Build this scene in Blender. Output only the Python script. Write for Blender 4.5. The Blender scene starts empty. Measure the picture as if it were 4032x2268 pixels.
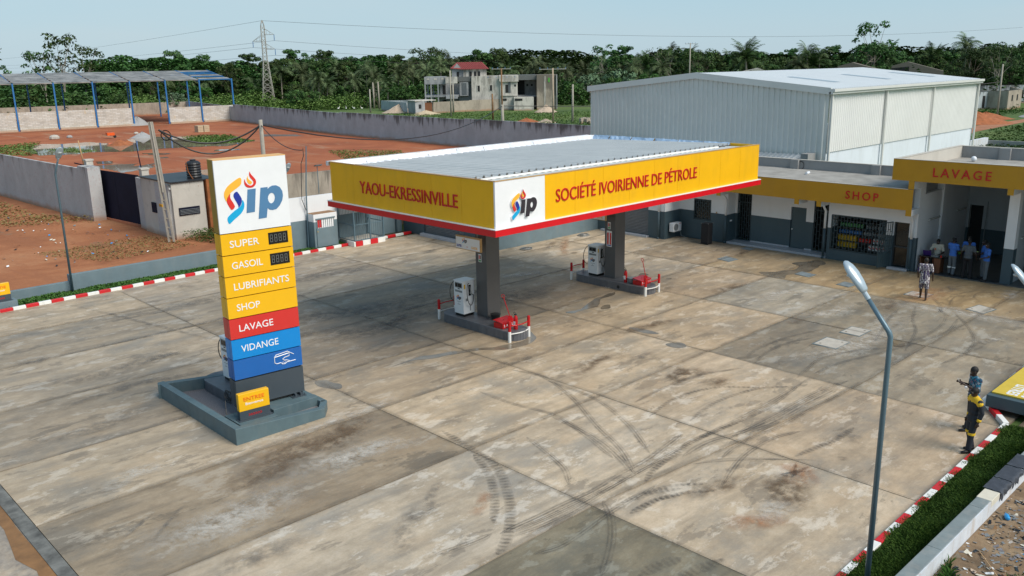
import bpy, bmesh, math, random
from mathutils import Vector, Matrix, noise
PI = math.pi
SC = bpy.context.scene
COL = SC.collection
rnd = random.Random(7)

# ---------------------------------------------------------------- camera, sky, sun, exposure
YAW, PITCH, ROLL = 0.763, 0.253, -0.018
F_ = Vector((math.sin(YAW) * math.cos(PITCH), math.cos(YAW) * math.cos(PITCH), -math.sin(PITCH)))
R_ = Vector((math.cos(YAW), -math.sin(YAW), 0.0))
U_ = R_.cross(F_)
R2 = R_ * math.cos(ROLL) + U_ * math.sin(ROLL)
U2 = U_ * math.cos(ROLL) - R_ * math.sin(ROLL)
cam_data = bpy.data.cameras.new('camera')
cam = bpy.data.objects.new('camera', cam_data)
COL.objects.link(cam)
cam.matrix_world = Matrix(((R2.x, U2.x, -F_.x, 0), (R2.y, U2.y, -F_.y, 0), (R2.z, U2.z, -F_.z, 9.5), (0, 0, 0, 1)))
cam_data.sensor_width = 36.0
cam_data.lens = 30.40
cam_data.clip_start = 0.1
cam_data.clip_end = 6000.0
SC.camera = cam

SUN_EL, SUN_AZ = math.radians(46), math.radians(168)     # azimuth clockwise from +Y
world = bpy.data.worlds.new('World')
SC.world = world
world.use_nodes = True
wn = world.node_tree
bg = wn.nodes['Background']
sky = wn.nodes.new('ShaderNodeTexSky')
sky.sky_type = 'NISHITA'
sky.sun_disc = False
sky.sun_elevation = SUN_EL
sky.sun_rotation = SUN_AZ
sky.air_density = 1.0
sky.dust_density = 1.4
sky.ozone_density = 1.0
# thin even haze over the clear sky: pale at the horizon, bluer above
tcw = wn.nodes.new('ShaderNodeTexCoord'); spw = wn.nodes.new('ShaderNodeSeparateXYZ'); wn.links.new(tcw.outputs['Generated'], spw.inputs[0])
rw_ = wn.nodes.new('ShaderNodeValToRGB'); wn.links.new(spw.outputs[2], rw_.inputs[0])
el = rw_.color_ramp.elements; el.new(.5); el.new(.5); el.new(.5)
for i, (p, c) in enumerate(((0.0, (3.5, 4.5, 5.1)), (0.05, (3.0, 4.25, 5.0)), (0.14, (2.35, 3.95, 4.8)), (.45, (1.35, 2.35, 3.3)), (1.0, (1.2, 2.1, 3.1)))):
    el[i].position = p; el[i].color = (*c, 1)
nzw = wn.nodes.new('ShaderNodeTexNoise'); mpw = wn.nodes.new('ShaderNodeMapping'); mpw.inputs['Scale'].default_value = (1, 1, 7)
wn.links.new(tcw.outputs['Generated'], mpw.inputs[0]); wn.links.new(mpw.outputs[0], nzw.inputs[0]); nzw.inputs['Scale'].default_value = 1.6; nzw.inputs['Detail'].default_value = 6
crw = wn.nodes.new('ShaderNodeValToRGB'); crw.color_ramp.elements[0].position = .48; crw.color_ramp.elements[0].color = (0, 0, 0, 1); crw.color_ramp.elements[1].position = .8; crw.color_ramp.elements[1].color = (.5, .5, .5, 1)
wn.links.new(nzw.outputs[0], crw.inputs[0])
hzw = wn.nodes.new('ShaderNodeMix'); hzw.data_type = 'RGBA'; wn.links.new(crw.outputs[0], hzw.inputs[0]); wn.links.new(rw_.outputs[0], hzw.inputs[6]); hzw.inputs[7].default_value = (3.9, 4.4, 4.7, 1)
tint = wn.nodes.new('ShaderNodeMix'); tint.data_type = 'RGBA'; tint.inputs[0].default_value = 0.85
wn.links.new(sky.outputs[0], tint.inputs[6]); wn.links.new(hzw.outputs[2], tint.inputs[7])
wn.links.new(tint.outputs[2], bg.inputs[0])
bg.inputs[1].default_value = 0.108
sun_l = bpy.data.lights.new('sun', 'SUN')
sun_l.energy = 2.8
sun_l.angle = math.radians(38)
sun_l.color = (1.0, 0.94, 0.84)
sun = bpy.data.objects.new('sun', sun_l)
COL.objects.link(sun)
sd = Vector((math.sin(SUN_AZ) * math.cos(SUN_EL), math.cos(SUN_AZ) * math.cos(SUN_EL), math.sin(SUN_EL)))
sun.rotation_euler = sd.to_track_quat('Z', 'Y').to_euler()
SC.view_settings.view_transform = 'Standard'
SC.view_settings.look = 'None'
SC.view_settings.gamma = 1.0
SC.view_settings.use_curve_mapping = False
SC.view_settings.exposure = 0.48
SC.render.engine = 'CYCLES'

# ---------------------------------------------------------------- helpers
def wloc(o):
    v = Vector((0, 0, 0))
    while o is not None:
        v = v + o.location
        o = o.parent
    return v

def tag(o, label=None, cat=None, group=None, kind=None):
    if label: o['label'] = label
    if cat: o['category'] = cat
    if group: o['group'] = group
    if kind: o['kind'] = kind
    return o

def thing(name, label, cat, loc=(0, 0, 0), rotz=0.0, group=None, kind=None):
    o = bpy.data.objects.new(name, None)
    o.empty_display_size = 0.2
    COL.objects.link(o)
    o.location = loc
    o.rotation_euler = (0, 0, rotz)
    return tag(o, label, cat, group, kind)

def link(name, me, parent=None, world=False, color=None):
    o = bpy.data.objects.new(name, me)
    COL.objects.link(o)
    if parent is not None:
        o.parent = parent
        if world:
            w = wloc(parent)
            me.transform(Matrix.Translation(-w))
    if color: o.color = (*color, 1)
    return o

def copy_tree(o, parent=None, loc=None, rotz=None, label=None, group=None, scale=None):
    c = o.copy()
    COL.objects.link(c)
    c.parent = parent
    if loc is not None: c.location = loc
    if rotz is not None: c.rotation_euler = (0, 0, rotz)
    if scale is not None: c.scale = (scale, scale, scale) if not hasattr(scale, '__len__') else scale
    if label: c['label'] = label
    if group: c['group'] = group
    for ch in o.children:
        copy_tree(ch, c)
    return c

class MB:
    def __init__(s): s.v = []; s.f = []; s.mi = []; s.cur = 0
    def add(s, vs, fs):
        b = len(s.v); s.v.extend([tuple(v) for v in vs])
        for f in fs: s.f.append([b + i for i in f]); s.mi.append(s.cur)
        return s
    def quad(s, a, b, c, d): return s.add([a, b, c, d], [(0, 1, 2, 3)])
    def box(s, x0, x1, y0, y1, z0, z1):
        return s.add([(x0, y0, z0), (x1, y0, z0), (x1, y1, z0), (x0, y1, z0), (x0, y0, z1), (x1, y0, z1), (x1, y1, z1), (x0, y1, z1)],
                     [(3, 2, 1, 0), (4, 5, 6, 7), (0, 1, 5, 4), (1, 2, 6, 5), (2, 3, 7, 6), (3, 0, 4, 7)])
    def obox(s, c, u, v, w, a, b, d):
        c = Vector(c); u = Vector(u).normalized() * a / 2; v = Vector(v).normalized() * b / 2; w = Vector(w).normalized() * d / 2
        vs = [c + u * i + v * j + w * k for k in (-1, 1) for (i, j) in ((-1, -1), (1, -1), (1, 1), (-1, 1))]
        return s.add(vs, [(3, 2, 1, 0), (4, 5, 6, 7), (0, 1, 5, 4), (1, 2, 6, 5), (2, 3, 7, 6), (3, 0, 4, 7)])
    def bar(s, p, q, w, h=None, up=(0, 0, 1)):
        p = Vector(p); q = Vector(q); d = q - p; L = d.length
        if L < 1e-6: return s
        d.normalize(); upv = Vector(up)
        if abs(d.dot(upv)) > 0.98: upv = Vector((1, 0, 0))
        a = d.cross(upv).normalized(); b = a.cross(d)
        return s.obox((p + q) / 2, d, a, b, L, w, h or w)
    def tube(s, pts, r, n=8, cap=True):
        pts = [Vector(p) for p in pts]
        rs = r if hasattr(r, '__len__') else [r] * len(pts)
        vs = []; fs = []
        prev = None
        for i, p in enumerate(pts):
            if i == 0: t = pts[1] - p
            elif i == len(pts) - 1: t = p - pts[i - 1]
            else: t = (pts[i + 1] - p).normalized() + (p - pts[i - 1]).normalized()
            t.normalize()
            if prev is None:
                a = t.cross(Vector((0, 0, 1)))
                if a.length < 0.1: a = t.cross(Vector((1, 0, 0)))
            else:
                a = prev - t * prev.dot(t)
            a.normalize(); prev = a; b = t.cross(a)
            for k in range(n):
                an = 2 * PI * k / n
                vs.append(p + (a * math.cos(an) + b * math.sin(an)) * rs[i])
        for i in range(len(pts) - 1):
            for k in range(n):
                k2 = (k + 1) % n
                fs.append((i * n + k2, i * n + k, (i + 1) * n + k, (i + 1) * n + k2))
        if cap:
            fs.append(tuple(range(n))); fs.append(tuple(reversed(range((len(pts) - 1) * n, len(pts) * n))))
        return s.add(vs, fs)
    def cyl(s, c, r, h, n=16, r2=None):
        c = Vector(c)
        return s.tube([c, c + Vector((0, 0, h))], [r, r if r2 is None else r2], n)
    def ell(s, c, rx, ry, rz, n=10, m=6, rot=0.0):
        vs = []; fs = []
        c = Vector(c); cr, sr = math.cos(rot), math.sin(rot)
        for i in range(m + 1):
            th = PI * i / m
            for k in range(n):
                ph = 2 * PI * k / n
                x = rx * math.sin(th) * math.cos(ph); y = ry * math.sin(th) * math.sin(ph)
                vs.append(c + Vector((x * cr - y * sr, x * sr + y * cr, rz * math.cos(th))))
        for i in range(m):
            for k in range(n):
                k2 = (k + 1) % n
                fs.append((i * n + k, (i + 1) * n + k, (i + 1) * n + k2, i * n + k2))
        return s.add(vs, fs)
    def prism(s, poly, z0, z1):
        n = len(poly)
        A = sum(poly[i][0] * poly[(i + 1) % n][1] - poly[(i + 1) % n][0] * poly[i][1] for i in range(n))
        if A < 0: poly = poly[::-1]
        vs = [(x, y, z0) for x, y in poly] + [(x, y, z1) for x, y in poly]
        fs = [tuple(reversed(range(n))), tuple(range(n, 2 * n))] + [(i, (i + 1) % n, n + (i + 1) % n, n + i) for i in range(n)]
        return s.add(vs, fs)
    def build(s, name, mat, parent=None, world=False, smooth=False, bevel=0.0, color=None):
        me = bpy.data.meshes.new(name)
        me.from_pydata([tuple(v) for v in s.v], [], s.f)
        for m in (mat if isinstance(mat, (list, tuple)) else [mat]): me.materials.append(m)
        if isinstance(mat, (list, tuple)): me.polygons.foreach_set('material_index', s.mi)
        if smooth: me.polygons.foreach_set('use_smooth', [True] * len(me.polygons))
        me.update()
        o = link(name, me, parent, world, color)
        if bevel > 0:
            b = o.modifiers.new('bevel', 'BEVEL'); b.width = bevel; b.segments = 2; b.limit_method = 'ANGLE'
        return o

def mesh_from(obj_tmp, name):
    dg = bpy.context.evaluated_depsgraph_get()
    me = bpy.data.meshes.new_from_object(obj_tmp.evaluated_get(dg))
    me.name = name
    return me

_tc = {}
def text_mesh(body, bold=0.0, extr=0.02, spacing=1.0):
    key = (body, bold, extr, spacing)
    if key in _tc: return _tc[key].copy()
    cu = bpy.data.curves.new('t', 'FONT')
    cu.body = body; cu.size = 1.0; cu.extrude = extr; cu.offset = bold; cu.space_character = spacing
    cu.resolution_u = 3
    o = bpy.data.objects.new('t', cu); COL.objects.link(o)
    me = mesh_from(o, 'lettering')
    bpy.data.objects.remove(o); bpy.data.curves.remove(cu)
    xs = [v.co.x for v in me.vertices]; ys = [v.co.y for v in me.vertices]
    x0, x1, y0, y1 = min(xs), max(xs), min(ys), max(ys)
    me.transform(Matrix.Translation((-x0, -y0, 0)))
    me['w'] = x1 - x0; me['h'] = y1 - y0
    _tc[key] = me
    return me.copy()

def frame(org, u, v):
    """matrix: local x -> u, local y -> v, local z -> outward normal"""
    u = Vector(u).normalized(); v = Vector(v).normalized(); n = u.cross(v)
    M = Matrix(((u.x, v.x, n.x, org[0]), (u.y, v.y, n.y, org[1]), (u.z, v.z, n.z, org[2]), (0, 0, 0, 1)))
    return M

def lettering(name, body, org, u, w, h, mat, parent, v=(0, 0, 1), bold=0.01, depth=0.02, spacing=1.0):
    me = text_mesh(body, bold, 0.02, spacing)
    S = Matrix.Diagonal((w / me['w'], h / me['h'], depth / 0.02, 1))
    me.transform(S)
    me.transform(frame(org, u, v))
    me.materials.clear(); me.materials.append(mat)
    return link(name, me, parent, True)

def flat_shape(polys, extr=0.01):
    """polys: list of closed outlines (later ones may be holes) -> filled, extruded mesh"""
    cu = bpy.data.curves.new('s', 'CURVE'); cu.dimensions = '2D'; cu.fill_mode = 'BOTH'; cu.extrude = extr
    for P in polys:
        sp = cu.splines.new('POLY'); sp.points.add(len(P) - 1)
        for i, q in enumerate(P): sp.points[i].co = (q[0], q[1], 0, 1)
        sp.use_cyclic_u = True
    o = bpy.data.objects.new('s', cu); COL.objects.link(o)
    me = mesh_from(o, 'shape')
    bpy.data.objects.remove(o); bpy.data.curves.remove(cu)
    return me

def smooth_poly(P, it=2):
    for _ in range(it):
        Q = []
        for i in range(len(P)):
            a = P[i]; b = P[(i + 1) % len(P)]
            Q.append((a[0] * .75 + b[0] * .25, a[1] * .75 + b[1] * .25)); Q.append((a[0] * .25 + b[0] * .75, a[1] * .25 + b[1] * .75))
        P = Q
    return P

LOGO = {'yellow': [(0.298, 0.739), (0.314, 0.705), (0.308, 0.654), (0.297, 0.624), (0.251, 0.588), (0.173, 0.544), (0.128, 0.518), (0.093, 0.48), (0.057, 0.433), (0.034, 0.363), (0.012, 0.407), (0.0, 0.47), (0.008, 0.52), (0.034, 0.568), (0.075, 0.615), (0.132, 0.656), (0.198, 0.695), (0.254, 0.726)],
 'red': [(0.11, 0.499), (0.099, 0.459), (0.102, 0.418), (0.119, 0.38), (0.142, 0.341), (0.163, 0.287), (0.159, 0.267), (0.132, 0.239), (0.099, 0.227), (0.072, 0.277), (0.046, 0.331), (0.035, 0.374), (0.045, 0.424), (0.07, 0.462)],
 'navy': [(0.218, 0.524), (0.168, 0.493), (0.156, 0.463), (0.156, 0.432), (0.187, 0.367), (0.213, 0.312), (0.223, 0.28), (0.217, 0.25), (0.252, 0.277), (0.28, 0.326), (0.29, 0.387), (0.277, 0.42), (0.25, 0.474)],
 'cyan': [(0.294, 0.381), (0.322, 0.332), (0.324, 0.279), (0.305, 0.219), (0.262, 0.161), (0.204, 0.116), (0.136, 0.072), (0.079, 0.027), (0.042, 0.0), (0.02, 0.055), (0.02, 0.096), (0.036, 0.126), (0.093, 0.171), (0.15, 0.211), (0.206, 0.241), (0.257, 0.271), (0.283, 0.315)],
 'flame': [(0.461, 0.825), (0.449, 0.785), (0.448, 0.744), (0.476, 0.7), (0.505, 0.666), (0.512, 0.629), (0.493, 0.6), (0.454, 0.586), (0.403, 0.614), (0.375, 0.658), (0.364, 0.711), (0.353, 0.67), (0.355, 0.619), (0.378, 0.58), (0.419, 0.557), (0.478, 0.555), (0.529, 0.581), (0.555, 0.625), (0.554, 0.672), (0.526, 0.716), (0.492, 0.756), (0.468, 0.794)],
 'spark': [(0.429, 0.756), (0.419, 0.721), (0.432, 0.694), (0.462, 0.67), (0.487, 0.647), (0.479, 0.622), (0.451, 0.609), (0.42, 0.628), (0.405, 0.665), (0.401, 0.707), (0.411, 0.732)],
 'letter_i': [(0.398, 0.531), (0.539, 0.535), (0.488, 0.155), (0.347, 0.151)],
 'letter_p': [(0.621, 0.538), (0.744, 0.539), (0.739, 0.505), (0.777, 0.535), (0.823, 0.554), (0.89, 0.554), (0.954, 0.518), (0.993, 0.45), (1.0, 0.374), (0.979, 0.291), (0.927, 0.211), (0.865, 0.159), (0.797, 0.149), (0.743, 0.163), (0.712, 0.193), (0.683, 0.036), (0.542, 0.03)],
 'hole': [(0.729, 0.355), (0.748, 0.406), (0.785, 0.437), (0.823, 0.435), (0.851, 0.401), (0.856, 0.347), (0.839, 0.296), (0.802, 0.262), (0.763, 0.265), (0.739, 0.301)]}
_lg = {}
def logo(parent, org, u, size, lettermat, depth=0.012, joined=False, back=None):
    M = frame(org, u, (0, 0, 1))
    names = {'yellow': 'logo_yellow_ribbon', 'red': 'logo_red_ribbon', 'navy': 'logo_navy_ribbon', 'cyan': 'logo_cyan_ribbon', 'flame': 'logo_flame', 'spark': 'logo_inner_flame', 'letter_i': 'logo_letter', 'letter_p': 'logo_letter'}
    mats = {'yellow': MT['logo_yellow'], 'red': MT['logo_red'], 'navy': MT['logo_navy'], 'cyan': MT['logo_cyan'], 'flame': MT['logo_red'], 'spark': MT['logo_yellow'], 'letter_i': lettermat, 'letter_p': lettermat}
    tot = []
    for k in names:
        if k not in _lg:
            if k == 'letter_p': _lg[k] = flat_shape([LOGO['letter_p'][:1] + LOGO['letter_p'][1:], smooth_poly(LOGO['hole'])], 0.5)
            elif k == 'letter_i': _lg[k] = flat_shape([LOGO[k]], 0.5)
            else: _lg[k] = flat_shape([smooth_poly(LOGO[k], 1)], 0.5)
        me = _lg[k].copy()
        me.transform(Matrix.Diagonal((size, size, depth, 1)))
        me.transform(M)
        me.materials.clear(); me.materials.append(mats[k])
        if joined: tot.append(me)
        else: link(names[k], me, parent, True)
    if joined:
        mb = MB(); ml = []
        for me in tot:
            if me.materials[0] not in ml: ml.append(me.materials[0])
            mb.cur = ml.index(me.materials[0])
            mb.add([v.co[:] for v in me.vertices], [tuple(p.vertices) for p in me.polygons])
        mb.build('logo', ml, parent, True)

# ---------------------------------------------------------------- materials
MT = {}
def nodes(name):
    m = bpy.data.materials.new(name); m.use_nodes = True
    nt = m.node_tree
    return m, nt, nt.nodes['Principled BSDF']
def nd(nt, t, **kw):
    n = nt.nodes.new(t)
    for k, v in kw.items():
        if k in n.inputs.keys() if isinstance(k, str) else False: n.inputs[k].default_value = v
        else: setattr(n, k, v)
    return n
def coords(nt, scale=(1, 1, 1), kind='Object', rot=0.0):
    tc = nt.nodes.new('ShaderNodeTexCoord'); mp = nt.nodes.new('ShaderNodeMapping')
    mp.inputs['Scale'].default_value = scale; mp.inputs['Rotation'].default_value = (0, 0, rot)
    nt.links.new(tc.outputs[kind], mp.inputs[0])
    return mp.outputs[0]
def geo(nt, scale=(1, 1, 1), rot=0.0):
    g = nt.nodes.new('ShaderNodeNewGeometry'); mp = nt.nodes.new('ShaderNodeMapping')
    mp.inputs['Scale'].default_value = scale; mp.inputs['Rotation'].default_value = (0, 0, rot)
    nt.links.new(g.outputs['Position'], mp.inputs[0])
    return mp.outputs[0]
def noise_n(nt, vec, scale, detail=4, rough=0.55, dist=0.0):
    n = nt.nodes.new('ShaderNodeTexNoise')
    n.inputs['Scale'].default_value = scale; n.inputs['Detail'].default_value = detail
    n.inputs['Roughness'].default_value = rough; n.inputs['Distortion'].default_value = dist
    nt.links.new(vec, n.inputs['Vector'])
    return n.outputs[0]
def ramp(nt, fac, stops, interp='LINEAR'):
    r = nt.nodes.new('ShaderNodeValToRGB'); r.color_ramp.interpolation = interp
    e = r.color_ramp.elements
    while len(e) < len(stops): e.new(0.5)
    for i, (p, c) in enumerate(stops):
        e[i].position = p
        e[i].color = (c, c, c, 1) if not hasattr(c, '__len__') else (*c, 1)
    nt.links.new(fac, r.inputs[0])
    return r.outputs[0]
def mix(nt, fac, a, b, mode='MIX'):
    m = nt.nodes.new('ShaderNodeMix'); m.data_type = 'RGBA'; m.blend_type = mode
    for sock, val in ((m.inputs[0], fac), (m.inputs[6], a), (m.inputs[7], b)):
        if hasattr(val, "links"): nt.links.new(val, sock)
        elif hasattr(val, '__len__'): sock.default_value = (*val, 1)
        else: sock.default_value = val
    return m.outputs[2]
def math_n(nt, op, a, b=None):
    m = nt.nodes.new('ShaderNodeMath'); m.operation = op
    for i, v in enumerate((a, b)):
        if v is None: continue
        if hasattr(v, 'links'): nt.links.new(v, m.inputs[i])
        else: m.inputs[i].default_value = v
    return m.outputs[0]
def bump(nt, bs, h, strength=0.3, dist=0.02):
    b = nt.nodes.new('ShaderNodeBump'); b.inputs['Strength'].default_value = strength; b.inputs['Distance'].default_value = dist
    nt.links.new(h, b.inputs['Height']); nt.links.new(b.outputs[0], bs.inputs['Normal'])

def plain(name, c, rough=0.5, metal=0.0, var=0.12, vs=3.0, spec=0.5, dirt=None, coat=0.0):
    m, nt, bs = nodes(name)
    v = geo(nt)
    n = noise_n(nt, v, vs, 5, 0.6)
    lo = tuple(x * (1 - var) for x in c); hi = tuple(min(1, x * (1 + var * 0.6)) for x in c)
    col = ramp(nt, n, [(0.3, lo), (0.7, hi)])
    if dirt:
        d = ramp(nt, noise_n(nt, geo(nt, (1, 1, 0.25)), dirt[1], 6, 0.65), [(0.5, 0.0), (0.72, 1.0)])
        col = mix(nt, math_n(nt, 'MULTIPLY', d, dirt[2]), col, dirt[0])
    nt.links.new(col, bs.inputs['Base Color'])
    bs.inputs['Roughness'].default_value = rough; bs.inputs['Metallic'].default_value = metal
    bs.inputs['Specular IOR Level'].default_value = spec
    if coat: bs.inputs['Coat Weight'].default_value = coat
    MT[name] = m
    return m

def s2l(r, g, b):
    f = lambda x: ((x / 255 + 0.055) / 1.055) ** 2.4 if x > 10 else x / 255 / 12.92
    return (f(r), f(g), f(b))

plain('logo_yellow', s2l(245, 180, 60), 0.4, var=0.03)
plain('logo_red', s2l(215, 50, 40), 0.4, var=0.03)
plain('logo_navy', s2l(30, 50, 150), 0.4, var=0.03)
plain('logo_cyan', s2l(10, 165, 215), 0.4, var=0.03)
plain('logo_steel', s2l(80, 125, 165), 0.4, var=0.03)
plain('logo_dark', s2l(50, 45, 52), 0.4, var=0.03)
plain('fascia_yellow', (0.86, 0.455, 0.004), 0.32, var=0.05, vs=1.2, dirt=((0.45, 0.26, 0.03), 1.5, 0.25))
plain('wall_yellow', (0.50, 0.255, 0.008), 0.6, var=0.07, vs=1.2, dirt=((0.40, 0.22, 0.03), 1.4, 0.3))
plain('trim_red', (0.62, 0.006, 0.014), 0.3, var=0.06)
plain('letter_red', (0.52, 0.008, 0.012), 0.35, var=0.08)
plain('panel_white', (0.80, 0.81, 0.83), 0.35, var=0.03)
plain('paint_white', (0.78, 0.78, 0.76), 0.6, var=0.06, dirt=((0.45, 0.42, 0.36), 2.5, 0.25))
plain('paint_red', (0.58, 0.012, 0.02), 0.45, var=0.12, dirt=((0.30, 0.05, 0.04), 4, 0.4))
plain('paint_red_gloss', (0.50, 0.008, 0.012), 0.25, var=0.05)
plain('column_grey', (0.11, 0.11, 0.113), 0.42, metal=0.2, var=0.06, vs=1.5)
plain('dark_panel', (0.05, 0.066, 0.082), 0.4, var=0.05)
plain('wall_white', (0.74, 0.75, 0.77), 0.7, var=0.04, vs=0.8, dirt=((0.5, 0.48, 0.44), 0.9, 0.22))
plain('wall_slate', (0.052, 0.088, 0.108), 0.6, var=0.10, vs=0.8, dirt=((0.09, 0.12, 0.13), 1.2, 0.3))
plain('planter_slate', (0.085, 0.135, 0.155), 0.55, var=0.14, vs=2.5, dirt=((0.20, 0.22, 0.21), 3, 0.35))
plain('low_wall_blue', (0.145, 0.205, 0.235), 0.6, var=0.12, vs=1.5, dirt=((0.22, 0.24, 0.24), 2, 0.3))
plain('steel_blue_grey', (0.12, 0.19, 0.235), 0.35, metal=0.2, var=0.08)
plain('lamp_shell', (0.42, 0.50, 0.56), 0.3, metal=0.25, var=0.06)
plain('lamp_glass', (0.5, 0.5, 0.48), 0.15, var=0.05)
plain('grille_dark', (0.025, 0.035, 0.042), 0.45, var=0.1)
plain('black_interior', (0.012, 0.013, 0.014), 0.7, var=0.2)  # black stands in for the shade inside rooms and openings
plain('black_rubber', (0.015, 0.015, 0.016), 0.45, var=0.1)
plain('black_cloth', (0.012, 0.012, 0.015), 0.85, var=0.2)
plain('shutter_grey', (0.16, 0.17, 0.18), 0.4, metal=0.4, var=0.08)
plain('tile_light', (0.42, 0.44, 0.48), 0.35, var=0.12, vs=8)
plain('grey_render', (0.30, 0.30, 0.30), 0.8, var=0.1, vs=1.2, dirt=((0.18, 0.17, 0.15), 1.5, 0.4))
plain('cream_render', (0.52, 0.49, 0.44), 0.8, var=0.07, vs=1.2, dirt=((0.3, 0.28, 0.24), 1.0, 0.3))
plain('sheet_white', (0.70, 0.69, 0.67), 0.38, metal=0.1, var=0.05, vs=0.6, dirt=((0.45, 0.47, 0.46), 0.8, 0.25))
plain('sheet_grey', (0.68, 0.69, 0.67), 0.4, metal=0.15, var=0.05, vs=0.6)
plain('sheet_galv', (0.62, 0.64, 0.66), 0.3, metal=0.6, var=0.1)
plain('foil', (0.68, 0.72, 0.80), 0.4, metal=0.15, var=0.10, vs=3)
plain('foil_blue', (0.45, 0.60, 0.78), 0.35, metal=0.3, var=0.35, vs=2.5)
plain('concrete_post', (0.36, 0.33, 0.28), 0.85, var=0.15, vs=3, dirt=((0.2, 0.18, 0.15), 3, 0.4))
plain('wood_pole', (0.22, 0.12, 0.055), 0.8, var=0.3, vs=3)
plain('gate_navy', (0.012, 0.013, 0.030), 0.8, var=0.25, vs=1.0, spec=.15)
plain('hangar_blue', (0.025, 0.16, 0.42), 0.4, var=0.1)
plain('skin_dark', (0.045, 0.024, 0.016), 0.45, var=0.15, vs=15)
plain('hair_black', (0.008, 0.007, 0.007), 0.7, var=0.2)
plain('shirt_blue', (0.045, 0.16, 0.55), 0.8, var=0.12, vs=9)
plain('trouser_grey', (0.11, 0.13, 0.15), 0.85, var=0.15, vs=9)
plain('shirt_grey', (0.09, 0.105, 0.12), 0.85, var=0.12, vs=9)
plain('cloth_navy', (0.012, 0.017, 0.026), 0.7, var=0.3, vs=12)
plain('cloth_yellow', (0.80, 0.50, 0.02), 0.6, var=0.1, vs=12)
plain('cloth_cream', (0.62, 0.58, 0.48), 0.85, var=0.08, vs=8)
plain('reflective', (0.85, 0.88, 0.88), 0.3, var=0.02)
plain('shoe_black', (0.012, 0.012, 0.013), 0.5, var=0.1)
plain('wood_brown', (0.16, 0.06, 0.025), 0.6, var=0.2, vs=6)
plain('wood_light', (0.48, 0.30, 0.15), 0.7, var=0.2, vs=6)
plain('purple_plastic', (0.05, 0.02, 0.16), 0.4, var=0.1)
plain('bag_lilac', (0.34, 0.30, 0.40), 0.7, var=0.25, vs=12)
plain('can_yellow', (0.72, 0.46, 0.02), 0.35, var=0.1)
plain('can_white', (0.75, 0.75, 0.75), 0.35, var=0.05)
plain('can_blue', (0.05, 0.20, 0.5), 0.35, var=0.2)
plain('can_green', (0.10, 0.35, 0.12), 0.35, var=0.2)
plain('can_grey', (0.22, 0.24, 0.25), 0.35, var=0.2)
plain('pvc_white', (0.72, 0.75, 0.80), 0.4, var=0.04)
plain('sign_green', (0.10, 0.35, 0.06), 0.5)
plain('shop_red', s2l(205, 50, 45), 0.35, var=0.03)
plain('shop_blue', s2l(0, 130, 205), 0.35, var=0.03)
plain('shop_blue2', s2l(25, 95, 170), 0.35, var=0.03)
plain('seg_yellow', (0.84, 0.455, 0.006), 0.35, var=0.03)
plain('sign_orange', (0.78, 0.11, 0.01), 0.4, var=0.05)
plain('sign_wood', (0.50, 0.30, 0.12), 0.6, var=0.2)
plain('led_black', (0.012, 0.012, 0.012), 0.25, var=0.05)
plain('led_off', (0.16, 0.17, 0.16), 0.4, var=0.05)
plain('gravel', (0.20, 0.19, 0.20), 0.9, var=0.5, vs=40)
plain('rust', (0.30, 0.10, 0.03), 0.85, var=0.4, vs=2)
plain('tank_black', (0.02, 0.022, 0.026), 0.45, var=0.1)
plain('pylon_steel', (0.50, 0.47, 0.42), 0.45, metal=0.4, var=0.1)
plain('roof_red', (0.26, 0.05, 0.045), 0.6, var=0.15, vs=2)
plain('bottle_blue', (0.03, 0.30, 0.65), 0.2, var=0.2)
plain('sand_pale', (0.46, 0.36, 0.27), 0.9, var=0.15)
plain('sand_grey', (0.34, 0.34, 0.34), 0.9, var=0.15)
plain('earth_red', (0.34, 0.115, 0.045), 0.95, var=0.3, vs=2)
plain('bark_pale', (0.34, 0.30, 0.25), 0.9, var=0.2)
plain('bark_dark', (0.12, 0.09, 0.065), 0.9, var=0.2)
plain('block_beige', (0.50, 0.40, 0.27), 0.9, var=0.12)
plain('glass_dark', (0.012, 0.014, 0.014), 0.08, var=0.2)
plain('red_poster', (0.55, 0.03, 0.03), 0.5)
plain('egret_white', (0.8, 0.8, 0.78), 0.7)
plain('insulator', (0.10, 0.22, 0.45), 0.3)
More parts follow.
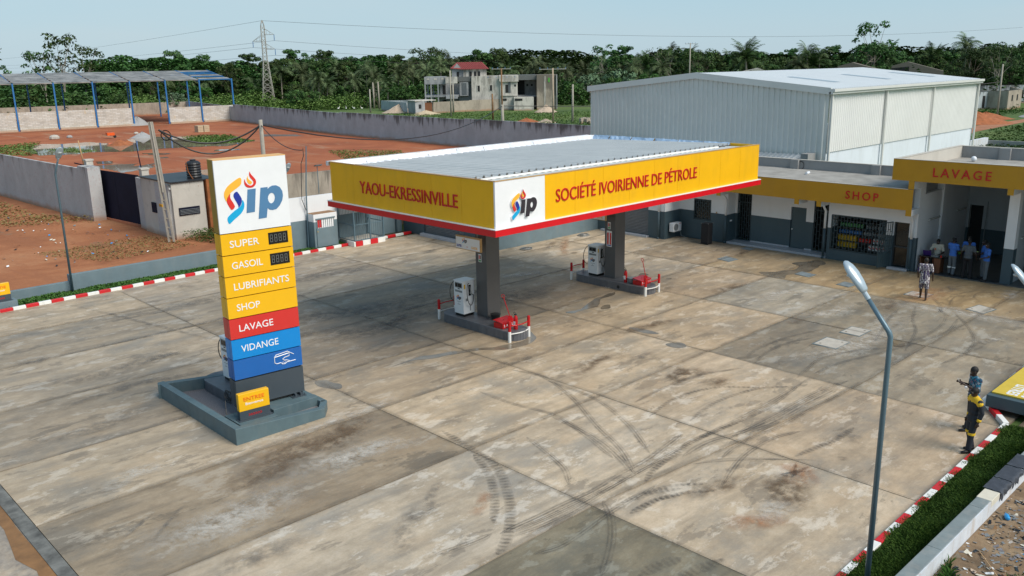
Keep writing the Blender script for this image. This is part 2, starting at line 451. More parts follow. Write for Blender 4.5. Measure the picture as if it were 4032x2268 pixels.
# ---------------------------------------------------------------- ground materials
def mat_concrete():
    m, nt, bs = nodes('forecourt_concrete')
    g0 = nt.nodes.new('ShaderNodeNewGeometry'); oi = nt.nodes.new('ShaderNodeObjectInfo')
    off = nt.nodes.new('ShaderNodeVectorMath'); off.operation = 'SCALE'; off.inputs[0].default_value = (61, 37, 0); nt.links.new(oi.outputs['Random'], off.inputs['Scale'])
    ad = nt.nodes.new('ShaderNodeVectorMath'); nt.links.new(g0.outputs['Position'], ad.inputs[0]); nt.links.new(off.outputs[0], ad.inputs[1])
    def gg(sc, rot=0.0):
        mp = nt.nodes.new('ShaderNodeMapping'); mp.inputs['Scale'].default_value = sc; mp.inputs['Rotation'].default_value = (0, 0, rot); nt.links.new(ad.outputs[0], mp.inputs[0]); return mp.outputs[0]
    g = geo(nt)
    big = noise_n(nt, gg((0.6, 1.1, 1)), 0.42, 10, 0.66, 0.15)
    mid = noise_n(nt, gg((0.85, 1.15, 1)), 1.9, 12, 0.74, 0.1)
    fine = noise_n(nt, g, 24.0, 8, 0.7)
    c = ramp(nt, big, [(0.26, (0.18, 0.15, 0.115)), (0.42, (0.30, 0.25, 0.19)), (0.53, (0.41, 0.34, 0.255)), (0.68, (0.50, 0.43, 0.345))])
    c2 = ramp(nt, mid, [(0.30, (0.20, 0.17, 0.135)), (0.45, (0.34, 0.285, 0.215)), (0.56, (0.44, 0.375, 0.29)), (0.70, (0.54, 0.48, 0.40))])
    c = mix(nt, 0.5, c, c2)
    tan = ramp(nt, noise_n(nt, gg((0.9, 1.1, 1), 0.3), 0.7, 8, 0.68, 0.2), [(0.52, 0.0), (0.74, 0.5)])
    c = mix(nt, tan, c, (0.40, 0.30, 0.20))
    grey = ramp(nt, noise_n(nt, gg((0.8, 1.2, 1), 0.7), 0.45, 9, 0.68, 0.2), [(0.50, 0.0), (0.64, 0.75)])
    c = mix(nt, grey, c, (0.235, 0.225, 0.205))
    streak = ramp(nt, noise_n(nt, gg((0.16, 1.3, 1), 0.05), 1.3, 9, 0.7, 0.1), [(0.48, 0.0), (0.66, 0.6)])
    c = mix(nt, streak, c, (0.20, 0.175, 0.145))
    white = ramp(nt, noise_n(nt, gg((0.75, 1.35, 1), -0.1), 0.95, 12, 0.72, 0.15), [(0.555, 0.0), (0.575, 0.35), (0.70, 0.75)])
    c = mix(nt, white, c, (0.56, 0.53, 0.48))
    damp = ramp(nt, noise_n(nt, gg((0.6, 1.4, 1), 0.1), 0.7, 12, 0.70, 0.2), [(0.58, 0.0), (0.595, 0.5), (0.8, 0.75)])
    c = mix(nt, damp, c, (0.16, 0.14, 0.115))
    spots = ramp(nt, noise_n(nt, gg((1, 1.5, 1)), 3.2, 5, 0.7), [(0.70, 0.0), (0.72, 0.8)])
    c = mix(nt, spots, c, (0.12, 0.11, 0.10))
    c = mix(nt, ramp(nt, fine, [(0.3, 0.0), (0.8, 0.5)]), c, (0.62, 0.6, 0.55), 'MULTIPLY')
    c = mix(nt, 1.0, c, oi.outputs['Color'], 'MULTIPLY'); c = mix(nt, 1.0, c, (1.27, 1.27, 1.29), 'MULTIPLY')
    nt.links.new(c, bs.inputs['Base Color'])
    r = ramp(nt, big, [(0.3, 0.45), (0.6, 0.72)])
    nt.links.new(r, bs.inputs['Roughness'])
    bs.inputs['Specular IOR Level'].default_value = 0.4
    bump(nt, bs, fine, 0.25, 0.006)
    MT['concrete'] = m
mat_concrete()

def mat_earth(name, stops, scale=0.35, patch=None, rough=0.95, mark=None):
    m, nt, bs = nodes(name)
    c = ramp(nt, noise_n(nt, geo(nt), scale, 9, 0.65, 0.5), stops)
    fine = noise_n(nt, geo(nt), 6, 8, 0.7)
    c = mix(nt, ramp(nt, fine, [(0.35, 0.0), (0.7, 0.6)]), c, (0.7, 0.62, 0.55), 'MULTIPLY')
    if patch:
        p = ramp(nt, noise_n(nt, geo(nt, (1, 1, 1), 0.8), patch[0], 9, 0.7, 0.6), [(patch[1], 0.0), (patch[1] + 0.05, 1.0)])
        c = mix(nt, p, c, patch[2])
    if mark:
        p = ramp(nt, noise_n(nt, geo(nt, mark[3], mark[4]), mark[0], 8, 0.7, 0.6), [(mark[1], 0.0), (mark[1] + 0.09, 0.8)])
        c = mix(nt, p, c, mark[2])
    nt.links.new(c, bs.inputs['Base Color'])
    bs.inputs['Roughness'].default_value = rough
    bump(nt, bs, fine, 0.5, 0.05)
    MT[name] = m
mat_earth('grass_land', [(0.3, (0.045, 0.085, 0.018)), (0.5, (0.075, 0.135, 0.025)), (0.7, (0.13, 0.18, 0.045))], 0.06, (0.05, 0.66, (0.26, 0.12, 0.06)))
mat_earth('yard_earth', [(0.3, (0.24, 0.066, 0.024)), (0.5, (0.36, 0.105, 0.038)), (0.7, (0.44, 0.16, 0.065))], 0.12, (0.10, 0.64, (0.11, 0.12, 0.035)), mark=(0.25, 0.56, (0.36, 0.20, 0.12), (1, 0.25, 1), 0.4))
mat_earth('path_earth', [(0.3, (0.25, 0.085, 0.032)), (0.5, (0.38, 0.145, 0.058)), (0.7, (0.45, 0.21, 0.10))], 0.25, (0.18, 0.60, (0.20, 0.14, 0.085)), mark=(0.5, 0.55, (0.30, 0.11, 0.045), (1, 0.2, 1), 0.2))
mat_earth('verge_soil', [(0.3, (0.09, 0.065, 0.04)), (0.5, (0.19, 0.14, 0.09)), (0.7, (0.30, 0.23, 0.15))], 0.8, (0.5, 0.62, (0.10, 0.13, 0.04)))
mat_earth('litter_soil', [(0.3, (0.10, 0.07, 0.042)), (0.5, (0.22, 0.15, 0.09)), (0.7, (0.36, 0.26, 0.16))], 1.2, (4.0, 0.60, (0.45, 0.43, 0.40)))
mat_earth('track_red', [(0.3, (0.30, 0.12, 0.06)), (0.6, (0.42, 0.20, 0.11))], 0.4)
mat_earth('outer_road', [(0.3, (0.18, 0.16, 0.14)), (0.5, (0.28, 0.25, 0.22)), (0.65, (0.45, 0.38, 0.30))], 0.8, (0.9, 0.58, (0.34, 0.31, 0.27)))
plain('joint_dark', (0.17, 0.14, 0.105), 0.9, var=0.3, vs=4)
plain('mud_brown', (0.25, 0.125, 0.045), 0.55, var=0.3, vs=3)
plain('kerb_edge_dark', (0.15, 0.15, 0.14), 0.8, var=0.6, vs=2.5)

def mat_wet():
    m, nt, bs = nodes('wet_patch')
    c = ramp(nt, noise_n(nt, geo(nt), 1.4, 7, 0.65), [(0.35, (0.14, 0.115, 0.085)), (0.65, (0.25, 0.205, 0.15))])
    nt.links.new(c, bs.inputs['Base Color'])
    bs.inputs['Roughness'].default_value = 0.12; bs.inputs['Specular IOR Level'].default_value = 0.5
    MT['wet'] = m
    m, nt, bs = nodes('puddle_water')
    c = ramp(nt, noise_n(nt, geo(nt), 0.2, 6, 0.6), [(0.4, (0.22, 0.17, 0.125)), (0.6, (0.34, 0.28, 0.22))])
    nt.links.new(c, bs.inputs['Base Color'])
    bs.inputs['Roughness'].default_value = 0.03
    bump(nt, bs, noise_n(nt, geo(nt), 2.0, 3), 0.02, 0.01)
    MT['water'] = m
mat_wet()

def mat_alpha_mark(name, col, a, scale=(1, 1, 1), tread=False, soft=False, lines=False):
    m, nt, bs = nodes(name)
    out = nt.nodes['Material Output']
    bs.inputs['Base Color'].default_value = (*col, 1); bs.inputs['Roughness'].default_value = 0.75
    tr = nt.nodes.new('ShaderNodeBsdfTransparent'); mx = nt.nodes.new('ShaderNodeMixShader')
    uv = nt.nodes.new('ShaderNodeUVMap'); sep = nt.nodes.new('ShaderNodeSeparateXYZ')
    nt.links.new(uv.outputs[0], sep.inputs[0])
    # across profile: fades to the rims of the stroke
    x = sep.outputs[0]
    prof = math_n(nt, 'MULTIPLY', math_n(nt, 'MULTIPLY', x, math_n(nt, 'SUBTRACT', 1.0, x)), 4.0)
    prof = math_n(nt, 'POWER', prof, 1.6 if soft else 0.7)
    if lines: prof = math_n(nt, 'MULTIPLY', prof, math_n(nt, 'ADD', .6, math_n(nt, 'MULTIPLY', math_n(nt, 'SINE', math_n(nt, 'MULTIPLY', x, 19.0)), .4)))
    if soft:
        y_ = sep.outputs[1]; prof = math_n(nt, 'MULTIPLY', prof, math_n(nt, 'POWER', math_n(nt, 'MULTIPLY', math_n(nt, 'MULTIPLY', y_, math_n(nt, 'SUBTRACT', 1.0, y_)), 4.0), 1.2))
    n = ramp(nt, noise_n(nt, geo(nt, scale), 2.6 if soft else 1.3, 10, 0.75), [(0.40, 0.0), (0.62, 1.0)] if soft else [(0.34, 0.1), (0.60, 1.0)])
    f = math_n(nt, 'MULTIPLY', prof, n)
    if tread:
        w = nt.nodes.new('ShaderNodeTexWave'); w.wave_type = 'BANDS'; w.bands_direction = 'Y'
        mp = nt.nodes.new('ShaderNodeMapping'); nt.links.new(uv.outputs[0], mp.inputs[0])
        w.inputs['Scale'].default_value = 2.2; w.inputs['Distortion'].default_value = 1.5
        nt.links.new(mp.outputs[0], w.inputs[0])
        f = math_n(nt, 'MULTIPLY', f, math_n(nt, 'ADD', math_n(nt, 'MULTIPLY', w.outputs[1], 0.75), 0.35))
    # ends
    y = sep.outputs[1]
    f = math_n(nt, 'MULTIPLY', f, a)
    nt.links.new(f, mx.inputs[0]); nt.links.new(tr.outputs[0], mx.inputs[1]); nt.links.new(bs.outputs[0], mx.inputs[2])
    nt.links.new(mx.outputs[0], out.inputs[0])
    MT[name] = m
mat_alpha_mark('tyre_mark', (0.09, 0.085, 0.08), 0.52, lines=True)
mat_alpha_mark('tyre_tread', (0.09, 0.08, 0.07), 0.5, tread=True)
mat_alpha_mark('soot_stain', (0.15, 0.10, 0.06), 0.8, soft=True)
mat_alpha_mark('joint_dirt', (0.17, 0.145, 0.115), 0.34)
mat_alpha_mark('rust_stain', (0.44, 0.22, 0.11), 0.75, soft=True)
mat_alpha_mark('damp_shade_stain', (0.16, 0.145, 0.13), 0.6, soft=True)
mat_alpha_mark('pale_stain', (0.62, 0.58, 0.52), 0.7, soft=True)

# ---------------------------------------------------------------- terrain
mb = MB()
N = 60
for i in range(N):
    for j in range(N):
        pass
R0 = 3000.0
mb.quad((-R0, -R0, -0.06), (R0, -R0, -0.06), (R0, R0, -0.06), (-R0, R0, -0.06))
tag(mb.build('ground', MT['grass_land']), kind='structure')

def sheet(name, poly, z, mat, label=None, kind='structure', **kw):
    mb = MB(); n = len(poly)
    A = sum(poly[i][0] * poly[(i + 1) % n][1] - poly[(i + 1) % n][0] * poly[i][1] for i in range(n))
    if A < 0: poly = poly[::-1]
    mb.add([(x, y, z) for x, y in poly], [tuple(range(n))])
    o = mb.build(name, mat)
    return tag(o, label, kind=kind)

sheet('dirt_path', [(-40, 41.0), (29.8, 41.9), (29.8, 49.5), (20.2, 49.6), (20.6, 55), (20.0, 61.3), (19.1, 60), (16.6, 125), (-60, 125)], -0.03, MT['path_earth'])
sheet('yard_ground', [(20.4, 49.2), (48, 42), (66.5, 42), (70.6, 109), (86.5, 197), (30, 210), (5, 160), (18.0, 85), (20.0, 61)], -0.02, MT['yard_earth'])
sheet('verge_ground', [(4, -14), (60, -14), (60, 5.1), (4, 5.1)], -0.045, MT['verge_soil'])
sheet('field_track', [(90, 33.5), (122, 40.3), (143.4, 40.8), (230, 42), (230, 44.5), (148, 42.9), (131, 44), (112, 41.8), (90, 37.5)], -0.035, MT['track_red'])

# forecourt slabs
fc = thing('forecourt', None, None, (20, 20, 0), kind='structure')
XS = [4.15, 13.2, 18.35, 23.9, 29.4, 34.6, 39.8]
YS = [6.3, 11.0, 15.5, 19.4, 22.9, 27.2, 31.4, 35.5, 39.9]
tone = {(0, 0): (.48, .49, .44), (0, 1): (1, .99, .97), (0, 2): (.66, .62, .56), (0, 3): (.90, .86, .80), (0, 4): (.72, .69, .65), (0, 5): (.86, .83, .79), (0, 6): (.70, .68, .65), (0, 7): (.92, .87, .80),
        (1, 0): (1.06, 1, .92), (1, 1): (1.1, 1.06, 1.0), (1, 2): (1.08, 1.02, .93), (1, 3): (.82, .76, .68), (1, 4): (.66, .62, .57), (1, 5): (.64, .61, .57), (1, 6): (.80, .77, .73), (1, 7): (.86, .83, .80),  # dark slabs left of the columns hold the canopy's shade too
        (2, 0): (1.0, .91, .81), (2, 1): (1.06, 1.0, .92), (2, 2): (1.0, .95, .87), (2, 3): (.88, .82, .73), (2, 4): (.72, .68, .62), (2, 5): (.66, .62, .56), (2, 6): (.84, .81, .77), (2, 7): (.82, .79, .76),
        (3, 0): (.74, .72, .67), (3, 1): (.56, .56, .54), (3, 2): (.98, .91, .81), (3, 3): (.92, .86, .76), (3, 4): (.84, .77, .68), (3, 5): (.82, .76, .68),
        (4, 0): (.66, .65, .61), (4, 1): (.60, .60, .57), (4, 2): (.78, .81, .82), (4, 3): (.88, .80, .70), (4, 4): (.90, .86, .80), (5, 0): (.76, .67, .53), (5, 1): (.80, .67, .47), (5, 2): (.80, .68, .50), (5, 3): (.82, .72, .57), (5, 4): (.74, .67, .58)}
rs = random.Random(3)
for i in range(len(XS) - 1):
    for j in range(len(YS) - 1):
        x0, x1, y0, y1 = XS[i], XS[i + 1], YS[j], YS[j + 1]
        if i == 0 and j == 1: pass
        g = 0.010
        yj = lambda jj, x: (YS[jj] if jj != 1 else (11.36 if x < 14 else 10.85 if x < 20 else 10.45))
        dz = rs.uniform(-0.004, 0.003)
        t = tone.get((i, j))
        if t is None:
            k = rs.uniform(0.84, 1.04); t = (k, k * 0.94, k * 0.85)
        mb = MB()
        nx = 4
        mb.prism([(x0 + g, yj(j, x0) + .018), (x1 - g, yj(j, x1) + .018), (x1 - g, yj(j + 1, x1) - .018), (x0 + g, yj(j + 1, x0) - .018)], -0.12, dz)
        o = mb.build('slab', MT['concrete'], fc, True, color=t)
o = MB().box(4.16, 39.8, 6.31, 39.9, -0.2, -0.03).build('joint_bed', MT['joint_dark'], fc, True)
for (x0, x1, y0, y1) in [(30.45, 38.4, 27.6, 32.75)]: pass
# apron beyond the notch in the right kerb
mb = MB(); mb.prism([(24.2, 6.1), (39.8, 6.1), (39.8, -3), (24.2, -3)], -0.12, -0.004)
mb.build('slab', MT['concrete'], fc, True, color=(0.45, 0.43, 0.38))

# outer road by the left edge
mb = MB(); mb.quad((-30, -20, -0.010), (3.72, -20, -0.010), (3.98, 41, -0.010), (-30, 41, -0.010))
tag(mb.build('road', MT['outer_road']), kind='structure')
mb = MB()
rr = random.Random(5)
L = []; Rr = []
for k in range(60):
    y = -2 + k * 0.75
    L.append((3.60 + rr.uniform(-0.16, 0.12) - 0.10 * math.sin(k * .5), y)); Rr.append((3.86 + rr.uniform(-.02, .02), y))
P = L + Rr[::-1]
mb.add([(x, y, -0.004) for x, y in P], [(i, 59 - i + 60, 58 - i + 60, i + 1) for i in range(59)])
tag(mb.build('mud_line', MT['mud_brown']), kind='structure')
MB().box(3.86, 4.14, -2, 40, -0.1, 0.012).build('road_edging', MT['kerb_edge_dark'], fc, True)

def blob(name, pts, z, mat, parent=None, it=2, jit=0.05, seed=1, kind=None):
    r = random.Random(seed)
    P = []
    for i in range(len(pts)):
        a = pts[i]; b = pts[(i + 1) % len(pts)]
        L = math.hypot(b[0] - a[0], b[1] - a[1]); n = max(1, int(L / 0.35))
        for k in range(n):
            t = k / n
            P.append((a[0] + (b[0] - a[0]) * t + r.uniform(-jit, jit), a[1] + (b[1] - a[1]) * t + r.uniform(-jit, jit)))
    P = smooth_poly(P, it)
    me = flat_shape([P], 0.0)
    me.transform(Matrix.Translation((0, 0, z)))
    me.materials.clear(); me.materials.append(mat)
    o = link(name, me, parent, parent is not None)
    if kind: tag(o, kind=kind)
    return o
WET = [[(21.42, 21.5), (21.08, 20.82), (20.31, 20.42), (19.54, 20.5), (18.45, 21.25), (17.89, 21.44), (17.11, 21.76), (16.38, 21.97), (15.54, 22.0), (15.96, 22.21), (16.89, 22.2), (17.61, 21.94), (18.64, 21.47), (19.67, 20.95), (20.56, 20.86), (21.0, 21.2)],
       [(28.01, 22.77), (27.49, 22.53), (26.55, 22.46), (25.86, 22.01), (25.09, 21.84), (24.16, 21.92), (24.13, 22.31), (24.77, 22.04), (25.53, 22.36), (26.56, 22.76), (27.79, 22.85)],
       [(24.19, 19.2), (24.52, 18.7), (24.34, 17.78), (24.05, 18.21), (24.04, 18.81)],
       [(39.32, 19.19), (38.91, 18.78), (36.74, 18.54), (35.4, 19.0), (34.58, 18.67), (34.59, 19.39), (35.1, 20.16), (35.7, 19.7), (36.66, 19.22), (37.48, 19.33), (37.66, 19.97), (38.6, 19.6)],
       [(25.4, 21.6), (26.0, 21.9), (26.3, 21.7), (25.7, 21.3)], [(23.5, 17.0), (24.1, 16.6), (23.9, 16.2), (23.3, 16.5)],
       [(13.07, 22.75), (13.47, 22.6), (13.6, 21.84), (13.34, 21.44), (13.1, 21.9), (12.89, 22.35)],
       [(28.6, 11.3), (29.3, 11.6), (29.5, 11.2), (28.9, 10.9)]]
for k, w in enumerate(WET): blob('puddle', w, 0.006, MT['wet'], fc, seed=k, jit=0.10)
# drips under the second island
rs = random.Random(12)
for k in range(20):
    x = 30.6 + rs.uniform(-1.2, 1.6); y = 22.8 + rs.uniform(-1.1, 1.2)
    if k > 15: x, y = rs.uniform(5, 38), rs.uniform(8, 34)
    a = rs.uniform(.08, .24)
    blob('puddle', [(x + a * math.cos(t) * rs.uniform(.7, 1.4), y + a * math.sin(t) * rs.uniform(.6, 1.1)) for t in [q * PI / 4 for q in range(8)]], 0.0065 + 0.0001 * k, MT['wet'] if k % 3 else MT['joint_dark'], fc, seed=k, jit=.01)

zmark = [0.008]
def stroke(pts, w, mat='tyre_mark', parent=fc, sub=6):
    # catmull spline ribbon with UVs (x across, y metres along)
    P = [Vector((p[0], p[1], 0)) for p in pts]
    P = [P[0] * 2 - P[1]] + P + [P[-1] * 2 - P[-2]]
    C = []
    for i in range(1, len(P) - 2):
        for k in range(sub):
            t = k / sub
            a, b, c, d = P[i - 1], P[i], P[i + 1], P[i + 2]
            C.append(0.5 * ((2 * b) + (c - a) * t + (2 * a - 5 * b + 4 * c - d) * t * t + (3 * b - a - 3 * c + d) * t ** 3))
    C.append(P[-2])
    zmark[0] += 0.00025
    vs = []; acc = 0; uvs = []
    for i, p in enumerate(C):
        t = (C[min(i + 1, len(C) - 1)] - C[max(i - 1, 0)]).normalized(); n = Vector((-t.y, t.x, 0))
        if i: acc += (p - C[i - 1]).length
        ww = w * (min(1, 0.25 + i / 3, 0.25 + (len(C) - 1 - i) / 3) if 'stain' not in mat else 1)
        vs += [p + n * ww / 2 + Vector((0, 0, zmark[0])), p - n * ww / 2 + Vector((0, 0, zmark[0]))]
        uvs += [(0, acc), (1, acc)]
    fs = [(2 * i, 2 * i + 1, 2 * i + 3, 2 * i + 2) for i in range(len(C) - 1)]
    if 'stain' in mat: uvs = [(u_, v_ / acc) for u_, v_ in uvs]
    me = bpy.data.meshes.new('tyre_mark'); me.from_pydata([tuple(v) for v in vs], [], fs)
    ul = me.uv_layers.new(name='UVMap')
    for poly in me.polygons:
        for li in poly.loop_indices: ul.data[li].uv = uvs[me.loops[li].vertex_index]
    me.materials.append(MT[mat])
    return link('tyre_mark' if 'tyre' in mat else 'stain', me, parent, True)
TR = [([(13.49, 16.94), (13.26, 15.39), (13.13, 14.55), (12.77, 13.8), (12.27, 13.09), (11.81, 12.52), (11.28, 12.01), (10.79, 11.62), (10.37, 11.41)], .34, 'tyre_tread'),
 ([(13.11, 15.22), (12.77, 14.4), (12.33, 13.68), (11.77, 12.99), (11.16, 12.38)], .3, 'tyre_tread'),
 ([(16.21, 15.4), (16.11, 14.33), (15.85, 13.28), (15.4, 12.3), (15.02, 11.67)], .35, 'tyre_mark'),
 ([(16.09, 18.29), (16.12, 16.89), (16.35, 15.53), (16.12, 14.58), (15.78, 13.58), (15.36, 12.56)], .3, 'tyre_mark'),
 ([(14.77, 14.99), (14.44, 13.95), (14.09, 13.04), (13.57, 12.4)], .3, 'tyre_mark'),
 ([(17.73, 12.16), (16.83, 12.03), (15.81, 11.88), (14.75, 11.86), (13.72, 11.79), (12.88, 11.85), (11.87, 11.89), (10.96, 11.96)], .36, 'tyre_mark'),
 ([(16.74, 11.46), (15.46, 11.62), (13.93, 11.57), (12.72, 11.5), (11.74, 11.55), (11.08, 11.69)], .3, 'tyre_mark'),
 ([(10.84, 12.08), (10.4, 12.12), (9.94, 12.2), (9.34, 12.32)], .32, 'tyre_mark'),
 ([(13.55, 11.33), (13.11, 10.78), (12.51, 10.24), (11.87, 9.81), (11.26, 9.46)], .34, 'tyre_mark'),
 ([(18.08, 18.99), (18.32, 17.77), (17.6, 15.9), (16.64, 14.24), (15.88, 12.74), (15.03, 11.61)], .32, 'tyre_mark'), ([(18.17, 17.47), (18.04, 15.44), (17.25, 13.61), (16.22, 12.09)], .32, 'tyre_mark'),
 ([(11.16, 11.81), (12.34, 11.68), (14.5, 11.62), (16.59, 11.7), (18.46, 11.66), (20.7, 11.47), (23.56, 11.78)], .26, 'tyre_mark'), ([(18.33, 11.13), (20.38, 11.06), (22.61, 11.05), (24.45, 10.83)], .34, 'tyre_mark'),
 ([(14.91, 11.2), (15.69, 11.47), (17.82, 11.67), (19.62, 11.49)], .24, 'tyre_tread'), ([(16.46, 10.96), (17.36, 10.31), (18.13, 9.57), (18.7, 8.92)], .12, 'tyre_mark'),
 ([(13.61, 10.6), (14.39, 10.49), (15.12, 10.23), (15.65, 9.81)], .2, 'tyre_tread'), ([(13.7, 10.97), (14.49, 10.88), (15.24, 10.61), (15.83, 10.12)], .2, 'tyre_tread'), ([(15.99, 9.84), (17.66, 10.29), (19.11, 10.33), (20.04, 10.02)], .3, 'tyre_mark'),
 ([(18.61, 14.43), (20.12, 14.52), (21.77, 14.36), (23.27, 13.74)], .26, 'tyre_mark'), ([(18.05, 13.49), (19.63, 13.77), (21.16, 13.42), (22.19, 12.34)], .22, 'tyre_tread'), ([(10.89, 10.9), (11.64, 10.71), (13.34, 10.88), (14.95, 10.91)], .3, 'tyre_mark'),
 ([(9, 35.2), (14, 34.6), (20, 35.0), (27, 34.2)], 1.3, 'damp_shade_stain'), ([(33.5, 14.2), (34.4, 11), (33.9, 8)], 1.6, 'pale_stain'), ([(24.5, 13.2), (28, 12.2), (33, 12.6)], 1.4, 'pale_stain'), ([(5, 16.8), (7.5, 16.6), (9.5, 17.4)], 2.0, 'pale_stain'), ([(7.6, 17.3), (10, 18.6), (12.6, 18.6)], 1.6, 'soot_stain'), ([(9.6, 16.6), (11, 17.4), (13, 16.8)], 1.2, 'pale_stain'),
 ([(14.98, 10.22), (14.47, 10.48), (14.02, 10.51), (13.5, 10.54)], .26, 'tyre_tread'), ([(15.24, 10.4), (14.61, 10.78), (14.05, 10.83)], .26, 'tyre_tread'),
 ([(12.83, 8.7), (12.42, 8.86), (11.77, 8.94)], .4, 'tyre_tread'), ([(13.4, 8.1), (12.5, 8.3), (11.6, 8.4)], .4, 'tyre_tread'),
 ([(24.06, 14.18), (25.17, 14.39), (26.36, 14.38), (27.55, 14.22), (28.73, 13.88)], .24, 'tyre_mark'), ([(23.82, 13.69), (25.16, 13.99), (26.54, 13.98), (27.7, 13.6)], .24, 'tyre_mark'),
 ([(34.34, 11.92), (33.43, 11.29), (31.89, 10.95), (30.19, 10.94), (28.56, 11.18), (27.26, 11.96), (25.76, 12.37), (24.65, 12.25), (23.66, 12.08)], .26, 'tyre_mark'),
 ([(33.37, 10.84), (31.62, 10.54), (29.98, 10.73), (28.03, 11.13), (25.84, 11.73), (24.35, 11.87)], .26, 'tyre_mark'),
 ([(34.02, 11.17), (32.86, 10.39), (31.42, 9.62), (30.15, 9.28), (29.07, 9.23), (27.85, 9.4)], .24, 'tyre_mark'),
 ([(35.96, 12.79), (34.95, 12.1), (34.03, 11.71), (33.31, 11.68)], .26, 'tyre_mark'), ([(38.23, 10.92), (37.92, 11.57), (37.09, 11.55), (36.56, 11.22)], .12, 'tyre_mark'),
 ([(34.84, 11.66), (35.86, 11.98), (37.17, 12.09), (37.97, 11.85)], .14, 'tyre_mark'), ([(33.35, 12.99), (31.66, 12.69), (29.86, 12.2), (28.67, 11.91)], .22, 'tyre_mark'), ([(33.95, 12.62), (32.25, 12.05), (30.68, 11.32), (28.39, 10.75)], .22, 'tyre_mark'),
 ([(23.23, 11.72), (21.54, 11.64), (20.08, 11.62), (18.81, 11.65), (17.69, 11.72), (17.12, 11.73)], .3, 'tyre_mark'),
 ([(23.84, 10.76), (22.01, 10.86), (20.17, 10.86), (18.88, 11.08), (17.79, 11.38), (16.61, 11.37)], .42, 'tyre_mark'),
 ([(24.11, 10.48), (21.77, 10.54), (19.98, 10.55), (18.89, 10.7), (17.98, 10.72), (17.23, 10.63)], .26, 'tyre_mark'),
 ([(22.87, 11.78), (21.92, 12.46), (20.81, 12.71), (19.82, 12.73), (18.59, 12.51)], .22, 'tyre_tread'),
 ([(16.43, 10.93), (17.17, 10.58), (17.76, 10.02), (18.34, 9.32)], .14, 'tyre_mark'), ([(21.22, 9.13), (20.3, 9.12), (19.55, 9.21), (18.53, 9.38)], .26, 'tyre_tread'),
 ([(19.32, 8.57), (19.22, 8.5), (19.13, 8.45)], .3, 'tyre_tread'),
 ([(17.9, 8.86), (17.4, 8.8), (16.86, 8.6), (16.3, 8.27), (15.9, 8.0)], 1.25, 'soot_stain'), ([(17.3, 9.34), (16.88, 8.99), (16.47, 8.43), (16.2, 8.1)], 0.8, 'soot_stain'),
 ([(17.5, 9.3), (17.9, 9.0), (17.2, 8.4)], 1.0, 'rust_stain'), ([(14.5, 8.9), (15.1, 8.4), (15.8, 8.0)], 0.8, 'rust_stain'),
 ([(12.1, 13.6), (11.6, 13.2), (11.0, 12.9)], 0.4, 'rust_stain'),
 ([(10.4, 13.4), (10.9, 14.2), (11.8, 14.8)], 0.35, 'damp_shade_stain'), ([(8.9, 12.6), (9.8, 13.6), (10.8, 14.2)], 0.7, 'damp_shade_stain'),
 ([(10.6, 17.8), (12.0, 19.0), (13.0, 19.1)], 0.9, 'soot_stain'), ([(20.5, 14.4), (21.5, 14.8), (22.5, 14.3)], 1.0, 'soot_stain'),
 ([(14, 30.4), (17, 29.0), (20, 28.2), (24, 28.6)], 2.4, 'damp_shade_stain'), ([(14.5, 26.8), (18, 25.8), (20, 26.6), (23, 26)], 2.2, 'damp_shade_stain'), ([(12.5, 28), (14, 27.2), (16.4, 28.4)], 1.8, 'damp_shade_stain'),  # broad damp strokes that also paint in the canopy's shade
 ([(22, 24.4), (24.5, 25.4), (27.3, 25.0)], 2.2, 'damp_shade_stain'), ([(6, 29), (9, 28.4), (12.5, 29.6)], 1.3, 'damp_shade_stain'), ([(6, 26), (9, 26.6), (12, 25.8)], .7, 'damp_shade_stain'),
 ([(23.4, 35.2), (21, 33.5), (18, 32.2), (15, 31.6), (11, 31.4), (7, 31.3)], .35, 'damp_shade_stain'), ([(10.8, 38.6), (11.6, 35.2), (12.4, 31.4), (13.1, 28)], .3, 'damp_shade_stain'),
 ([(9.1, 17.2), (9.9, 17.6), (11, 17.3), (12.4, 17.5)], .8, 'pale_stain'), ([(6.2, 16.0), (7.2, 16.6), (8.2, 16.3)], .9, 'pale_stain'), ([(5.6, 19.6), (6.6, 20.4), (7.6, 20)], .7, 'pale_stain'), ([(9.2, 19.4), (11, 19.6), (13, 19.55), (14.6, 20)], .5, 'pale_stain'),
 ([(5.2, 17.4), (5.9, 17.9), (6.3, 18.2)], .16, 'damp_shade_stain'), ([(5.6, 16.8), (6.3, 17.5), (6.9, 18)], .14, 'damp_shade_stain'), ([(29.6, 15.6), (31, 14.6), (33, 14.7)], .9, 'pale_stain'),
 ([(34.4, 13.8), (35.5, 13), (37.8, 13.2)], 1.6, 'rust_stain'), ([(30.6, 17.0), (32, 17.6), (33.6, 17.1)], 1.0, 'pale_stain'), ([(22.6, 19.1), (24.3, 18.8), (26.8, 18.3)], .7, 'soot_stain'), ([(18.6, 16.9), (20.6, 17.6), (22, 17.2)], .8, 'soot_stain'),
 ([(9, 24.6), (7, 24), (5, 24.2)], 1.0, 'damp_shade_stain'), ([(36, 33), (33, 30.5), (31.5, 29)], 0.6, 'rust_stain')]
for p, w, m in TR: stroke(p, w * (.72 if m == 'tyre_mark' else .8 if m == 'tyre_tread' else 1), m)
for j_, y_ in enumerate(YS[1:-1]):
    pts_ = [(x_, (11.36 if x_ < 14 else 10.85 if x_ < 20 else 10.45) if j_ == 0 else y_ + .03 * math.sin(x_)) for x_ in (4.3, 9, 13.2, 18.4, 23.9, 29.4, 34.6, 39.6)]
    stroke(pts_, .26, 'joint_dirt', sub=4)
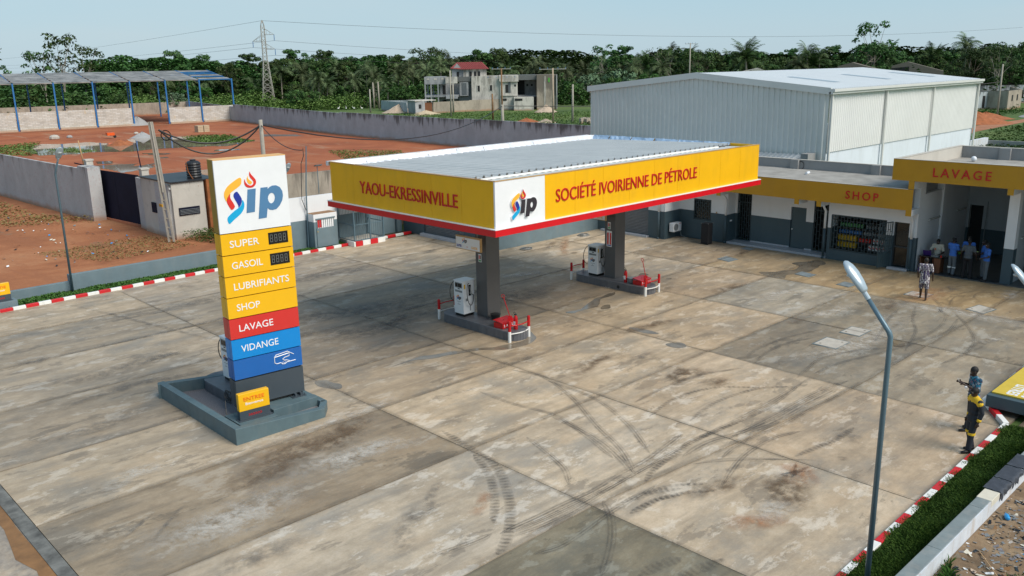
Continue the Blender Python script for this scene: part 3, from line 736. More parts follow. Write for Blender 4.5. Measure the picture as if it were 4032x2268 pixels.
for x_ in XS[1:-1]: stroke([(x_ + .02 * math.sin(y_), y_) for y_ in (6.5, 11, 15.5, 19.4, 22.9, 27.2, 31.4, 35.5, 39)], .20, 'joint_dirt', sub=4)
rs = random.Random(21)
for k in range(40):
    x, y = rs.uniform(4.6, 38), rs.uniform(7, 38)
    a = rs.uniform(-.35, .35); L = rs.uniform(.7, 2.6)
    kind = rs.choice(['damp_shade_stain', 'damp_shade_stain', 'pale_stain', 'soot_stain'])
    stroke([(x, y), (x + L * .5 * math.cos(a), y + L * .5 * math.sin(a) + rs.uniform(-.2, .2)), (x + L * math.cos(a), y + L * math.sin(a))], rs.uniform(.25, 1.1), kind, sub=3)

# manhole covers
plain('cover_pale', (0.46, 0.43, 0.38), 0.8, var=0.15, vs=4)
plain('cover_frame', (0.13, 0.17, 0.185), 0.6, var=0.2)
plain('cover_steel', (0.22, 0.26, 0.28), 0.45, var=0.3, vs=3)
def manhole(P, frame_w=0.05, mat='cover_pale'):
    c = (sum(p[0] for p in P) / 4, sum(p[1] for p in P) / 4)
    t = [(c[0] + (p[0] - c[0]) * 1.14, c[1] + (p[1] - c[1]) * 1.14) for p in P]
    mb = MB(); mb.prism(t, -0.03, 0.010)
    o = mb.build('manhole_frame', MT['cover_frame'], fc, True)
    w = wloc(o)
    mb = MB(); mb.prism(P, 0.0, 0.018)
    mb.cur = 1
    for q in (0, 2):
        x = P[q][0] * .82 + P[(q + 2) % 4][0] * .18; y = P[q][1] * .82 + P[(q + 2) % 4][1] * .18
        mb.cur = 1
        mb.box(x - .03, x + .03, y - .03, y + .03, 0.019, 0.022)
    mb.build('manhole_cover', [MT[mat], MT['joint_dark']], o, True)
manhole([(29.73, 12.57), (28.95, 13.29 - .66), (28.95, 13.29), (29.84, 13.21)]) if 0 else None
manhole([(29.80, 12.57), (28.92, 12.57), (28.92, 13.24), (29.80, 13.24)])
manhole([(28.0, 12.52), (27.06, 12.52), (27.06, 13.3), (28.0, 13.3)])
manhole([(34.99, 11.08), (35.88, 10.94), (35.63, 10.29), (34.76, 10.43)])
manhole([(35.56, 13.7), (36.3, 13.67), (36.29, 12.89), (35.57, 12.9)])
manhole([(35.85, 18.75), (36.45, 18.74), (36.33, 18.03), (35.72, 18.06)], mat='cover_steel')
manhole([(35.3, 16.5), (35.94, 16.46), (35.85, 15.9), (35.2, 15.95)], mat='cover_steel')
manhole([(36.23, 23.11), (36.98, 23.09), (36.78, 22.36), (36.07, 22.4)], mat='cover_steel')
manhole([(39.1, 23.57), (39.6, 23.56), (39.5, 23.03), (39.02, 23.06)], mat='cover_steel')

# ---------------------------------------------------------------- station canopy
CX0, CY0, CW, CD = 17.258, 18.712, 14.78, 8.96
CX1, CY1 = CX0 + CW, CY0 + CD
cp = thing('station_canopy', 'big flat yellow and red canopy on two grey columns over the fuel pumps', 'canopy', (24.6, 23.2, 0))
T = 0.06
def panels(n0, n1, k, horizontal, fixed, z0, z1, mat, out):
    # vertical-jointed cladding panels along one side
    for i in range(k):
        a = n0 + (n1 - n0) * i / k + (0.004 if i else 0); b = n0 + (n1 - n0) * (i + 1) / k - (0.004 if i < k - 1 else 0)
        mb = MB()
        if horizontal: mb.box(a, b, min(fixed, fixed + out), max(fixed, fixed + out), z0, z1)
        else: mb.box(min(fixed, fixed + out), max(fixed, fixed + out), a, b, z0, z1)
        mb.build('fascia_panel', mat, cp, True)
panels(19.39, CX1, 9, True, CY0, 4.742, 6.15, MT['fascia_yellow'], T)
panels(CX0 + .002, 19.386, 1, True, CY0, 4.742, 6.15, MT['panel_white'], T)
panels(CY0 + T + .002, CY1 - .08, 6, False, CX0, 4.742, 6.15, MT['fascia_yellow'], T)
panels(CX0 + T, CX1, 9, True, CY1, 4.742, 6.15, MT['fascia_yellow'], -T)
panels(CY0 + T + .002, CY1 - T - .002, 6, False, CX1, 4.742, 6.15, MT['fascia_yellow'], -T)
e = 0.10
mb = MB()
mb.box(CX0 - e, CX1 + e, CY0 - e, CY0 + .2, 4.51, 4.715); mb.box(CX0 - e, CX1 + e, CY1 - .2, CY1 + e, 4.51, 4.715)
mb.box(CX0 - e, CX0 + .2, CY0 + .2, CY1 - .2, 4.51, 4.715); mb.box(CX1 - .2, CX1 + e, CY0 + .2, CY1 - .2, 4.51, 4.715)
mb.build('red_trim', MT['trim_red'], cp, True, bevel=.006)
mb = MB()
mb.box(CX0 - e - .006, CX1 + e + .006, CY0 - e - .006, CY0 + .18, 4.715, 4.74); mb.box(CX0 - e - .006, CX1 + e + .006, CY1 - .18, CY1 + e + .006, 4.715, 4.74)
mb.box(CX0 - e - .006, CX0 + .18, CY0 + .18, CY1 - .18, 4.715, 4.74); mb.box(CX1 - .18, CX1 + e + .006, CY0 + .18, CY1 - .18, 4.715, 4.74)
mb.build('white_trim', MT['panel_white'], cp, True)
mb = MB(); mb.box(CX0 + .2, CX1 - .2, CY0 + .2, CY1 - .2, 4.56, 4.60); mb.build('ceiling', MT['panel_white'], cp, True)
mb = MB(); 
mb.box(CX0 + .002, CX1 - .002, CY0 - .012, CY0 + .075, 6.15, 6.172); mb.box(CX0 - .012, CX0 + .075, CY0 + .075, CY1, 6.15, 6.172)
mb.build('edge_flashing', MT['sign_wood'], cp, True)
# roof sheets: trapezoid ribs running along Y
def ribbed(mb, x0, x1, y0, y1, z0, z1, pitch=0.333, h=0.075, crown=0.06, flank=0.03):
    """sheet in x, ribs along y; z0 at y0, z1 at y1"""
    xs = []; x = x0
    while x < x1 - 1e-6:
        for dx, dz in ((0, 0), (pitch - crown - 2 * flank, 0), (pitch - crown - flank, h), (pitch - flank, h)):
            if x + dx < x1: xs.append((x + dx, dz))
        x += pitch
    xs.append((x1, 0))
    vs = [(a, y0, z0 + d) for a, d in xs] + [(a, y1, z1 + d) for a, d in xs]
    n = len(xs)
    mb.add(vs, [(i, i + 1, n + i + 1, n + i) for i in range(n - 1)])
xsheet = CX0 + 0.10
k = 0
while xsheet < CX1 - .6:
    xe = min(xsheet + 1.0, CX1 - .1)
    mb = MB(); r = random.Random(k); dz = r.uniform(-.012, .012)
    ribbed(mb, xsheet, xe - .014, 19.95 + r.uniform(-.02, .02), CY1 - .12, 6.10 + dz, 5.93 + dz)
    mb.build('roof_sheet', MT['sheet_white'], cp, True)
    mb = MB(); ribbed(mb, xsheet, xe - .004, CY0 + .08, 20.05, 6.055, 6.03, h=.02)
    mb.build('roof_sheet', MT['sheet_grey'], cp, True)
    xsheet = xe; k += 1
mb = MB(); mb.box(CX0 + .5, CX1 - 1.2, 19.86, 19.93, 6.05, 6.105); mb.build('roof_closure', MT['paint_white'], cp, True)
# foil upstand at the back and right end, crumpled, in lengths
def foil(name, p, q, z0, z1, lean, mat, seed, nx=9, nz=3, amp=.018):
    r = random.Random(seed); p = Vector(p); q = Vector(q); d = (q - p); n = Vector((-d.y, d.x, 0)).normalized()
    vs = []
    for i in range(nx + 1):
        for j in range(nz + 1):
            t = i / nx; s = j / nz
            w = p + d * t + n * (lean * (1 - s) + r.uniform(-amp, amp) * (0.3 + .7 * math.sin(PI * s)))
            vs.append((w.x, w.y, z0 + (z1 - z0) * s + r.uniform(-.012, .012)))
    fs = [(i * (nz + 1) + j, (i + 1) * (nz + 1) + j, (i + 1) * (nz + 1) + j + 1, i * (nz + 1) + j + 1) for i in range(nx) for j in range(nz)]
    MB().add(vs, fs).build(name, mat, cp, True)
a = CX0 + .05; k = 0
while a < CX1 - .1:
    b = min(a + 1.5, CX1 - .05)
    foil('parapet_foil', (b, CY1 - .09, 0), (a + .01, CY1 - .09, 0), 5.97, 6.165, .12, MT['foil'], k); a = b; k += 1
a = CY0 + 1.3
while a < CY1 - .2:
    b = min(a + 1.3, CY1 - .15)
    foil('parapet_foil', (CX1 - .08, a + .02, 0), (CX1 - .08, b, 0), 5.90, 6.17, .24, MT['foil_blue'], k + 40, amp=.05); a = b; k += 1
mb = MB(); mb.box(CX0 - .03, CX1 - .3, CY1 + .002, CY1 + .14, 6.02, 6.175); mb.build('back_gutter', MT['foil'], cp, True)
# columns with stickers
for cx, cy, n in ((21.13, 23.39, 1), (29.0, 23.75, 2)):
    mb = MB(); mb.box(cx - .33, cx + .33, cy - .30, cy + .30, 0.33, 4.56)
    c = mb.build('column', MT['column_grey'], cp, True, bevel=.012)
    x = cx - .33
    mb = MB(); mb.cur = 0
    zc = 2.42 if n == 1 else 2.5
    mb.box(x - .006, x, cy - .03, cy + .13, zc, zc + .30)
    mb.cur = 1; mb.box(x - .008, x - .0065, cy + .06, cy + .11, zc + .11, zc + .26)
    mb.cur = 2; mb.box(x - .008, x - .0065, cy - .01, cy + .04, zc + .11, zc + .26)
    mb.cur = 3; mb.box(x - .008, x - .0065, cy - .01, cy + .11, zc + .02, zc + .09)
    mb.build('sticker', [MT['panel_white'], MT['logo_red'], MT['wood_brown'], MT['can_green']], c, True)
    if n == 2:
        mb = MB(); mb.box(x - .006, x, cy - .10, cy + .19, 1.72, 2.42)
        mb.cur = 1
        mb.box(x - .008, x - .0065, cy + .07, cy + .16, 1.82, 2.34); mb.box(x - .008, x - .0065, cy - .07, cy + .01, 1.82, 2.34)
        mb.cur = 2; mb.box(x - .008, x - .0065, cy - .07, cy + .16, 1.76, 1.80)
        mb.build('sticker', [MT['panel_white'], MT['logo_red'], MT['logo_navy']], c, True)
lettering('lettering', 'YAOU-EKRESSINVILLE', (CX0, 25.72, 5.19), (0, -1, 0), 5.31, 0.43, MT['letter_red'], cp, bold=.0, depth=.03)
lettering('lettering', 'SOCIÉTÉ IVOIRIENNE DE PÉTROLE', (19.88, CY0, 5.24), (1, 0, 0), 7.74, 0.52, MT['letter_red'], cp, bold=.0, depth=.03)
# logo on canopy corner: white backing plate and colours
mb = MB()
for k2 in ('yellow', 'cyan', 'flame', 'letter_i', 'letter_p', 'red', 'navy'):
    P = LOGO[k2]; c = (sum(p[0] for p in P) / len(P), sum(p[1] for p in P) / len(P))
    Q = [(c[0] + (p[0] - c[0]) * 1.13, c[1] + (p[1] - c[1]) * 1.08) for p in P]
    me = flat_shape([smooth_poly(Q, 1)], 0.5)
    me.transform(Matrix.Diagonal((1.08, 1.08, 0.05, 1))); me.transform(frame((17.885, CY0 - .02, 4.93), (1, 0, 0), (0, 0, 1)))
    mb.add([v.co[:] for v in me.vertices], [tuple(p.vertices) for p in me.polygons])
mb.build('logo_backing', MT['panel_white'], cp, True)
logo(cp, (17.885, CY0 - .055, 4.93), (1, 0, 0), 1.08, MT['logo_dark'], 0.03)

# ---------------------------------------------------------------- fuel islands
plain('island_grey', (0.115, 0.12, 0.135), 0.45, var=0.15, vs=4, dirt=((0.25, 0.24, 0.24), 4, 0.3))
plain('dispenser_white', (0.76, 0.78, 0.80), 0.28, var=0.03)
def island(cx, y0, y1, w, h, label, ang=0.0):
    t = thing('pump_island', label, 'pump island', (cx, (y0 + y1) / 2, 0), ang)
    L = (y1 - y0); r = w / 2; P = []
    for k in range(13): P.append((r * math.cos(PI * k / 12), L / 2 - r + r * math.sin(PI * k / 12)))
    for k in range(13): P.append((r * math.cos(PI + PI * k / 12), -L / 2 + r + r * math.sin(PI + PI * k / 12)))
    MB().prism(P, -.02, h).build('island_body', MT['island_grey'], t, bevel=.02)
    # tiles on the vertical rim: thin upright facing strips standing proud
    for k in range(12):
        a0, a1 = PI + PI * k / 12 + .012, PI + PI * (k + 1) / 12 - .012
        Q = [((r + o_) * math.cos(a), -L / 2 + r + (r + o_) * math.sin(a)) for o_, a in ((.002, a0), (.008, a0), (.008, a1), (.002, a1))]
        MB().prism(Q, 0, h - .03).build('rim_tile', MT['island_grey'], t)
    n = int((L - w) / .4)
    for s in (-1,):
        for k in range(n):
            a = -L / 2 + r + (L - w) * k / n + .006; b = -L / 2 + r + (L - w) * (k + 1) / n - .006
            MB().box(s * r - .008 if s < 0 else r + .002, s * r - .002 if s < 0 else r + .008, a, b, 0, h - .03).build('rim_tile', MT['island_grey'], t)
    return t
is1 = island(20.55, 20.95, 25.1, .98, .33, 'grey oval pump island under the near canopy column', 0.0)
is2 = island(28.72, 21.4, 25.6, .98, .33, 'grey oval pump island under the far canopy column, drain hole in its side', 0.0)
mb = MB(); mb.tube([(28.22, 22.9, .14), (28.6, 22.9, .14)], .075, 14); mb.build('drain_hole', MT['black_interior'], is2, True)
is3 = island(10.85, 22.3, 24.75, 1.15, .42, 'grey round-ended pump island behind the tall price sign')

def make_dispenser():
    t = thing('fuel_dispenser', 'x', 'fuel pump')
    mb = MB()
    Wd, Dp, Hh = .30, .27, 1.38
    P = [(-Wd + .0, -Dp), (Wd - .07, -Dp), (Wd, -Dp + .07), (Wd, Dp - .07), (Wd - .07, Dp), (-Wd, Dp)]
    mb.prism(P, .10, Hh - .04); mb.build('housing', MT['dispenser_white'], t, bevel=.012)
    MB().prism([(x * .9, y * .9) for x, y in P], 0, .10).build('plinth', MT['led_black'], t)
    MB().prism([(x * 1.05, y * 1.05) for x, y in P], Hh - .04, Hh).build('lid', MT['dispenser_white'], t, bevel=.012)
    # the front is the -Y' face rotated later; local front = -X
    f = -Wd
    MB().box(f - .008, f, -.20, .20, 1.10, 1.30).build('display_frame', MT['can_grey'], t)
    d = MB(); d.box(f - .012, f - .008, -.18, .02, 1.13, 1.27); d.box(f - .012, f - .008, .04, .18, 1.13, 1.27); d.build('display', MT['led_black'], t)
    MB().box(f - .01, f, -.08, .04, 1.05, 1.08).build('card_slot', MT['led_black'], t)
    MB().box(f - .006, f, -.20, .20, .93, 1.01).build('grey_stripe', MT['can_grey'], t)
    logo(t, (f - .004, .13, .62), (0, -1, 0), .26, MT['logo_dark'], .006, joined=True)
    for k3, (w3, z3) in enumerate(((.24, .56), (.05, .50), (.16, .455))):
        MB().box(f - .004, f, -w3 / 2, w3 / 2, z3, z3 + .015).build('small_print', MT['can_grey'], t)
    # side faces: nozzle recess + nozzle + hose on both sides
    for s in (-1, 1):
        y = s * Dp
        MB().box(-.05, .07, min(y, y + s * .012), max(y, y + s * .012), .78, 1.2).build('nozzle_recess', MT['led_black'], t)
        nz = MB(); nz.tube([(.01, y + s * .02, 1.14), (.02, y + s * .05, .98), (.0, y + s * .05, .86)], .022, 8)
        nz.tube([(.02, y + s * .05, .98), (.05, y + s * .06, .93), (.06, y + s * .04, .86)], .008, 6)
        nz.build('nozzle', MT['can_grey'], t)
        hz = MB()
        pts = []
        for k4 in range(25):
            q = k4 / 24
            ang = PI * (q * 1.55 - .1)
            pts.append((-.10 + .0 * q - .16 * math.sin(ang) + .1 * q, y + s * (.05 + (.08 if s < 0 else .30) * math.sin(PI * q)), .86 + .42 * math.cos(ang)))
        pts.append((.03, y + s * .05, .86))
        hz.tube(pts, .014, 7, cap=True); hz.build('hose', MT['black_rubber'], t, smooth=True)
        MB().box(-.19, -.10, min(y, y + s * .02), max(y, y + s * .02), .60, .70).build('hose_bracket', MT['can_grey'], t)
        MB().box(.0, .05, min(y, y + s * .004), max(y, y + s * .004), .2, .38).build('side_label', MT['can_grey'], t)
        MB().box(-.27, -.20, min(y, y + s * .004), max(y, y + s * .004), 1.08, 1.25).build('warning_sticker', MT['can_yellow'], t)
    return t
dp = make_dispenser()
dp['label'] = 'white fuel pump with black hoses on the near island'
dp.location = (20.55, 24.08, .33)
copy_tree(dp, loc=(28.75, 24.55, .33), label='white fuel pump with black hoses on the far island', rotz=0)
copy_tree(dp, loc=(11.05, 23.7, .42), label='white fuel pump mostly hidden behind the tall price sign', rotz=0)

def guard_rail(x0, x1, y, bulge, label):
    t = thing('guard_rail', label, 'guard rail', ((x0 + x1) / 2, y, 0), group='red and white guard posts around the pump islands')
    for x in (x0, x1):
        mb = MB(); mb.cyl((x, y, 0), .055, .40, 14); p = mb.build('post', MT['paint_white'], t, True, smooth=False)
        mb = MB(); mb.cyl((x, y, .40), .0555, .36, 14); mb.ell((x, y, .76), .0555, .0555, .04, 14, 6); mb.build('post_top', MT['paint_red_gloss'], p, True, smooth=False)
    for z, m in ((.30, 'paint_white'), (.60, 'paint_red_gloss')):
        pts = [(x0 + (x1 - x0) * k / 8, y + bulge * math.sin(PI * k / 8), z) for k in range(9)]
        MB().tube(pts, .022, 8).build('rail', MT[m], t, True, smooth=True)
guard_rail(20.0, 20.95, 21.08, -.12, 'red and white guard posts at the sandbox end of the near island')
guard_rail(20.18, 21.0, 25.2, .05, 'red and white guard posts behind the pump of the near island')
guard_rail(28.2, 29.12, 21.42, -.12, 'red and white guard posts at the sandbox end of the far island')
guard_rail(28.28, 29.1, 25.66, .05, 'red and white guard posts behind the pump of the far island')

def sandbox(cx, cy, rz, label, text):
    t = thing('sand_box', label, 'sand box', (cx, cy, .33), rz)
    MB().box(-.36, .36, -.22, .22, 0, .20).build('box_body', MT['paint_red_gloss'], t, bevel=.006)
    mb = MB(); mb.add([(-.38, -.24, .20), (.38, -.24, .20), (.38, .24, .27), (-.38, .24, .27), (-.38, -.24, .215), (.38, -.24, .215), (.38, .24, .285), (-.38, .24, .285)],
                      [(3, 2, 1, 0), (4, 5, 6, 7), (0, 1, 5, 4), (1, 2, 6, 5), (2, 3, 7, 6), (3, 0, 4, 7)]); mb.build('lid', MT['paint_red_gloss'], t)
    MB().tube([(-.12, -.05, .24), (-.12, -.05, .30), (.12, -.05, .30), (.12, -.05, .24)], .009, 6).build('handle', MT['paint_red_gloss'], t)
    me = text_mesh(text, .02, .02, 2.2); me.transform(Matrix.Diagonal((.6 / me['w'], .09 / me['h'], .2, 1))); me.transform(frame((-.3, -.224, .06), (1, 0, 0), (0, 0, 1))); me.materials.append(MT['panel_white'])
    link('lettering', me, t)
sandbox(20.52, 21.86, .08, 'red metal sand box lettered SABLE on the near island', 'SABLE')
sandbox(28.78, 22.05, .05, 'red metal sand box on the far island beside a bucket', 'SABLE')
def shovel(base, top, label):
    b = Vector(base); tt = Vector(top); d = (tt - b).normalized()
    t = thing('shovel', label, 'shovel', base)
    MB().tube([b + d * .18, tt], .016, 8).build('shaft', MT['paint_red'], t, True)
    MB().obox(b + d * .12, R_, d, F_, .16, .24, .02).build('blade', MT['paint_red'], t, True, bevel=.005)
    c = tt + d * .05
    pts = [c + R_ * .055 * math.cos(a) + d * .06 * math.sin(a) for a in [k * PI / 6 for k in range(13)]]
    MB().tube(pts, .012, 6).build('grip', MT['paint_red'], t, True)
shovel((20.78, 21.78, .45), (20.62, 22.02, 1.36), 'red shovel leaning up behind the near sand box')
shovel((29.0, 21.98, .42), (28.86, 22.1, 1.30), 'red shovel leaning up behind the far sand box')
def extinguisher(x, y, label):
    t = thing('fire_extinguisher', label, 'fire extinguisher', (x, y, .33))
    mb = MB(); mb.tube([(0, 0, 0), (0, 0, .02), (0, 0, .42), (0, 0, .48), (0, 0, .52)], [.07, .075, .075, .055, .02], 14); mb.build('cylinder', MT['paint_red_gloss'], t)
    MB().box(-.078, -.070, -.045, .045, .14, .30).build('paper_label', MT['panel_white'], t)
    pts = [(0, 0, .52), (0, -.02, .58), (-.01, .05, .64), (-.01, .09, .60), (-.01, .06, .53), (0, .03, .50), (-.02, .08, .42)]
    MB().tube(pts, .011, 6).build('hose', MT['black_rubber'], t)
    MB().box(-.015, .015, -.05, .07, .53, .555).build('lever', MT['led_black'], t)
extinguisher(20.52, 21.30, 'red fire extinguisher on the rounded end of the near island')
extinguisher(28.5, 22.72, 'red fire extinguisher by the foot of the far column')
for x, y, lab, m in ((20.85, 22.72, 'black rubber basin beside the near column and sand box', 'black_rubber'), (28.62, 22.5, 'grey bucket tucked behind the far red sand box', 'can_grey')):
    t = thing('basin' if m == 'black_rubber' else 'bucket', lab, 'basin' if m == 'black_rubber' else 'bucket', (x, y, .33))
    MB().tube([(0, 0, 0), (0, 0, .22), (0, 0, .23), (0, 0, .05)], [.13, .20, .185, .11], 16, cap=False).build('shell', MT[m], t)
    MB().cyl((0, 0, .02), .125, .02, 14).build('bottom', MT['can_grey'], t)
# hanging two-product boards under the canopy
def hang_board(x, y, lab):
    t = thing('hanging_sign', lab, 'sign', (x, y, 4.5), group='SUPER GASOIL boards hung under the canopy')
    # board hangs across Y, facing -X
    MB().box(x - .05, x + .05, y - 1.35, y, 2.95, 3.45).build('board', MT['sign_wood'], t, True)
    MB().box(x - .056, x - .0505, y - 1.33, y - .02, 2.975, 3.40).build('face', MT['panel_white'], t, True)
    for dy in (.2, 1.15): MB().cyl((x, y - dy, 3.45), .012, 1.12, 6).build('hanger', MT['can_grey'], t, True)
    logo(t, (x - .058, y - .38, 3.18), (0, -1, 0), .26, MT['logo_dark'], .004, joined=True)
    lettering('lettering', 'SUPER', (x - .057, y - .06, 3.03), (0, -1, 0), .28, .09, MT['logo_navy'], t, depth=.004, bold=.01)
    lettering('lettering', 'GASOIL', (x - .057, y - .88, 3.03), (0, -1, 0), .34, .09, MT['logo_yellow'], t, depth=.004, bold=.01)
    MB().box(x - .058, x - .057, y - .70, y - .60, 3.06, 3.075).build('dash', MT['logo_red'], t, True)
hang_board(20.3, 24.15, 'white SUPER GASOIL board hanging beside the near column')
hang_board(28.2, 24.95, 'white SUPER GASOIL board hanging beside the far column')
for x, y, w in ((26.0, 31.6, 'grey'), ):
    pass
def coil(x, y, lab):
    t = MB()
    rs = random.Random(int(x * 10))
    for k in range(4):
        r = .30 - .04 * k + rs.uniform(-.03, .03)
        t.tube([(x + r * 1.2 * math.cos(a), y + r * math.sin(a), .03 + .02 * k + .008 * math.sin(3 * a + k)) for a in [q * PI / 8 for q in range(17)]], .016, 6)
    tag(t.build('cable_coil', MT['can_grey']), lab, 'cable coil')
coil(31.6, 31.9, 'grey coil of hose on the ground before the long slate wall')
coil(36.4, 32.1, 'loose grey bundle of cable at the corner of the slate wall')
# ---------------------------------------------------------------- price totem
TY = math.radians(-5.13)
tA = Vector((9.901, 21.366, 0)); tu = Vector((math.cos(TY), math.sin(TY), 0)); tn = Vector((-tu.y, tu.x, 0))   # tn points away from the viewer side
tt = thing('price_sign', 'tall price totem with white logo box on top and yellow, red and blue panels', 'price sign', (10.9, 21.45, 0))
TWd, TDp = 1.98, 0.42
def tbox(mb, u0, u1, n0, n1, z0, z1):
    vs = [tA + tu * a + tn * b + Vector((0, 0, z)) for z in (z0, z1) for a, b in ((u0, n0), (u1, n0), (u1, n1), (u0, n1))]
    return mb.add(vs, [(3, 2, 1, 0), (4, 5, 6, 7), (0, 1, 5, 4), (1, 2, 6, 5), (2, 3, 7, 6), (3, 0, 4, 7)])
plain('totem_top_tan', s2l(225, 175, 110), 0.5, var=0.08)
plain('totem_side_shade', (0.30, 0.20, 0.02), 0.45, var=0.05)  # golden side darkened, its shade put into the colour
mb = MB(); tbox(mb, .035, TWd - .035, .05, TDp - .05, .40, 7.2); mb.build('core', MT['led_black'], tt, True)
mb = MB(); mb.cur = 0; tbox(mb, 0, TWd, 0, .05, 5.325, 7.24); mb.cur = 1; tbox(mb, 0, TWd, .052, TDp, 5.325, 7.24); mb.cur = 2; tbox(mb, -.003, TWd + .003, -.003, TDp + .003, 7.241, 7.262)
top = mb.build('logo_box', [MT['panel_white'], MT['totem_side_shade'], MT['totem_top_tan']], tt, True)
wl = tA + tu * .202 - tn * .004; logo(top, (wl.x, wl.y, 5.558), tu, 1.623, MT['logo_steel'], .01)
segs = [('SUPER', 'seg_yellow', .22, .81, .19), ('GASOIL', 'seg_yellow', .22, .86, .19), ('LUBRIFIANTS', 'seg_yellow', .22, 1.57, .19), ('SHOP', 'seg_yellow', .24, .65, .19), ('LAVAGE', 'shop_red', .25, .97, .19), ('VIDANGE', 'shop_blue', .25, 1.07, .19), (None, 'shop_blue2', 0, 0, 0)]
z = 5.30
for k, (s, m, u0, w, h) in enumerate(segs):
    z1 = z - k * .58; z0 = z1 - .555
    mb = MB(); tbox(mb, -.005, TWd + .005, -.012, .15, z0, z1); tbox(mb, -.005, TWd + .005, .165, TDp + .005, z0, z1)
    o = mb.build('sign_panel', MT[m], tt, True)
    if s:
        q = tA + tu * u0 - tn * .013
        lettering('lettering', s, (q.x, q.y, (z0 + z1) / 2 - .095), tu, w, h, MT['panel_white'], o, depth=.008, bold=.004)
    if k < 2:
        mb = MB(); tbox(mb, 1.30, 1.86, -.022, -.012, z0 + .13, z0 + .45); d = mb.build('price_display', MT['led_black'], o, True)
        mb = MB()
        for c in range(4):
            a = 1.345 + c * .125
            for (x0, x1, y0, y1) in ((0, .075, 0, .012), (0, .075, .095, .107), (0, .075, .19, .202), (0, .012, .015, .09), (.063, .075, .015, .09), (0, .012, .11, .187), (.063, .075, .11, .187)):
                tbox(mb, a + x0, a + x1, -.0245, -.022, z0 + .19 + y0, z0 + .19 + y1)
        mb.build('digits', MT['led_off'], o, True)
    if s is None:
        # bank card held in a hand
        L = lambda pts: [tuple(tA + tu * (1.16 + a) - tn * .018 + Vector((0, 0, z0 + b))) for a, b in pts]
        mb = MB()
        mb.tube(L([(.06, .20), (0, .24), (0, .40), (.05, .46), (.40, .50), (.44, .47), (.44, .36), (.30, .34), (.24, .30), (.28, .26), (.36, .25), (.44, .21)]), .011, 5)
        mb.tube(L([(.02, .40), (.42, .44)]), .014, 5); mb.tube(L([(.40, .50), (.50, .43), (.58, .38)]), .010, 5)
        mb.tube(L([(.06, .20), (.18, .21), (.22, .16), (.30, .15), (.36, .19), (.62, .20)]), .011, 5); mb.tube(L([(.22, .16), (.24, .22), (.28, .19), (.30, .15), (.33, .22)]), .008, 5)
        mb.build('card_emblem', MT['panel_white'], o, True)
mb = MB(); tbox(mb, -.005, TWd + .005, -.012, .15, .47, 1.225); tbox(mb, -.005, TWd + .005, .165, TDp + .005, .47, 1.225); mb.build('base_panel', MT['dark_panel'], tt, True)
for uu in (.1, 1.55):
    mb = MB(); tbox(mb, uu, uu + .42, -.16, TDp + .1, .375, .39); tbox(mb, uu + .1, uu + .16, -.1, TDp, .39, .47); tbox(mb, uu + .26, uu + .32, -.1, TDp, .39, .47)
    for a, b in ((.04, -.12), (.38, -.12)): q = tA + tu * (uu + a) + tn * b; mb.cyl((q.x, q.y, .39), .012, .06, 6)
    mb.build('foot_plate', MT['dark_panel'], tt, True)
cb = MB()
for k in range(3):
    pts = []
    for q in range(17):
        a = 2 * PI * q / 16; r = .16 + .03 * k
        pts.append((10.02 - .03 * k + .02 * math.sin(a * 3), 22.05 + r * .9 * math.cos(a), .62 + r * .75 * math.sin(a)))
    cb.tube(pts, .014, 5)
cb.tube([(9.95, 22.1, .5), (9.8, 21.9, .55), (9.7, 21.7, .3), (9.68, 21.6, .15)], .012, 5)
cb.build('cable', MT['black_rubber'], tt, True)

# planter and pedestals
pl = thing('planter', 'blue-grey masonry planter ring filled with gravel around the price totem', 'planter', (10.4, 22, 0))
def wallseg(mb, a, b, th, z0, z1a, z1b, side=1):
    a = Vector((*a, 0)); b = Vector((*b, 0)); d = (b - a).normalized(); n = Vector((-d.y, d.x, 0)) * th * side
    vs = [(p.x, p.y, z0) for p in (a, b, b + n, a + n)] + [(a.x, a.y, z1a), (b.x, b.y, z1b), ((b + n).x, (b + n).y, z1b), ((a + n).x, (a + n).y, z1a)]
    return mb.add(vs, [(3, 2, 1, 0), (4, 5, 6, 7), (0, 1, 5, 4), (1, 2, 6, 5), (2, 3, 7, 6), (3, 0, 4, 7)] if side > 0 else [(0, 1, 2, 3), (7, 6, 5, 4), (4, 5, 1, 0), (5, 6, 2, 1), (6, 7, 3, 2), (7, 4, 0, 3)])
for nm, args in (('left', ((9.17, 25.05), (9.16, 20.06), .2, -.02, .45, .45)), ('front', ((9.16, 20.06), (11.80, 20.02), .2, -.02, .45, .27)), ('corner', ((11.80, 20.02), (12.18, 20.5), .18, -.02, .27, .27)), ('right', ((12.18, 20.5), (12.18, 21.2), .18, -.02, .27, .27)), ('back', ((11.5, 24.22), (9.17, 25.05), .2, -.02, .42, .45))):
    mb = MB(); wallseg(mb, *args, 1); mb.build('rim_wall', MT['planter_slate'], pl, True, bevel=.012)
MB().prism([(9.3, 20.2), (11.9, 20.2), (12.0, 21), (11.5, 24.2), (9.3, 24.9)], -.02, .10).build('gravel_fill', MT['gravel'], pl, True)
mb = MB(); mb.box(10.62, 12.02, 20.72, 22.1, 0, .372); mb.build('pedestal', MT['planter_slate'], pl, True, bevel=.01)
mb = MB(); mb.box(9.55, 10.60, 20.45, 21.5, 0, .30); mb.build('pedestal', MT['planter_slate'], pl, True, bevel=.01)
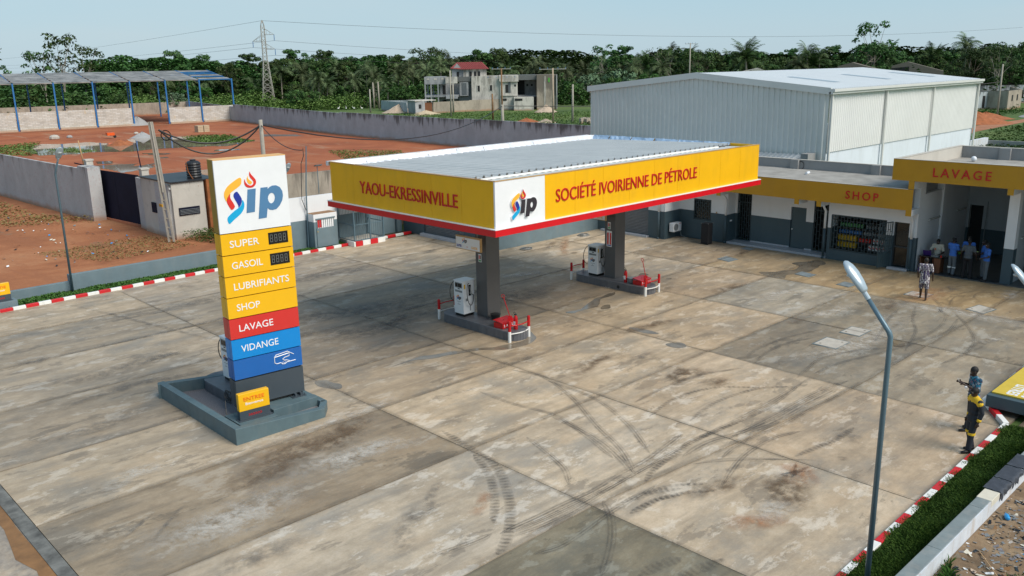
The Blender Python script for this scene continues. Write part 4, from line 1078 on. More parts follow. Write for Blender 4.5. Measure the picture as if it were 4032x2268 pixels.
# ENTREE board
eb = thing('entrance_sign', 'small yellow ENTREE board at the foot of the price totem', 'sign', (10.1, 20.85, .30))
eu = Vector((math.cos(TY), math.sin(TY), 0)); eO = Vector((9.66, 20.78, .3)); en = Vector((-eu.y, eu.x, 0))
def ebox(mb, u0, u1, n0, n1, z0, z1, O=None, uu=None, nn=None):
    O = O or eO; uu = uu or eu; nn = nn or en
    vs = [O + uu * a + nn * b + Vector((0, 0, z - O.z)) for z in (z0, z1) for a, b in ((u0, n0), (u1, n0), (u1, n1), (u0, n1))]
    return mb.add(vs, [(3, 2, 1, 0), (4, 5, 6, 7), (0, 1, 5, 4), (1, 2, 6, 5), (2, 3, 7, 6), (3, 0, 4, 7)])
def entry_board(t, O, uu, w, zb, text, sub, arrows):
    nn = Vector((-uu.y, uu.x, 0))
    mb = MB(); ebox(mb, 0, w, 0, .16, zb + .27, zb + .76, O, uu, nn); mb.build('yellow_panel', MT['seg_yellow'], t, True, bevel=.01)
    mb = MB(); ebox(mb, 0, w, 0, .16, zb + .02, zb + .268, O, uu, nn); mb.build('base_panel', MT['dark_panel'], t, True)
    mb = MB(); ebox(mb, -.05, w + .05, -.06, .22, zb, zb + .018, O, uu, nn); mb.build('foot_plate', MT['dark_panel'], t, True)
    q = O + uu * .14 - nn * .003; lettering('lettering', text, (q.x, q.y, zb + .55), uu, w - .28, .10, MT['sign_orange'], t, depth=.006, bold=.0)
    q = O + uu * .18 - nn * .003; lettering('lettering', sub, (q.x, q.y, zb + .43), uu, w - .36, .07, MT['panel_white'], t, depth=.004)
    q = O + uu * .24 - nn * .003; lettering('lettering', arrows, (q.x, q.y, zb + .10), uu, w - .48, .08, MT['letter_red'], t, depth=.004, bold=.01)
entry_board(eb, eO, eu, .86, .30, 'ENTREE', 'Bienvenue', '>>>>>>')
so = thing('exit_sign', 'small yellow SORTIE board on the kerb strip at the left edge', 'sign', (8.6, 40.0, .3))
MB().box(7.6, 9.22, 39.55, 40.15, 0, .33).build('pedestal', MT['low_wall_blue'], so, True, bevel=.01)
entry_board(so, Vector((8.17, 39.72, .33)), Vector((1, 0.03, 0)).normalized(), .88, .33, 'SORTIE', 'Au revoir', '<<<<<<')

# ---------------------------------------------------------------- kerbs
def kerb(label, pts, seg, h=.13, w=.15, start=0, side=1):
    t = thing('kerb', label, 'kerb', (pts[0][0], pts[0][1], 0), kind=None)
    k = start
    for i in range(len(pts) - 1):
        a = Vector((*pts[i], 0)); b = Vector((*pts[i + 1], 0)); L = (b - a).length; n = max(1, round(L / seg))
        for j in range(n):
            p = a + (b - a) * (j / n) + (b - a).normalized() * .004; q = a + (b - a) * ((j + 1) / n) - (b - a).normalized() * .004
            mb = MB(); jj = rnd.uniform(-.006, .006)
            wallseg(mb, (p.x, p.y), (q.x, q.y), w + jj, -.02, h + jj, h + jj, side)
            mb.build('kerb_stone', MT['paint_white' if k % 2 else 'paint_red'], t, True, bevel=.012)
            k += 1
    return t
kerb('long red and white kerb along the left grass strip', [(1.5, 38.9), (8.43, 39.18), (25.85, 39.95)], .505, start=0)
kerb('short red and white kerb right of the barred cage', [(27.95, 40.02), (30.34, 40.18)], .60, start=1)
kerb('red and white kerb along the bright grass strip at lower right', [(12.4, 6.2), (23.94, 6.37)], .503, start=1, side=-1)
kerb('red and white kerb running back from the grass corner to the tank cover', [(23.94, 6.37), (25.36, 7.36)], .58, start=1, side=-1)
kerb('red and white kerb behind the yellow tank cover at the right edge', [(25.36, 7.36), (33, 7.42)], .60, start=1, side=-1)

# low wall + grass strip at left
plain('strip_soil', (0.05, 0.045, 0.025), 0.95, var=0.3)
sheet('grass_bed', [(4.2, 39.2), (26.0, 40.05), (30.4, 40.3), (30.4, 41.4), (4.2, 41.2)], .03, MT['strip_soil'])
sheet('grass_bed', [(12, 4.9), (24.1, 4.9), (24.0, 6.3), (12, 6.15)], .04, MT['strip_soil'])
lw = thing('low_wall', 'low blue-grey wall stepping up behind the left grass strip', 'wall', (9, 40.9, 0))
MB().box(-2, 11.80, 40.80, 41.0, -.1, .46).build('wall_section', MT['low_wall_blue'], lw, True, bevel=.015)
MB().box(11.68, 11.92, 40.74, 41.06, -.1, .76).build('wall_pier', MT['low_wall_blue'], lw, True, bevel=.01)
MB().box(11.92, 20.0, 40.80, 41.0, -.1, .76).build('wall_section', MT['low_wall_blue'], lw, True, bevel=.015)
bw = thing('boundary_wall', 'white over slate station boundary wall behind the locker and cage', 'wall', (24, 41.2, 0))
MB().box(20.0, 30.3, 41.05, 41.25, -.1, 1.55).build('lower_wall', MT['low_wall_blue'], bw, True)
MB().box(20.0, 30.3, 41.05, 41.25, 1.55, 2.80).build('upper_wall', MT['wall_white'], bw, True)
MB().cyl((29.85, 40.95, .05), .05, 1.5, 10).build('drain_pipe', MT['wall_slate'], bw, True)

def grass(name, poly, n, h0, h1, mat, seed, z=.03, w=.012, wide=False, label=None):
    r = random.Random(seed); xs = [p[0] for p in poly]; ys = [p[1] for p in poly]
    def inside(x, y):
        c = False; j = len(poly) - 1
        for i in range(len(poly)):
            if (poly[i][1] > y) != (poly[j][1] > y) and x < (poly[j][0] - poly[i][0]) * (y - poly[i][1]) / (poly[j][1] - poly[i][1]) + poly[i][0]: c = not c
            j = i
        return c
    vs = []; fs = []
    while len(fs) < n:
        x = r.uniform(min(xs), max(xs)); y = r.uniform(min(ys), max(ys))
        if not inside(x, y): continue
        k = 0.75 + 0.5 * noise.noise(Vector((x * 1.3, y * 1.3, 0)))
        a = r.uniform(0, 2 * PI); h = r.uniform(h0, h1) * k; ln = r.uniform(.2, .9) * h
        dx, dy = math.cos(a), math.sin(a); b = len(vs); ww = w * r.uniform(.7, 1.4)
        vs += [(x - dy * ww, y + dx * ww, z), (x + dy * ww, y - dx * ww, z), (x + dx * ln * .4 + dy * ww * (.9 if wide else .5), y + dy * ln * .4 - dx * ww * (.9 if wide else .5), z + h * .7), (x + dx * ln, y + dy * ln, z + h * (.8 if wide else 1))]
        fs.append((b, b + 1, b + 2, b + 3))
    me = bpy.data.meshes.new(name); me.from_pydata(vs, [], fs); me.materials.append(mat)
    o = link(name, me); tag(o, label, 'grass' if label else None, kind='stuff')
    return o
def mat_grass(name, c0, c1, c2, sc=2.0):
    m, nt, bs = nodes(name)
    c = ramp(nt, noise_n(nt, geo(nt), sc, 5, 0.7), [(0.3, c0), (0.5, c1), (0.72, c2)])
    fine = noise_n(nt, geo(nt), 60, 2)
    c = mix(nt, ramp(nt, fine, [(0.3, 0.0), (0.7, 0.7)]), c, c2)
    nt.links.new(c, bs.inputs['Base Color']); bs.inputs['Roughness'].default_value = 0.6
    bs.inputs['Specular IOR Level'].default_value = 0.25
    MT[name] = m
mat_grass('turf', (0.018, 0.048, 0.008), (0.035, 0.085, 0.012), (0.075, 0.13, 0.022), 1.4)
mat_grass('ground_plant', (0.02, 0.06, 0.010), (0.035, 0.10, 0.016), (0.07, 0.16, 0.03), 2)
mat_grass('meadow', (0.05, 0.10, 0.018), (0.085, 0.16, 0.03), (0.14, 0.22, 0.06), 0.3)
mat_grass('dry_grass', (0.12, 0.08, 0.03), (0.22, 0.15, 0.06), (0.16, 0.16, 0.05), 0.8)
grass('grass', [(12.2, 5.22), (23.7, 5.25), (23.9, 6.25), (12.2, 6.10)], 90000, .07, .17, MT['turf'], 1, .04, .010)
grass('ground_cover', [(4.2, 39.4), (25.6, 40.25), (25.4, 40.75), (4.2, 40.7)], 16000, .05, .15, MT['ground_plant'], 2, .03, .035, True)
grass('ground_cover', [(25.2, 40.2), (26, 40.2), (26, 41), (25.2, 41)], 900, .05, .16, MT['ground_plant'], 3, .03, .03, True)

# ---------------------------------------------------------------- street lamps
def lamp(base, hh, dirv, label):
    t = thing('street_lamp', label, 'street lamp', (base[0], base[1], 0), group='grey street lamps around the forecourt')
    d = Vector((*dirv, 0)).normalized()
    b = Vector((0, 0, 0)); el = b + Vector((0, 0, hh)); je = el + d * .45 + Vector((0, 0, .575))
    MB().tube([b, (0, 0, .03)], [.11, .11], 12).build('base_flange', MT['steel_blue_grey'], t)
    MB().tube([b, el - Vector((0, 0, .05)), el + d * .03 + Vector((0, 0, .03)), je], [.052, .046, .046, .038], 14).build('pole', MT['steel_blue_grey'], t, smooth=True)
    ax = (d * .45 + Vector((0, 0, .575))).normalized(); sd_ = Vector((-d.y, d.x, 0)); up = ax.cross(sd_)
    if up.z < 0: up = -up
    mb = MB(); mb.tube([je - ax * .04, je + ax * .14], .046, 12); mb.build('socket', MT['lamp_shell'], t)
    prof = [(.10, .055, .05), (.14, .085, .07), (.30, .11, .085), (.48, .125, .085), (.62, .105, .07), (.72, .06, .04), (.75, .015, .012)]
    prof = [(a_ * .98, b_ * 1.32, c_ * 1.2) for a_, b_, c_ in prof]
    mb = MB(); n = 14; vs = []
    for (s, w, h) in prof:
        for k in range(n):
            a = 2 * PI * k / n; hz = math.sin(a)
            vs.append(je + ax * s + sd_ * (w * math.cos(a)) + up * (h * hz if hz > 0 else h * .35 * hz))
    fs = [(i * n + k, i * n + (k + 1) % n, (i + 1) * n + (k + 1) % n, (i + 1) * n + k) for i in range(len(prof) - 1) for k in range(n)]
    fs += [tuple(reversed(range(n))), tuple(range((len(prof) - 1) * n, len(prof) * n))]
    mb.add(vs, fs); hd = mb.build('lamp_head', MT['lamp_shell'], t, smooth=True)
    mb = MB(); mb.ell(je + ax * .45 - up * .03, .09, .09, .03, 12, 6); mb.build('lens', MT['lamp_glass'], hd)
    MB().obox(je + ax * .3 + sd_ * .12, ax, sd_, up, .05, .03, .02).build('latch', MT['reflective'], hd)
    return t
lamp((14.41, 5.72), 4.92, (-.04, 1), 'tall grey lamp post rising in front at lower right')
lamp((22.3, 5.28), 3.6, (-.2, 1), 'grey lamp head entering at the right edge below the wash bay')
lamp((11.68, 40.54), 5.3, (0.1, -1), 'grey lamp post in the left grass strip by the wall step')
lamp((23.35, 42.2), 3.5, (0, -1), 'grey lamp peeking out right of the price totem')
t = thing('antenna_pole', 'thin dark pole with hanging cable beside the meter locker', 'pole', (23.88, 40.9, 0))
MB().tube([(23.88, 40.9, 0), (24.0, 40.9, 3.2), (24.2, 40.9, 5.5)], [.04, .035, .03], 8).build('pole', MT['steel_blue_grey'], t, True)
MB().tube([(24.0, 40.9, 5.4), (24.0, 40.9, 5.0), (23.85, 40.95, 4.6), (23.75, 40.9, 3.6), (23.7, 40.9, 2.7), (23.92, 40.92, 2.1)], .018, 6).build('cable', MT['black_rubber'], t, True)
t = thing('floodlight', 'small dark solar floodlight standing above the old wall', 'lamp', (25.2, 41.6, 3.6))
MB().cyl((25.2, 41.6, 2.8), .02, 1.5, 6).build('stem', MT['steel_blue_grey'], t, True)
MB().obox((25.2, 41.5, 4.35), (1, 0, 0), (0, .95, -.3), (0, .3, .95), .42, .20, .05).build('head', MT['dark_panel'], t, True)

# ---------------------------------------------------------------- locker and cage
lk = thing('meter_locker', 'white and slate masonry locker with a barred steel door beside the cage', 'locker', (24.7, 40.6, 0))
MB().box(23.97, 25.42, 40.32, 41.0, .0, 1.50).build('locker_body', MT['low_wall_blue'], lk, True)
MB().box(23.97, 25.42, 40.32, 41.0, 1.50, 1.90).build('locker_cap', MT['wall_white'], lk, True)
MB().box(24.0, 25.39, 40.36, 41.0, 1.901, 1.92).build('cap_top', MT['mud_brown'], lk, True)
d = MB().box(24.10, 25.25, 40.27, 40.315, .12, 1.15).build('door', MT['low_wall_blue'], lk, True)
MB().box(24.16, 25.19, 40.295, 40.312, 1.15, 1.62).build('door_opening', MT['panel_white'], d, True)
MB().box(24.18, 24.42, 40.285, 40.294, 1.18, 1.60).build('poster', MT['red_poster'], d, True)
mb = MB()
for k in range(9): mb.cyl((24.16 + k * .127, 40.27, 1.13), .010, .5, 6)
mb.build('door_bars', MT['low_wall_blue'], d, True)
MB().box(24.08, 25.27, 40.25, 40.30, 1.62, 1.68).build('door_rail', MT['low_wall_blue'], d, True)
MB().cyl((24.14, 40.25, .95), .02, .05, 8).build('padlock', MT['can_yellow'], d, True)
cg = thing('gas_cage', 'grey barred steel cage on a red and white plinth', 'cage', (26.9, 40.0, 0))
MB().box(25.94, 27.86, 39.52, 40.95, 0, .25).build('floor_slab', MT['cover_pale'], cg, True)
k = 0
for x in (25.88, 26.38, 26.88, 27.38):
    MB().box(x + .004, x + .496, 39.36, 39.515, 0, .27).build('kerb_stone', MT['paint_red' if k % 2 == 0 else 'paint_white'], cg, True, bevel=.01); k += 1
MB().box(25.80, 25.93, 39.36, 40.1, 0, .268).build('kerb_stone', MT['paint_white'], cg, True, bevel=.01)
H0, H1 = .29, 2.05
for x, y in ((25.92, 39.45), (26.95, 39.45), (27.84, 39.45), (25.92, 40.95), (27.84, 40.95)):
    MB().box(x - .03, x + .03, y - .03, y + .03, H0, H1).build('frame_post', MT['steel_blue_grey'], cg, True)
for z in (H0, 1.15, H1 - .04):
    mb = MB(); mb.box(25.95, 27.81, 39.43, 39.47, z, z + .04); mb.box(25.90, 25.94, 39.5, 40.9, z, z + .04); mb.box(27.82, 27.86, 39.5, 40.9, z, z + .04); mb.build('frame_rail', MT['steel_blue_grey'], cg, True)
for k in range(13):
    x = 26.03 + k * .145
    MB().cyl((x, 39.45, H0), .011, H1 - H0, 6).build('bar', MT['steel_blue_grey'], cg, True)
for k in range(9):
    MB().cyl((25.92, 39.6 + k * .15, H0), .011, H1 - H0, 6).build('bar', MT['steel_blue_grey'], cg, True)
mb = MB(); mb.add([(25.8, 39.2, 2.12), (28.0, 39.2, 2.12), (28.0, 41.05, 2.4), (25.8, 41.05, 2.4), (25.8, 39.2, 2.15), (28.0, 39.2, 2.15), (28.0, 41.05, 2.43), (25.8, 41.05, 2.43)], [(3, 2, 1, 0), (4, 5, 6, 7), (0, 1, 5, 4), (1, 2, 6, 5), (2, 3, 7, 6), (3, 0, 4, 7)]); mb.build('roof_sheet', MT['sheet_white'], cg, True)

# ---------------------------------------------------------------- right hand low wall, cloths, tank cover
rw = thing('retaining_wall', 'low wall with grey top and whitewashed outer face beside the bright turf', 'wall', (18, 5.1, 0))
plain('wall_top_grey', (0.20, 0.235, 0.24), 0.55, var=0.2, vs=3, dirt=((0.35, 0.33, 0.30), 4, 0.4))
plain('whitewash', (0.60, 0.63, 0.68), 0.8, var=0.12, vs=2, dirt=((0.42, 0.30, 0.18), 3, 0.5))
x = 11.5
while x < 31:
    MB().box(x + .003, x + 2.197, 4.98, 5.25, -.1, .448).build('wall_core', MT['wall_top_grey'], rw, True, bevel=.012)
    MB().box(x + .003, x + 2.197, 4.955, 4.978, -.1, .44).build('outer_face', MT['whitewash'], rw, True)
    x += 2.2
MB().box(18.55, 19.05, 4.95, 5.256, .30, .456).build('repair_patch', MT['cloth_cream'], rw, True, bevel=.01)
mat_grass('dark_cloth', (0.03, 0.035, 0.045), (0.045, 0.05, 0.062), (0.07, 0.08, 0.10), 6)
def cloth(x0, x1, label, seed):
    r = random.Random(seed); mb = MB(); nx, ny = 12, 10; vs = []
    for i in range(nx + 1):
        for j in range(ny + 1):
            s = j / ny; x = x0 + (x1 - x0) * i / nx + r.uniform(-.015, .015)
            if s < .65: y = 5.30 - (s / .65) * .38; z = .462 + r.uniform(0, .014)
            else: y = 4.925 - .02 * math.sin(i * 1.3); z = .46 - (s - .65) / .35 * (.14 + .06 * math.sin(i * .9 + seed))
            vs.append((x, y, z))
    mb.add(vs, [(i * (ny + 1) + j, i * (ny + 1) + j + 1, (i + 1) * (ny + 1) + j + 1, (i + 1) * (ny + 1) + j) for i in range(nx) for j in range(ny)])
    tag(mb.build('draped_cloth', MT['dark_cloth'], None, smooth=True), label, 'cloth', 'dark cloths drying on the low wall')
cloth(19.07, 19.72, 'dark cloth drying on the low wall, nearest the pale patch', 1)
cloth(19.76, 20.55, 'dark cloth with red edging, second along the low wall', 2)
cloth(20.6, 21.35, 'dark cloth farthest along the low wall at the right edge', 3)
tk = thing('tank_cover', 'slate plinth with yellow top lettered LITRES at the right edge', 'tank cover', (27, 6.3, 0))
MB().box(24.72, 33.0, 5.35, 7.08, .16, .50).build('plinth', MT['wall_slate'], tk, True, bevel=.01)
MB().box(24.93, 33.0, 5.4, 7.02, .50, .545).build('yellow_top', plain('cover_yellow', (0.62, 0.45, 0.05), .6, var=.08), tk, True, bevel=.005)
lettering('lettering', 'LITRES', (25.98, 6.70, .547), (-1, 0, 0), .98, .29, MT['panel_white'], tk, v=(0, -1, 0), depth=.004, bold=.03)
lettering('lettering', '10 000', (25.98, 6.34, .547), (-1, 0, 0), .98, .29, MT['panel_white'], tk, v=(0, -1, 0), depth=.004, bold=.03)
sheet('litter_ground', [(11, 1.0), (34, 1.0), (34, 4.95), (11, 4.95)], .10, MT['litter_soil'])
# litter as scraps
r = random.Random(9)
cols = ['can_white', 'panel_white', 'cloth_cream', 'joint_dark', 'wood_brown', 'can_grey', 'led_black', 'sand_pale', 'can_grey', 'gravel', 'led_black', 'bottle_blue', 'mud_brown', 'gravel', 'joint_dark', 'can_grey']
mb = MB(); used = [MT[c] for c in cols]
for k in range(4200):
    x = r.uniform(12.5, 27); y = r.uniform(1.6, 4.9)
    a = r.uniform(0, PI); L = abs(r.gauss(.022, .028)) + .010; w = L * r.uniform(.25, .8); z = .105 + r.uniform(0, .02)
    mb.cur = r.choice([0, 2, 3, 3, 4, 5, 6, 6, 7, 8, 9, 9, 10, 12, 13, 13, 14, 14, 15]) if k % 60 else r.choice([1, 11])
    u = Vector((math.cos(a), math.sin(a), r.uniform(-.3, .3))) * L; v = Vector((-math.sin(a), math.cos(a), r.uniform(-.3, .3))) * w
    c = Vector((x, y, z))
    mb.add([c - u - v, c + u - v * .6, c + u * .8 + v, c - u * .7 + v], [(0, 1, 2, 3)])
tag(mb.build('litter', used), kind='stuff')
grass('weeds', [(13.5, 3.6), (16.2, 4.9), (15.0, 4.9), (13.0, 4.6)], 1500, .10, .30, MT['ground_plant'], 5, .10, .009)
grass('weeds', [(13.5, 1.8), (17.8, 3.2), (16.0, 4.2), (13.0, 3.4)], 1400, .05, .18, MT['ground_plant'], 6, .10, .009)
def bottle(x, y, z, rz, mat, label):
    d = Vector((math.cos(rz), math.sin(rz), 0))
    c = Vector((x, y, z + .05)); mb = MB()
    mb.tube([c, c + d * .02, c + d * .16, c + d * .22, c + d * .225, c + d * .25], [.03, .048, .048, .02, .014, .014], 12)
    tag(mb.build('plastic_bottle', MT[mat], smooth=True), label, 'bottle')
bottle(18.6, 4.62, .10, .5, 'bottle_blue', 'blue plastic bottle lying against the whitewashed wall face')
bottle(14.9, 4.05, .10, 2.2, 'bottle_blue', 'crumpled blue bottle in the weeds at the bottom right')
st = MB(); st.tube([(16.9, 4.6, .13), (16.0, 3.95, .2)], .012, 6); tag(st.build('stick', MT['wood_light']), 'thin wooden stick lying in the litter by the wall', 'stick')
# ---------------------------------------------------------------- shop building
def wall_open(parent, axis, fixed, th, a0, a1, z0, z1, openings, split, lo, hi, name='wall'):
    """wall lying in plane axis=fixed (thickness towards +axis), tiled around openings"""
    A = sorted({a0, a1, *[q for o in openings for q in o[:2]]}); Z = sorted({z0, z1, split if z0 < split < z1 else z0, *[q for o in openings for q in o[2:]]})
    L = MB(); Hh = MB()
    for i in range(len(A) - 1):
        for j in range(len(Z) - 1):
            am, zm = (A[i] + A[i + 1]) / 2, (Z[j] + Z[j + 1]) / 2
            if any(o[0] < am < o[1] and o[2] < zm < o[3] for o in openings): continue
            mb = L if zm < split else Hh
            if axis == 'x': mb.box(fixed, fixed + th, A[i], A[i + 1], Z[j], Z[j + 1])
            else: mb.box(A[i], A[i + 1], fixed, fixed + th, Z[j], Z[j + 1])
    if L.f: L.build('lower_wall', lo, parent, True)
    if Hh.f: Hh.build('upper_wall', hi, parent, True)
WS, WW = MT['wall_slate'], MT['wall_white']
sb = thing('shop_building', 'long single-storey shop with yellow SHOP fascia, grilles and flat concrete roof', 'building', (40, 21, 0))
wall_open(sb, 'x', 39.8, .22, 15.34, 19.3, 0, 2.93, [(16.45, 19.14, .50, 2.22), (15.42, 16.12, .10, 2.2)], 1.55, WS, WW)
wall_open(sb, 'x', 40.6, .2, 19.3, 24.95, 0, 2.93, [(19.58, 20.46, .12, 2.66), (20.86, 21.70, .12, 2.22), (23.97, 24.82, .12, 2.66)], 1.54, WS, WW)
wall_open(sb, 'x', 39.87, .2, 25.06, 28.0, 0, 2.93, [(25.99, 27.1, 1.08, 2.22)], 1.54, WS, WW)
wall_open(sb, 'y', 24.95, .11, 39.87, 40.62, 0, 2.93, [], 1.54, WS, WW)
wall_open(sb, 'y', 19.21, .1, 40.02, 40.6, 0, 2.93, [], 1.54, WS, WW)
wall_open(sb, 'y', 28.0, .15, 38.47, 42.8, 0, 2.93, [], 1.54, WS, WW)
wall_open(sb, 'x', 43.05, .15, 15.4, 28.0, 0, 3.73, [], 9, MT['grey_render'], MT['grey_render'])
MB().box(40.9, 41.0, 15.4, 28, 0, 2.93).build('inner_partition', MT['black_interior'], sb, True) if 0 else None
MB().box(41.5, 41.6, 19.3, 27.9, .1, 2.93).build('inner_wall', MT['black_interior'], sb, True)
MB().box(39.83, 40.62, 19.31, 24.94, -.02, .10).build('porch_step', MT['tile_light'], sb, True, bevel=.008)
MB().box(40.56, 40.60, 20.47, 20.85, .10, .17).build('skirting', MT['tile_light'], sb, True); MB().box(40.585, 40.598, 21.71, 23.96, .10, .17).build('skirting', MT['tile_light'], sb, True)
MB().box(39.55, 39.83, 15.3, 16.2, 0, .10).build('door_step', MT['tile_light'], sb, True, bevel=.01)
# roof slab + fascia
MB().box(39.0, 43.2, 15.34, 28.1, 2.93, 3.80).build('roof_slab', MT['grey_render'], sb, True)
plain('roof_concrete', (0.34, 0.325, 0.30), 0.85, var=0.22, vs=1.5, dirt=((0.20, 0.185, 0.165), 0.9, 0.7))
MB().box(39.05, 43.19, 15.34, 28.1, 3.802, 3.83).build('roof_surface', MT['roof_concrete'], sb, True)
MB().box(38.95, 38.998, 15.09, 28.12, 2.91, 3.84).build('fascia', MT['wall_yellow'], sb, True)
MB().box(38.945, 39.05, 15.34, 28.1, 3.842, 3.86).build('fascia_coping', MT['cream_render'], sb, True)
for y0, y1 in ((25.11, 24.89), (20.69, 20.46), (19.54, 19.32), (15.33, 15.09)):
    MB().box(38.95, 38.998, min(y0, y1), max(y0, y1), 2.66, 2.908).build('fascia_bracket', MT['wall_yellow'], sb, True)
    MB().box(39.0, 39.86, min(y0, y1), max(y0, y1), 2.66, 2.928).build('beam_end', WW, sb, True)
lettering('lettering', 'SHOP', (38.945, 18.13, 3.17), (0, -1, 0), 1.54, .38, MT['letter_red'], sb, depth=.02, bold=.008, spacing=1.35)
MB().box(43.2, 43.33, 15.95, 28.1, 3.80, 4.30).build('parapet', MT['grey_render'], sb, True)
MB().box(43.18, 43.36, 15.95, 28.1, 4.302, 4.325).build('parapet_coping', MT['cream_render'], sb, True)
for y in (23.0, 18.6, 27.3, 16.7): MB().box(43.02, 43.2, y - .22, y + .22, 3.832, 4.30).build('pilaster', MT['grey_render'], sb, True)
def grille(parent, X, y0, y1, z0, z1, nv, name='window_grille', rows=3, transom=None):
    t = MB(); w = .012
    g = parent
    fr = MB(); fr.box(X - .02, X + .02, y0, y0 + .035, z0, z1); fr.box(X - .02, X + .02, y1 - .035, y1, z0, z1); fr.box(X - .02, X + .02, y0 + .035, y1 - .035, z0, z0 + .035); fr.box(X - .02, X + .02, y0 + .035, y1 - .035, z1 - .035, z1)
    if transom: fr.box(X - .02, X + .02, y0 + .035, y1 - .035, transom, transom + .04)
    fo = fr.build(name, MT['grille_metal'], g, True)
    for k in range(1, nv):
        y = y0 + (y1 - y0) * k / nv
        MB().box(X - .012, X + .012, y - w, y + w, z0 + .035, z1 - .035).build('bar', MT['grille_metal'], fo, True)
    tie = MB(); step = (z1 - z0) / rows
    for k in range(nv):
        a = y0 + (y1 - y0) * k / nv; b = y0 + (y1 - y0) * (k + 1) / nv
        for q in range(rows):
            z = z0 + step * (q + (.75 if k % 2 else .3))
            if z < z1 - .05: tie.box(X - .010, X + .010, a + w + (.025 if k == 0 else 0), b - w - (.025 if k == nv - 1 else 0), z - .011, z + .011)
    tie.build('tie_bars', MT['grille_metal'], fo, True)
    return fo
plain('grille_metal', (0.035, 0.062, 0.075), 0.45, var=0.1)
grille(sb, 40.63, 19.6, 20.44, .12, 2.64, 5, 'door_grille', 7, 2.15)
grille(sb, 40.63, 23.99, 24.80, .12, 2.64, 6, 'door_grille', 7, 2.15)
grille(sb, 39.88, 26.01, 27.08, 1.10, 2.20, 8, 'window_grille', 4)
grille(sb, 39.82, 16.47, 19.12, .52, 2.20, 17, 'window_grille', 5)
MB().box(39.99, 40.0, 26.0, 27.1, 1.08, 2.22).build('window_pane', MT['glass_dark'], sb, True)
MB().box(39.95, 39.99, 15.44, 16.10, .12, 2.18).build('shop_door', MT['glass_dark'], sb, True)
fr = MB()
for a, b in ((15.42, 15.47), (16.07, 16.12)): fr.box(39.90, 39.96, a, b, .12, 2.2)
fr.box(39.90, 39.96, 15.47, 16.07, 1.0, 1.08); fr.box(39.90, 39.96, 15.47, 16.07, 2.14, 2.2); fr.build('door_frame', MT['grille_dark'], sb, True)
dd = MB().box(40.66, 40.70, 20.88, 21.68, .12, 2.20).build('slate_door', WS, sb, True)
MB().box(40.58, 40.66, 21.58, 21.62, 1.05, 1.09).build('door_handle', MT['reflective'], dd, True)
# open barred door leaf standing out over the forecourt
og = thing('open_grille_door', 'open barred metal door swung out beside the shop entrance', 'door', (39.75, 16.15, .1))
P0, P1 = Vector((39.78, 16.17, 0)), Vector((39.02, 16.42, 0))
def pq(t): return P0 + (P1 - P0) * t
fr = MB()
for t0 in (0.0, 1.0): fr.bar(pq(t0) + Vector((0, 0, .12)), pq(t0) + Vector((0, 0, 2.2)), .035)
for z in (.14, .8, 2.18): fr.bar(pq(0) + Vector((0, 0, z)), pq(1) + Vector((0, 0, z)), .035)
fr.build('leaf_frame', MT['grille_metal'], og, True)
for k in range(1, 6): MB().bar(pq(k / 6) + Vector((0, 0, .15)), pq(k / 6) + Vector((0, 0, 2.16)), .024).build('bar', MT['grille_metal'], og, True)
MB().obox((pq(.5) + Vector((0, 0, .46))), P1 - P0, (0, 0, 1), (P1 - P0).cross(Vector((0, 0, 1))), .72, .60, .01).build('kick_plate', MT['grille_metal'], og, True)
mb = MB()
for k in range(6):
    for z in (.95 + .12 * (k % 2), 1.35 + .12 * (k % 2), 1.75 + .1 * (k % 2)): mb.bar(pq(k / 6) + Vector((0, 0, z)), pq((k + 1) / 6) + Vector((0, 0, z)), .022)
mb.build('tie_bars', MT['grille_metal'], og, True)
# rainwater pipes
def downpipe(parent, x, y, ztop, split, rev=1):
    MB().tube([(x, y, .04), (x, y, split)], .055, 12).build('rainwater_pipe', WS, parent, True, smooth=True)
    MB().tube([(x, y, split + .001), (x, y, ztop - .38), (x - .02, y - .02 * rev, ztop - .28), (x - .30, y - .02, ztop), (x - .3, y - .02, ztop + .05)], .055, 12).build('rainwater_pipe', WW, parent, True, smooth=True)
    MB().tube([(x, y, .10), (x - .02, y, .06), (x - .08, y, .03)], .058, 12).build('pipe_shoe', WS, parent, True)
downpipe(sb, 39.74, 19.42, 2.62, 1.5); downpipe(sb, 39.74, 15.27, 2.62, 1.5); downpipe(sb, 39.80, 25.02, 2.62, 1.5)
MB().cyl((41.4, 21.34, 3.83), .06, .10, 10).build('vent_stub', MT['pvc_white'], sb, True)
MB().tube([(41.15, 21.3, 3.89), (41.5, 21.34, 3.90)], .07, 12).build('roof_pipe', MT['pvc_white'], sb, True)
cl = MB()
for k in range(3): cl.tube([(43.17, 22.68 + .17 * math.cos(a), 4.02 + (.20 + .01 * k) * math.sin(a)) for a in [q * PI / 8 for q in range(17)]], .012, 6)
tag(cl.build('hose_coil', MT['black_rubber']), 'thin dark coil hanging on the roof parapet behind SHOP', 'coil')
MB().box(39.855, 39.865, 25.02, 25.04, 1.2, 1.3).build('socket_plate', MT['panel_white'], sb, True)
MB().box(40.1, 40.3, 24.935, 24.949, 1.14, 1.22).build('socket_plate', MT['panel_white'], sb, True)
MB().ell((39.83, 25.62, 1.58), .04, .04, .05).build('wall_bell', MT['wood_light'], sb, True)

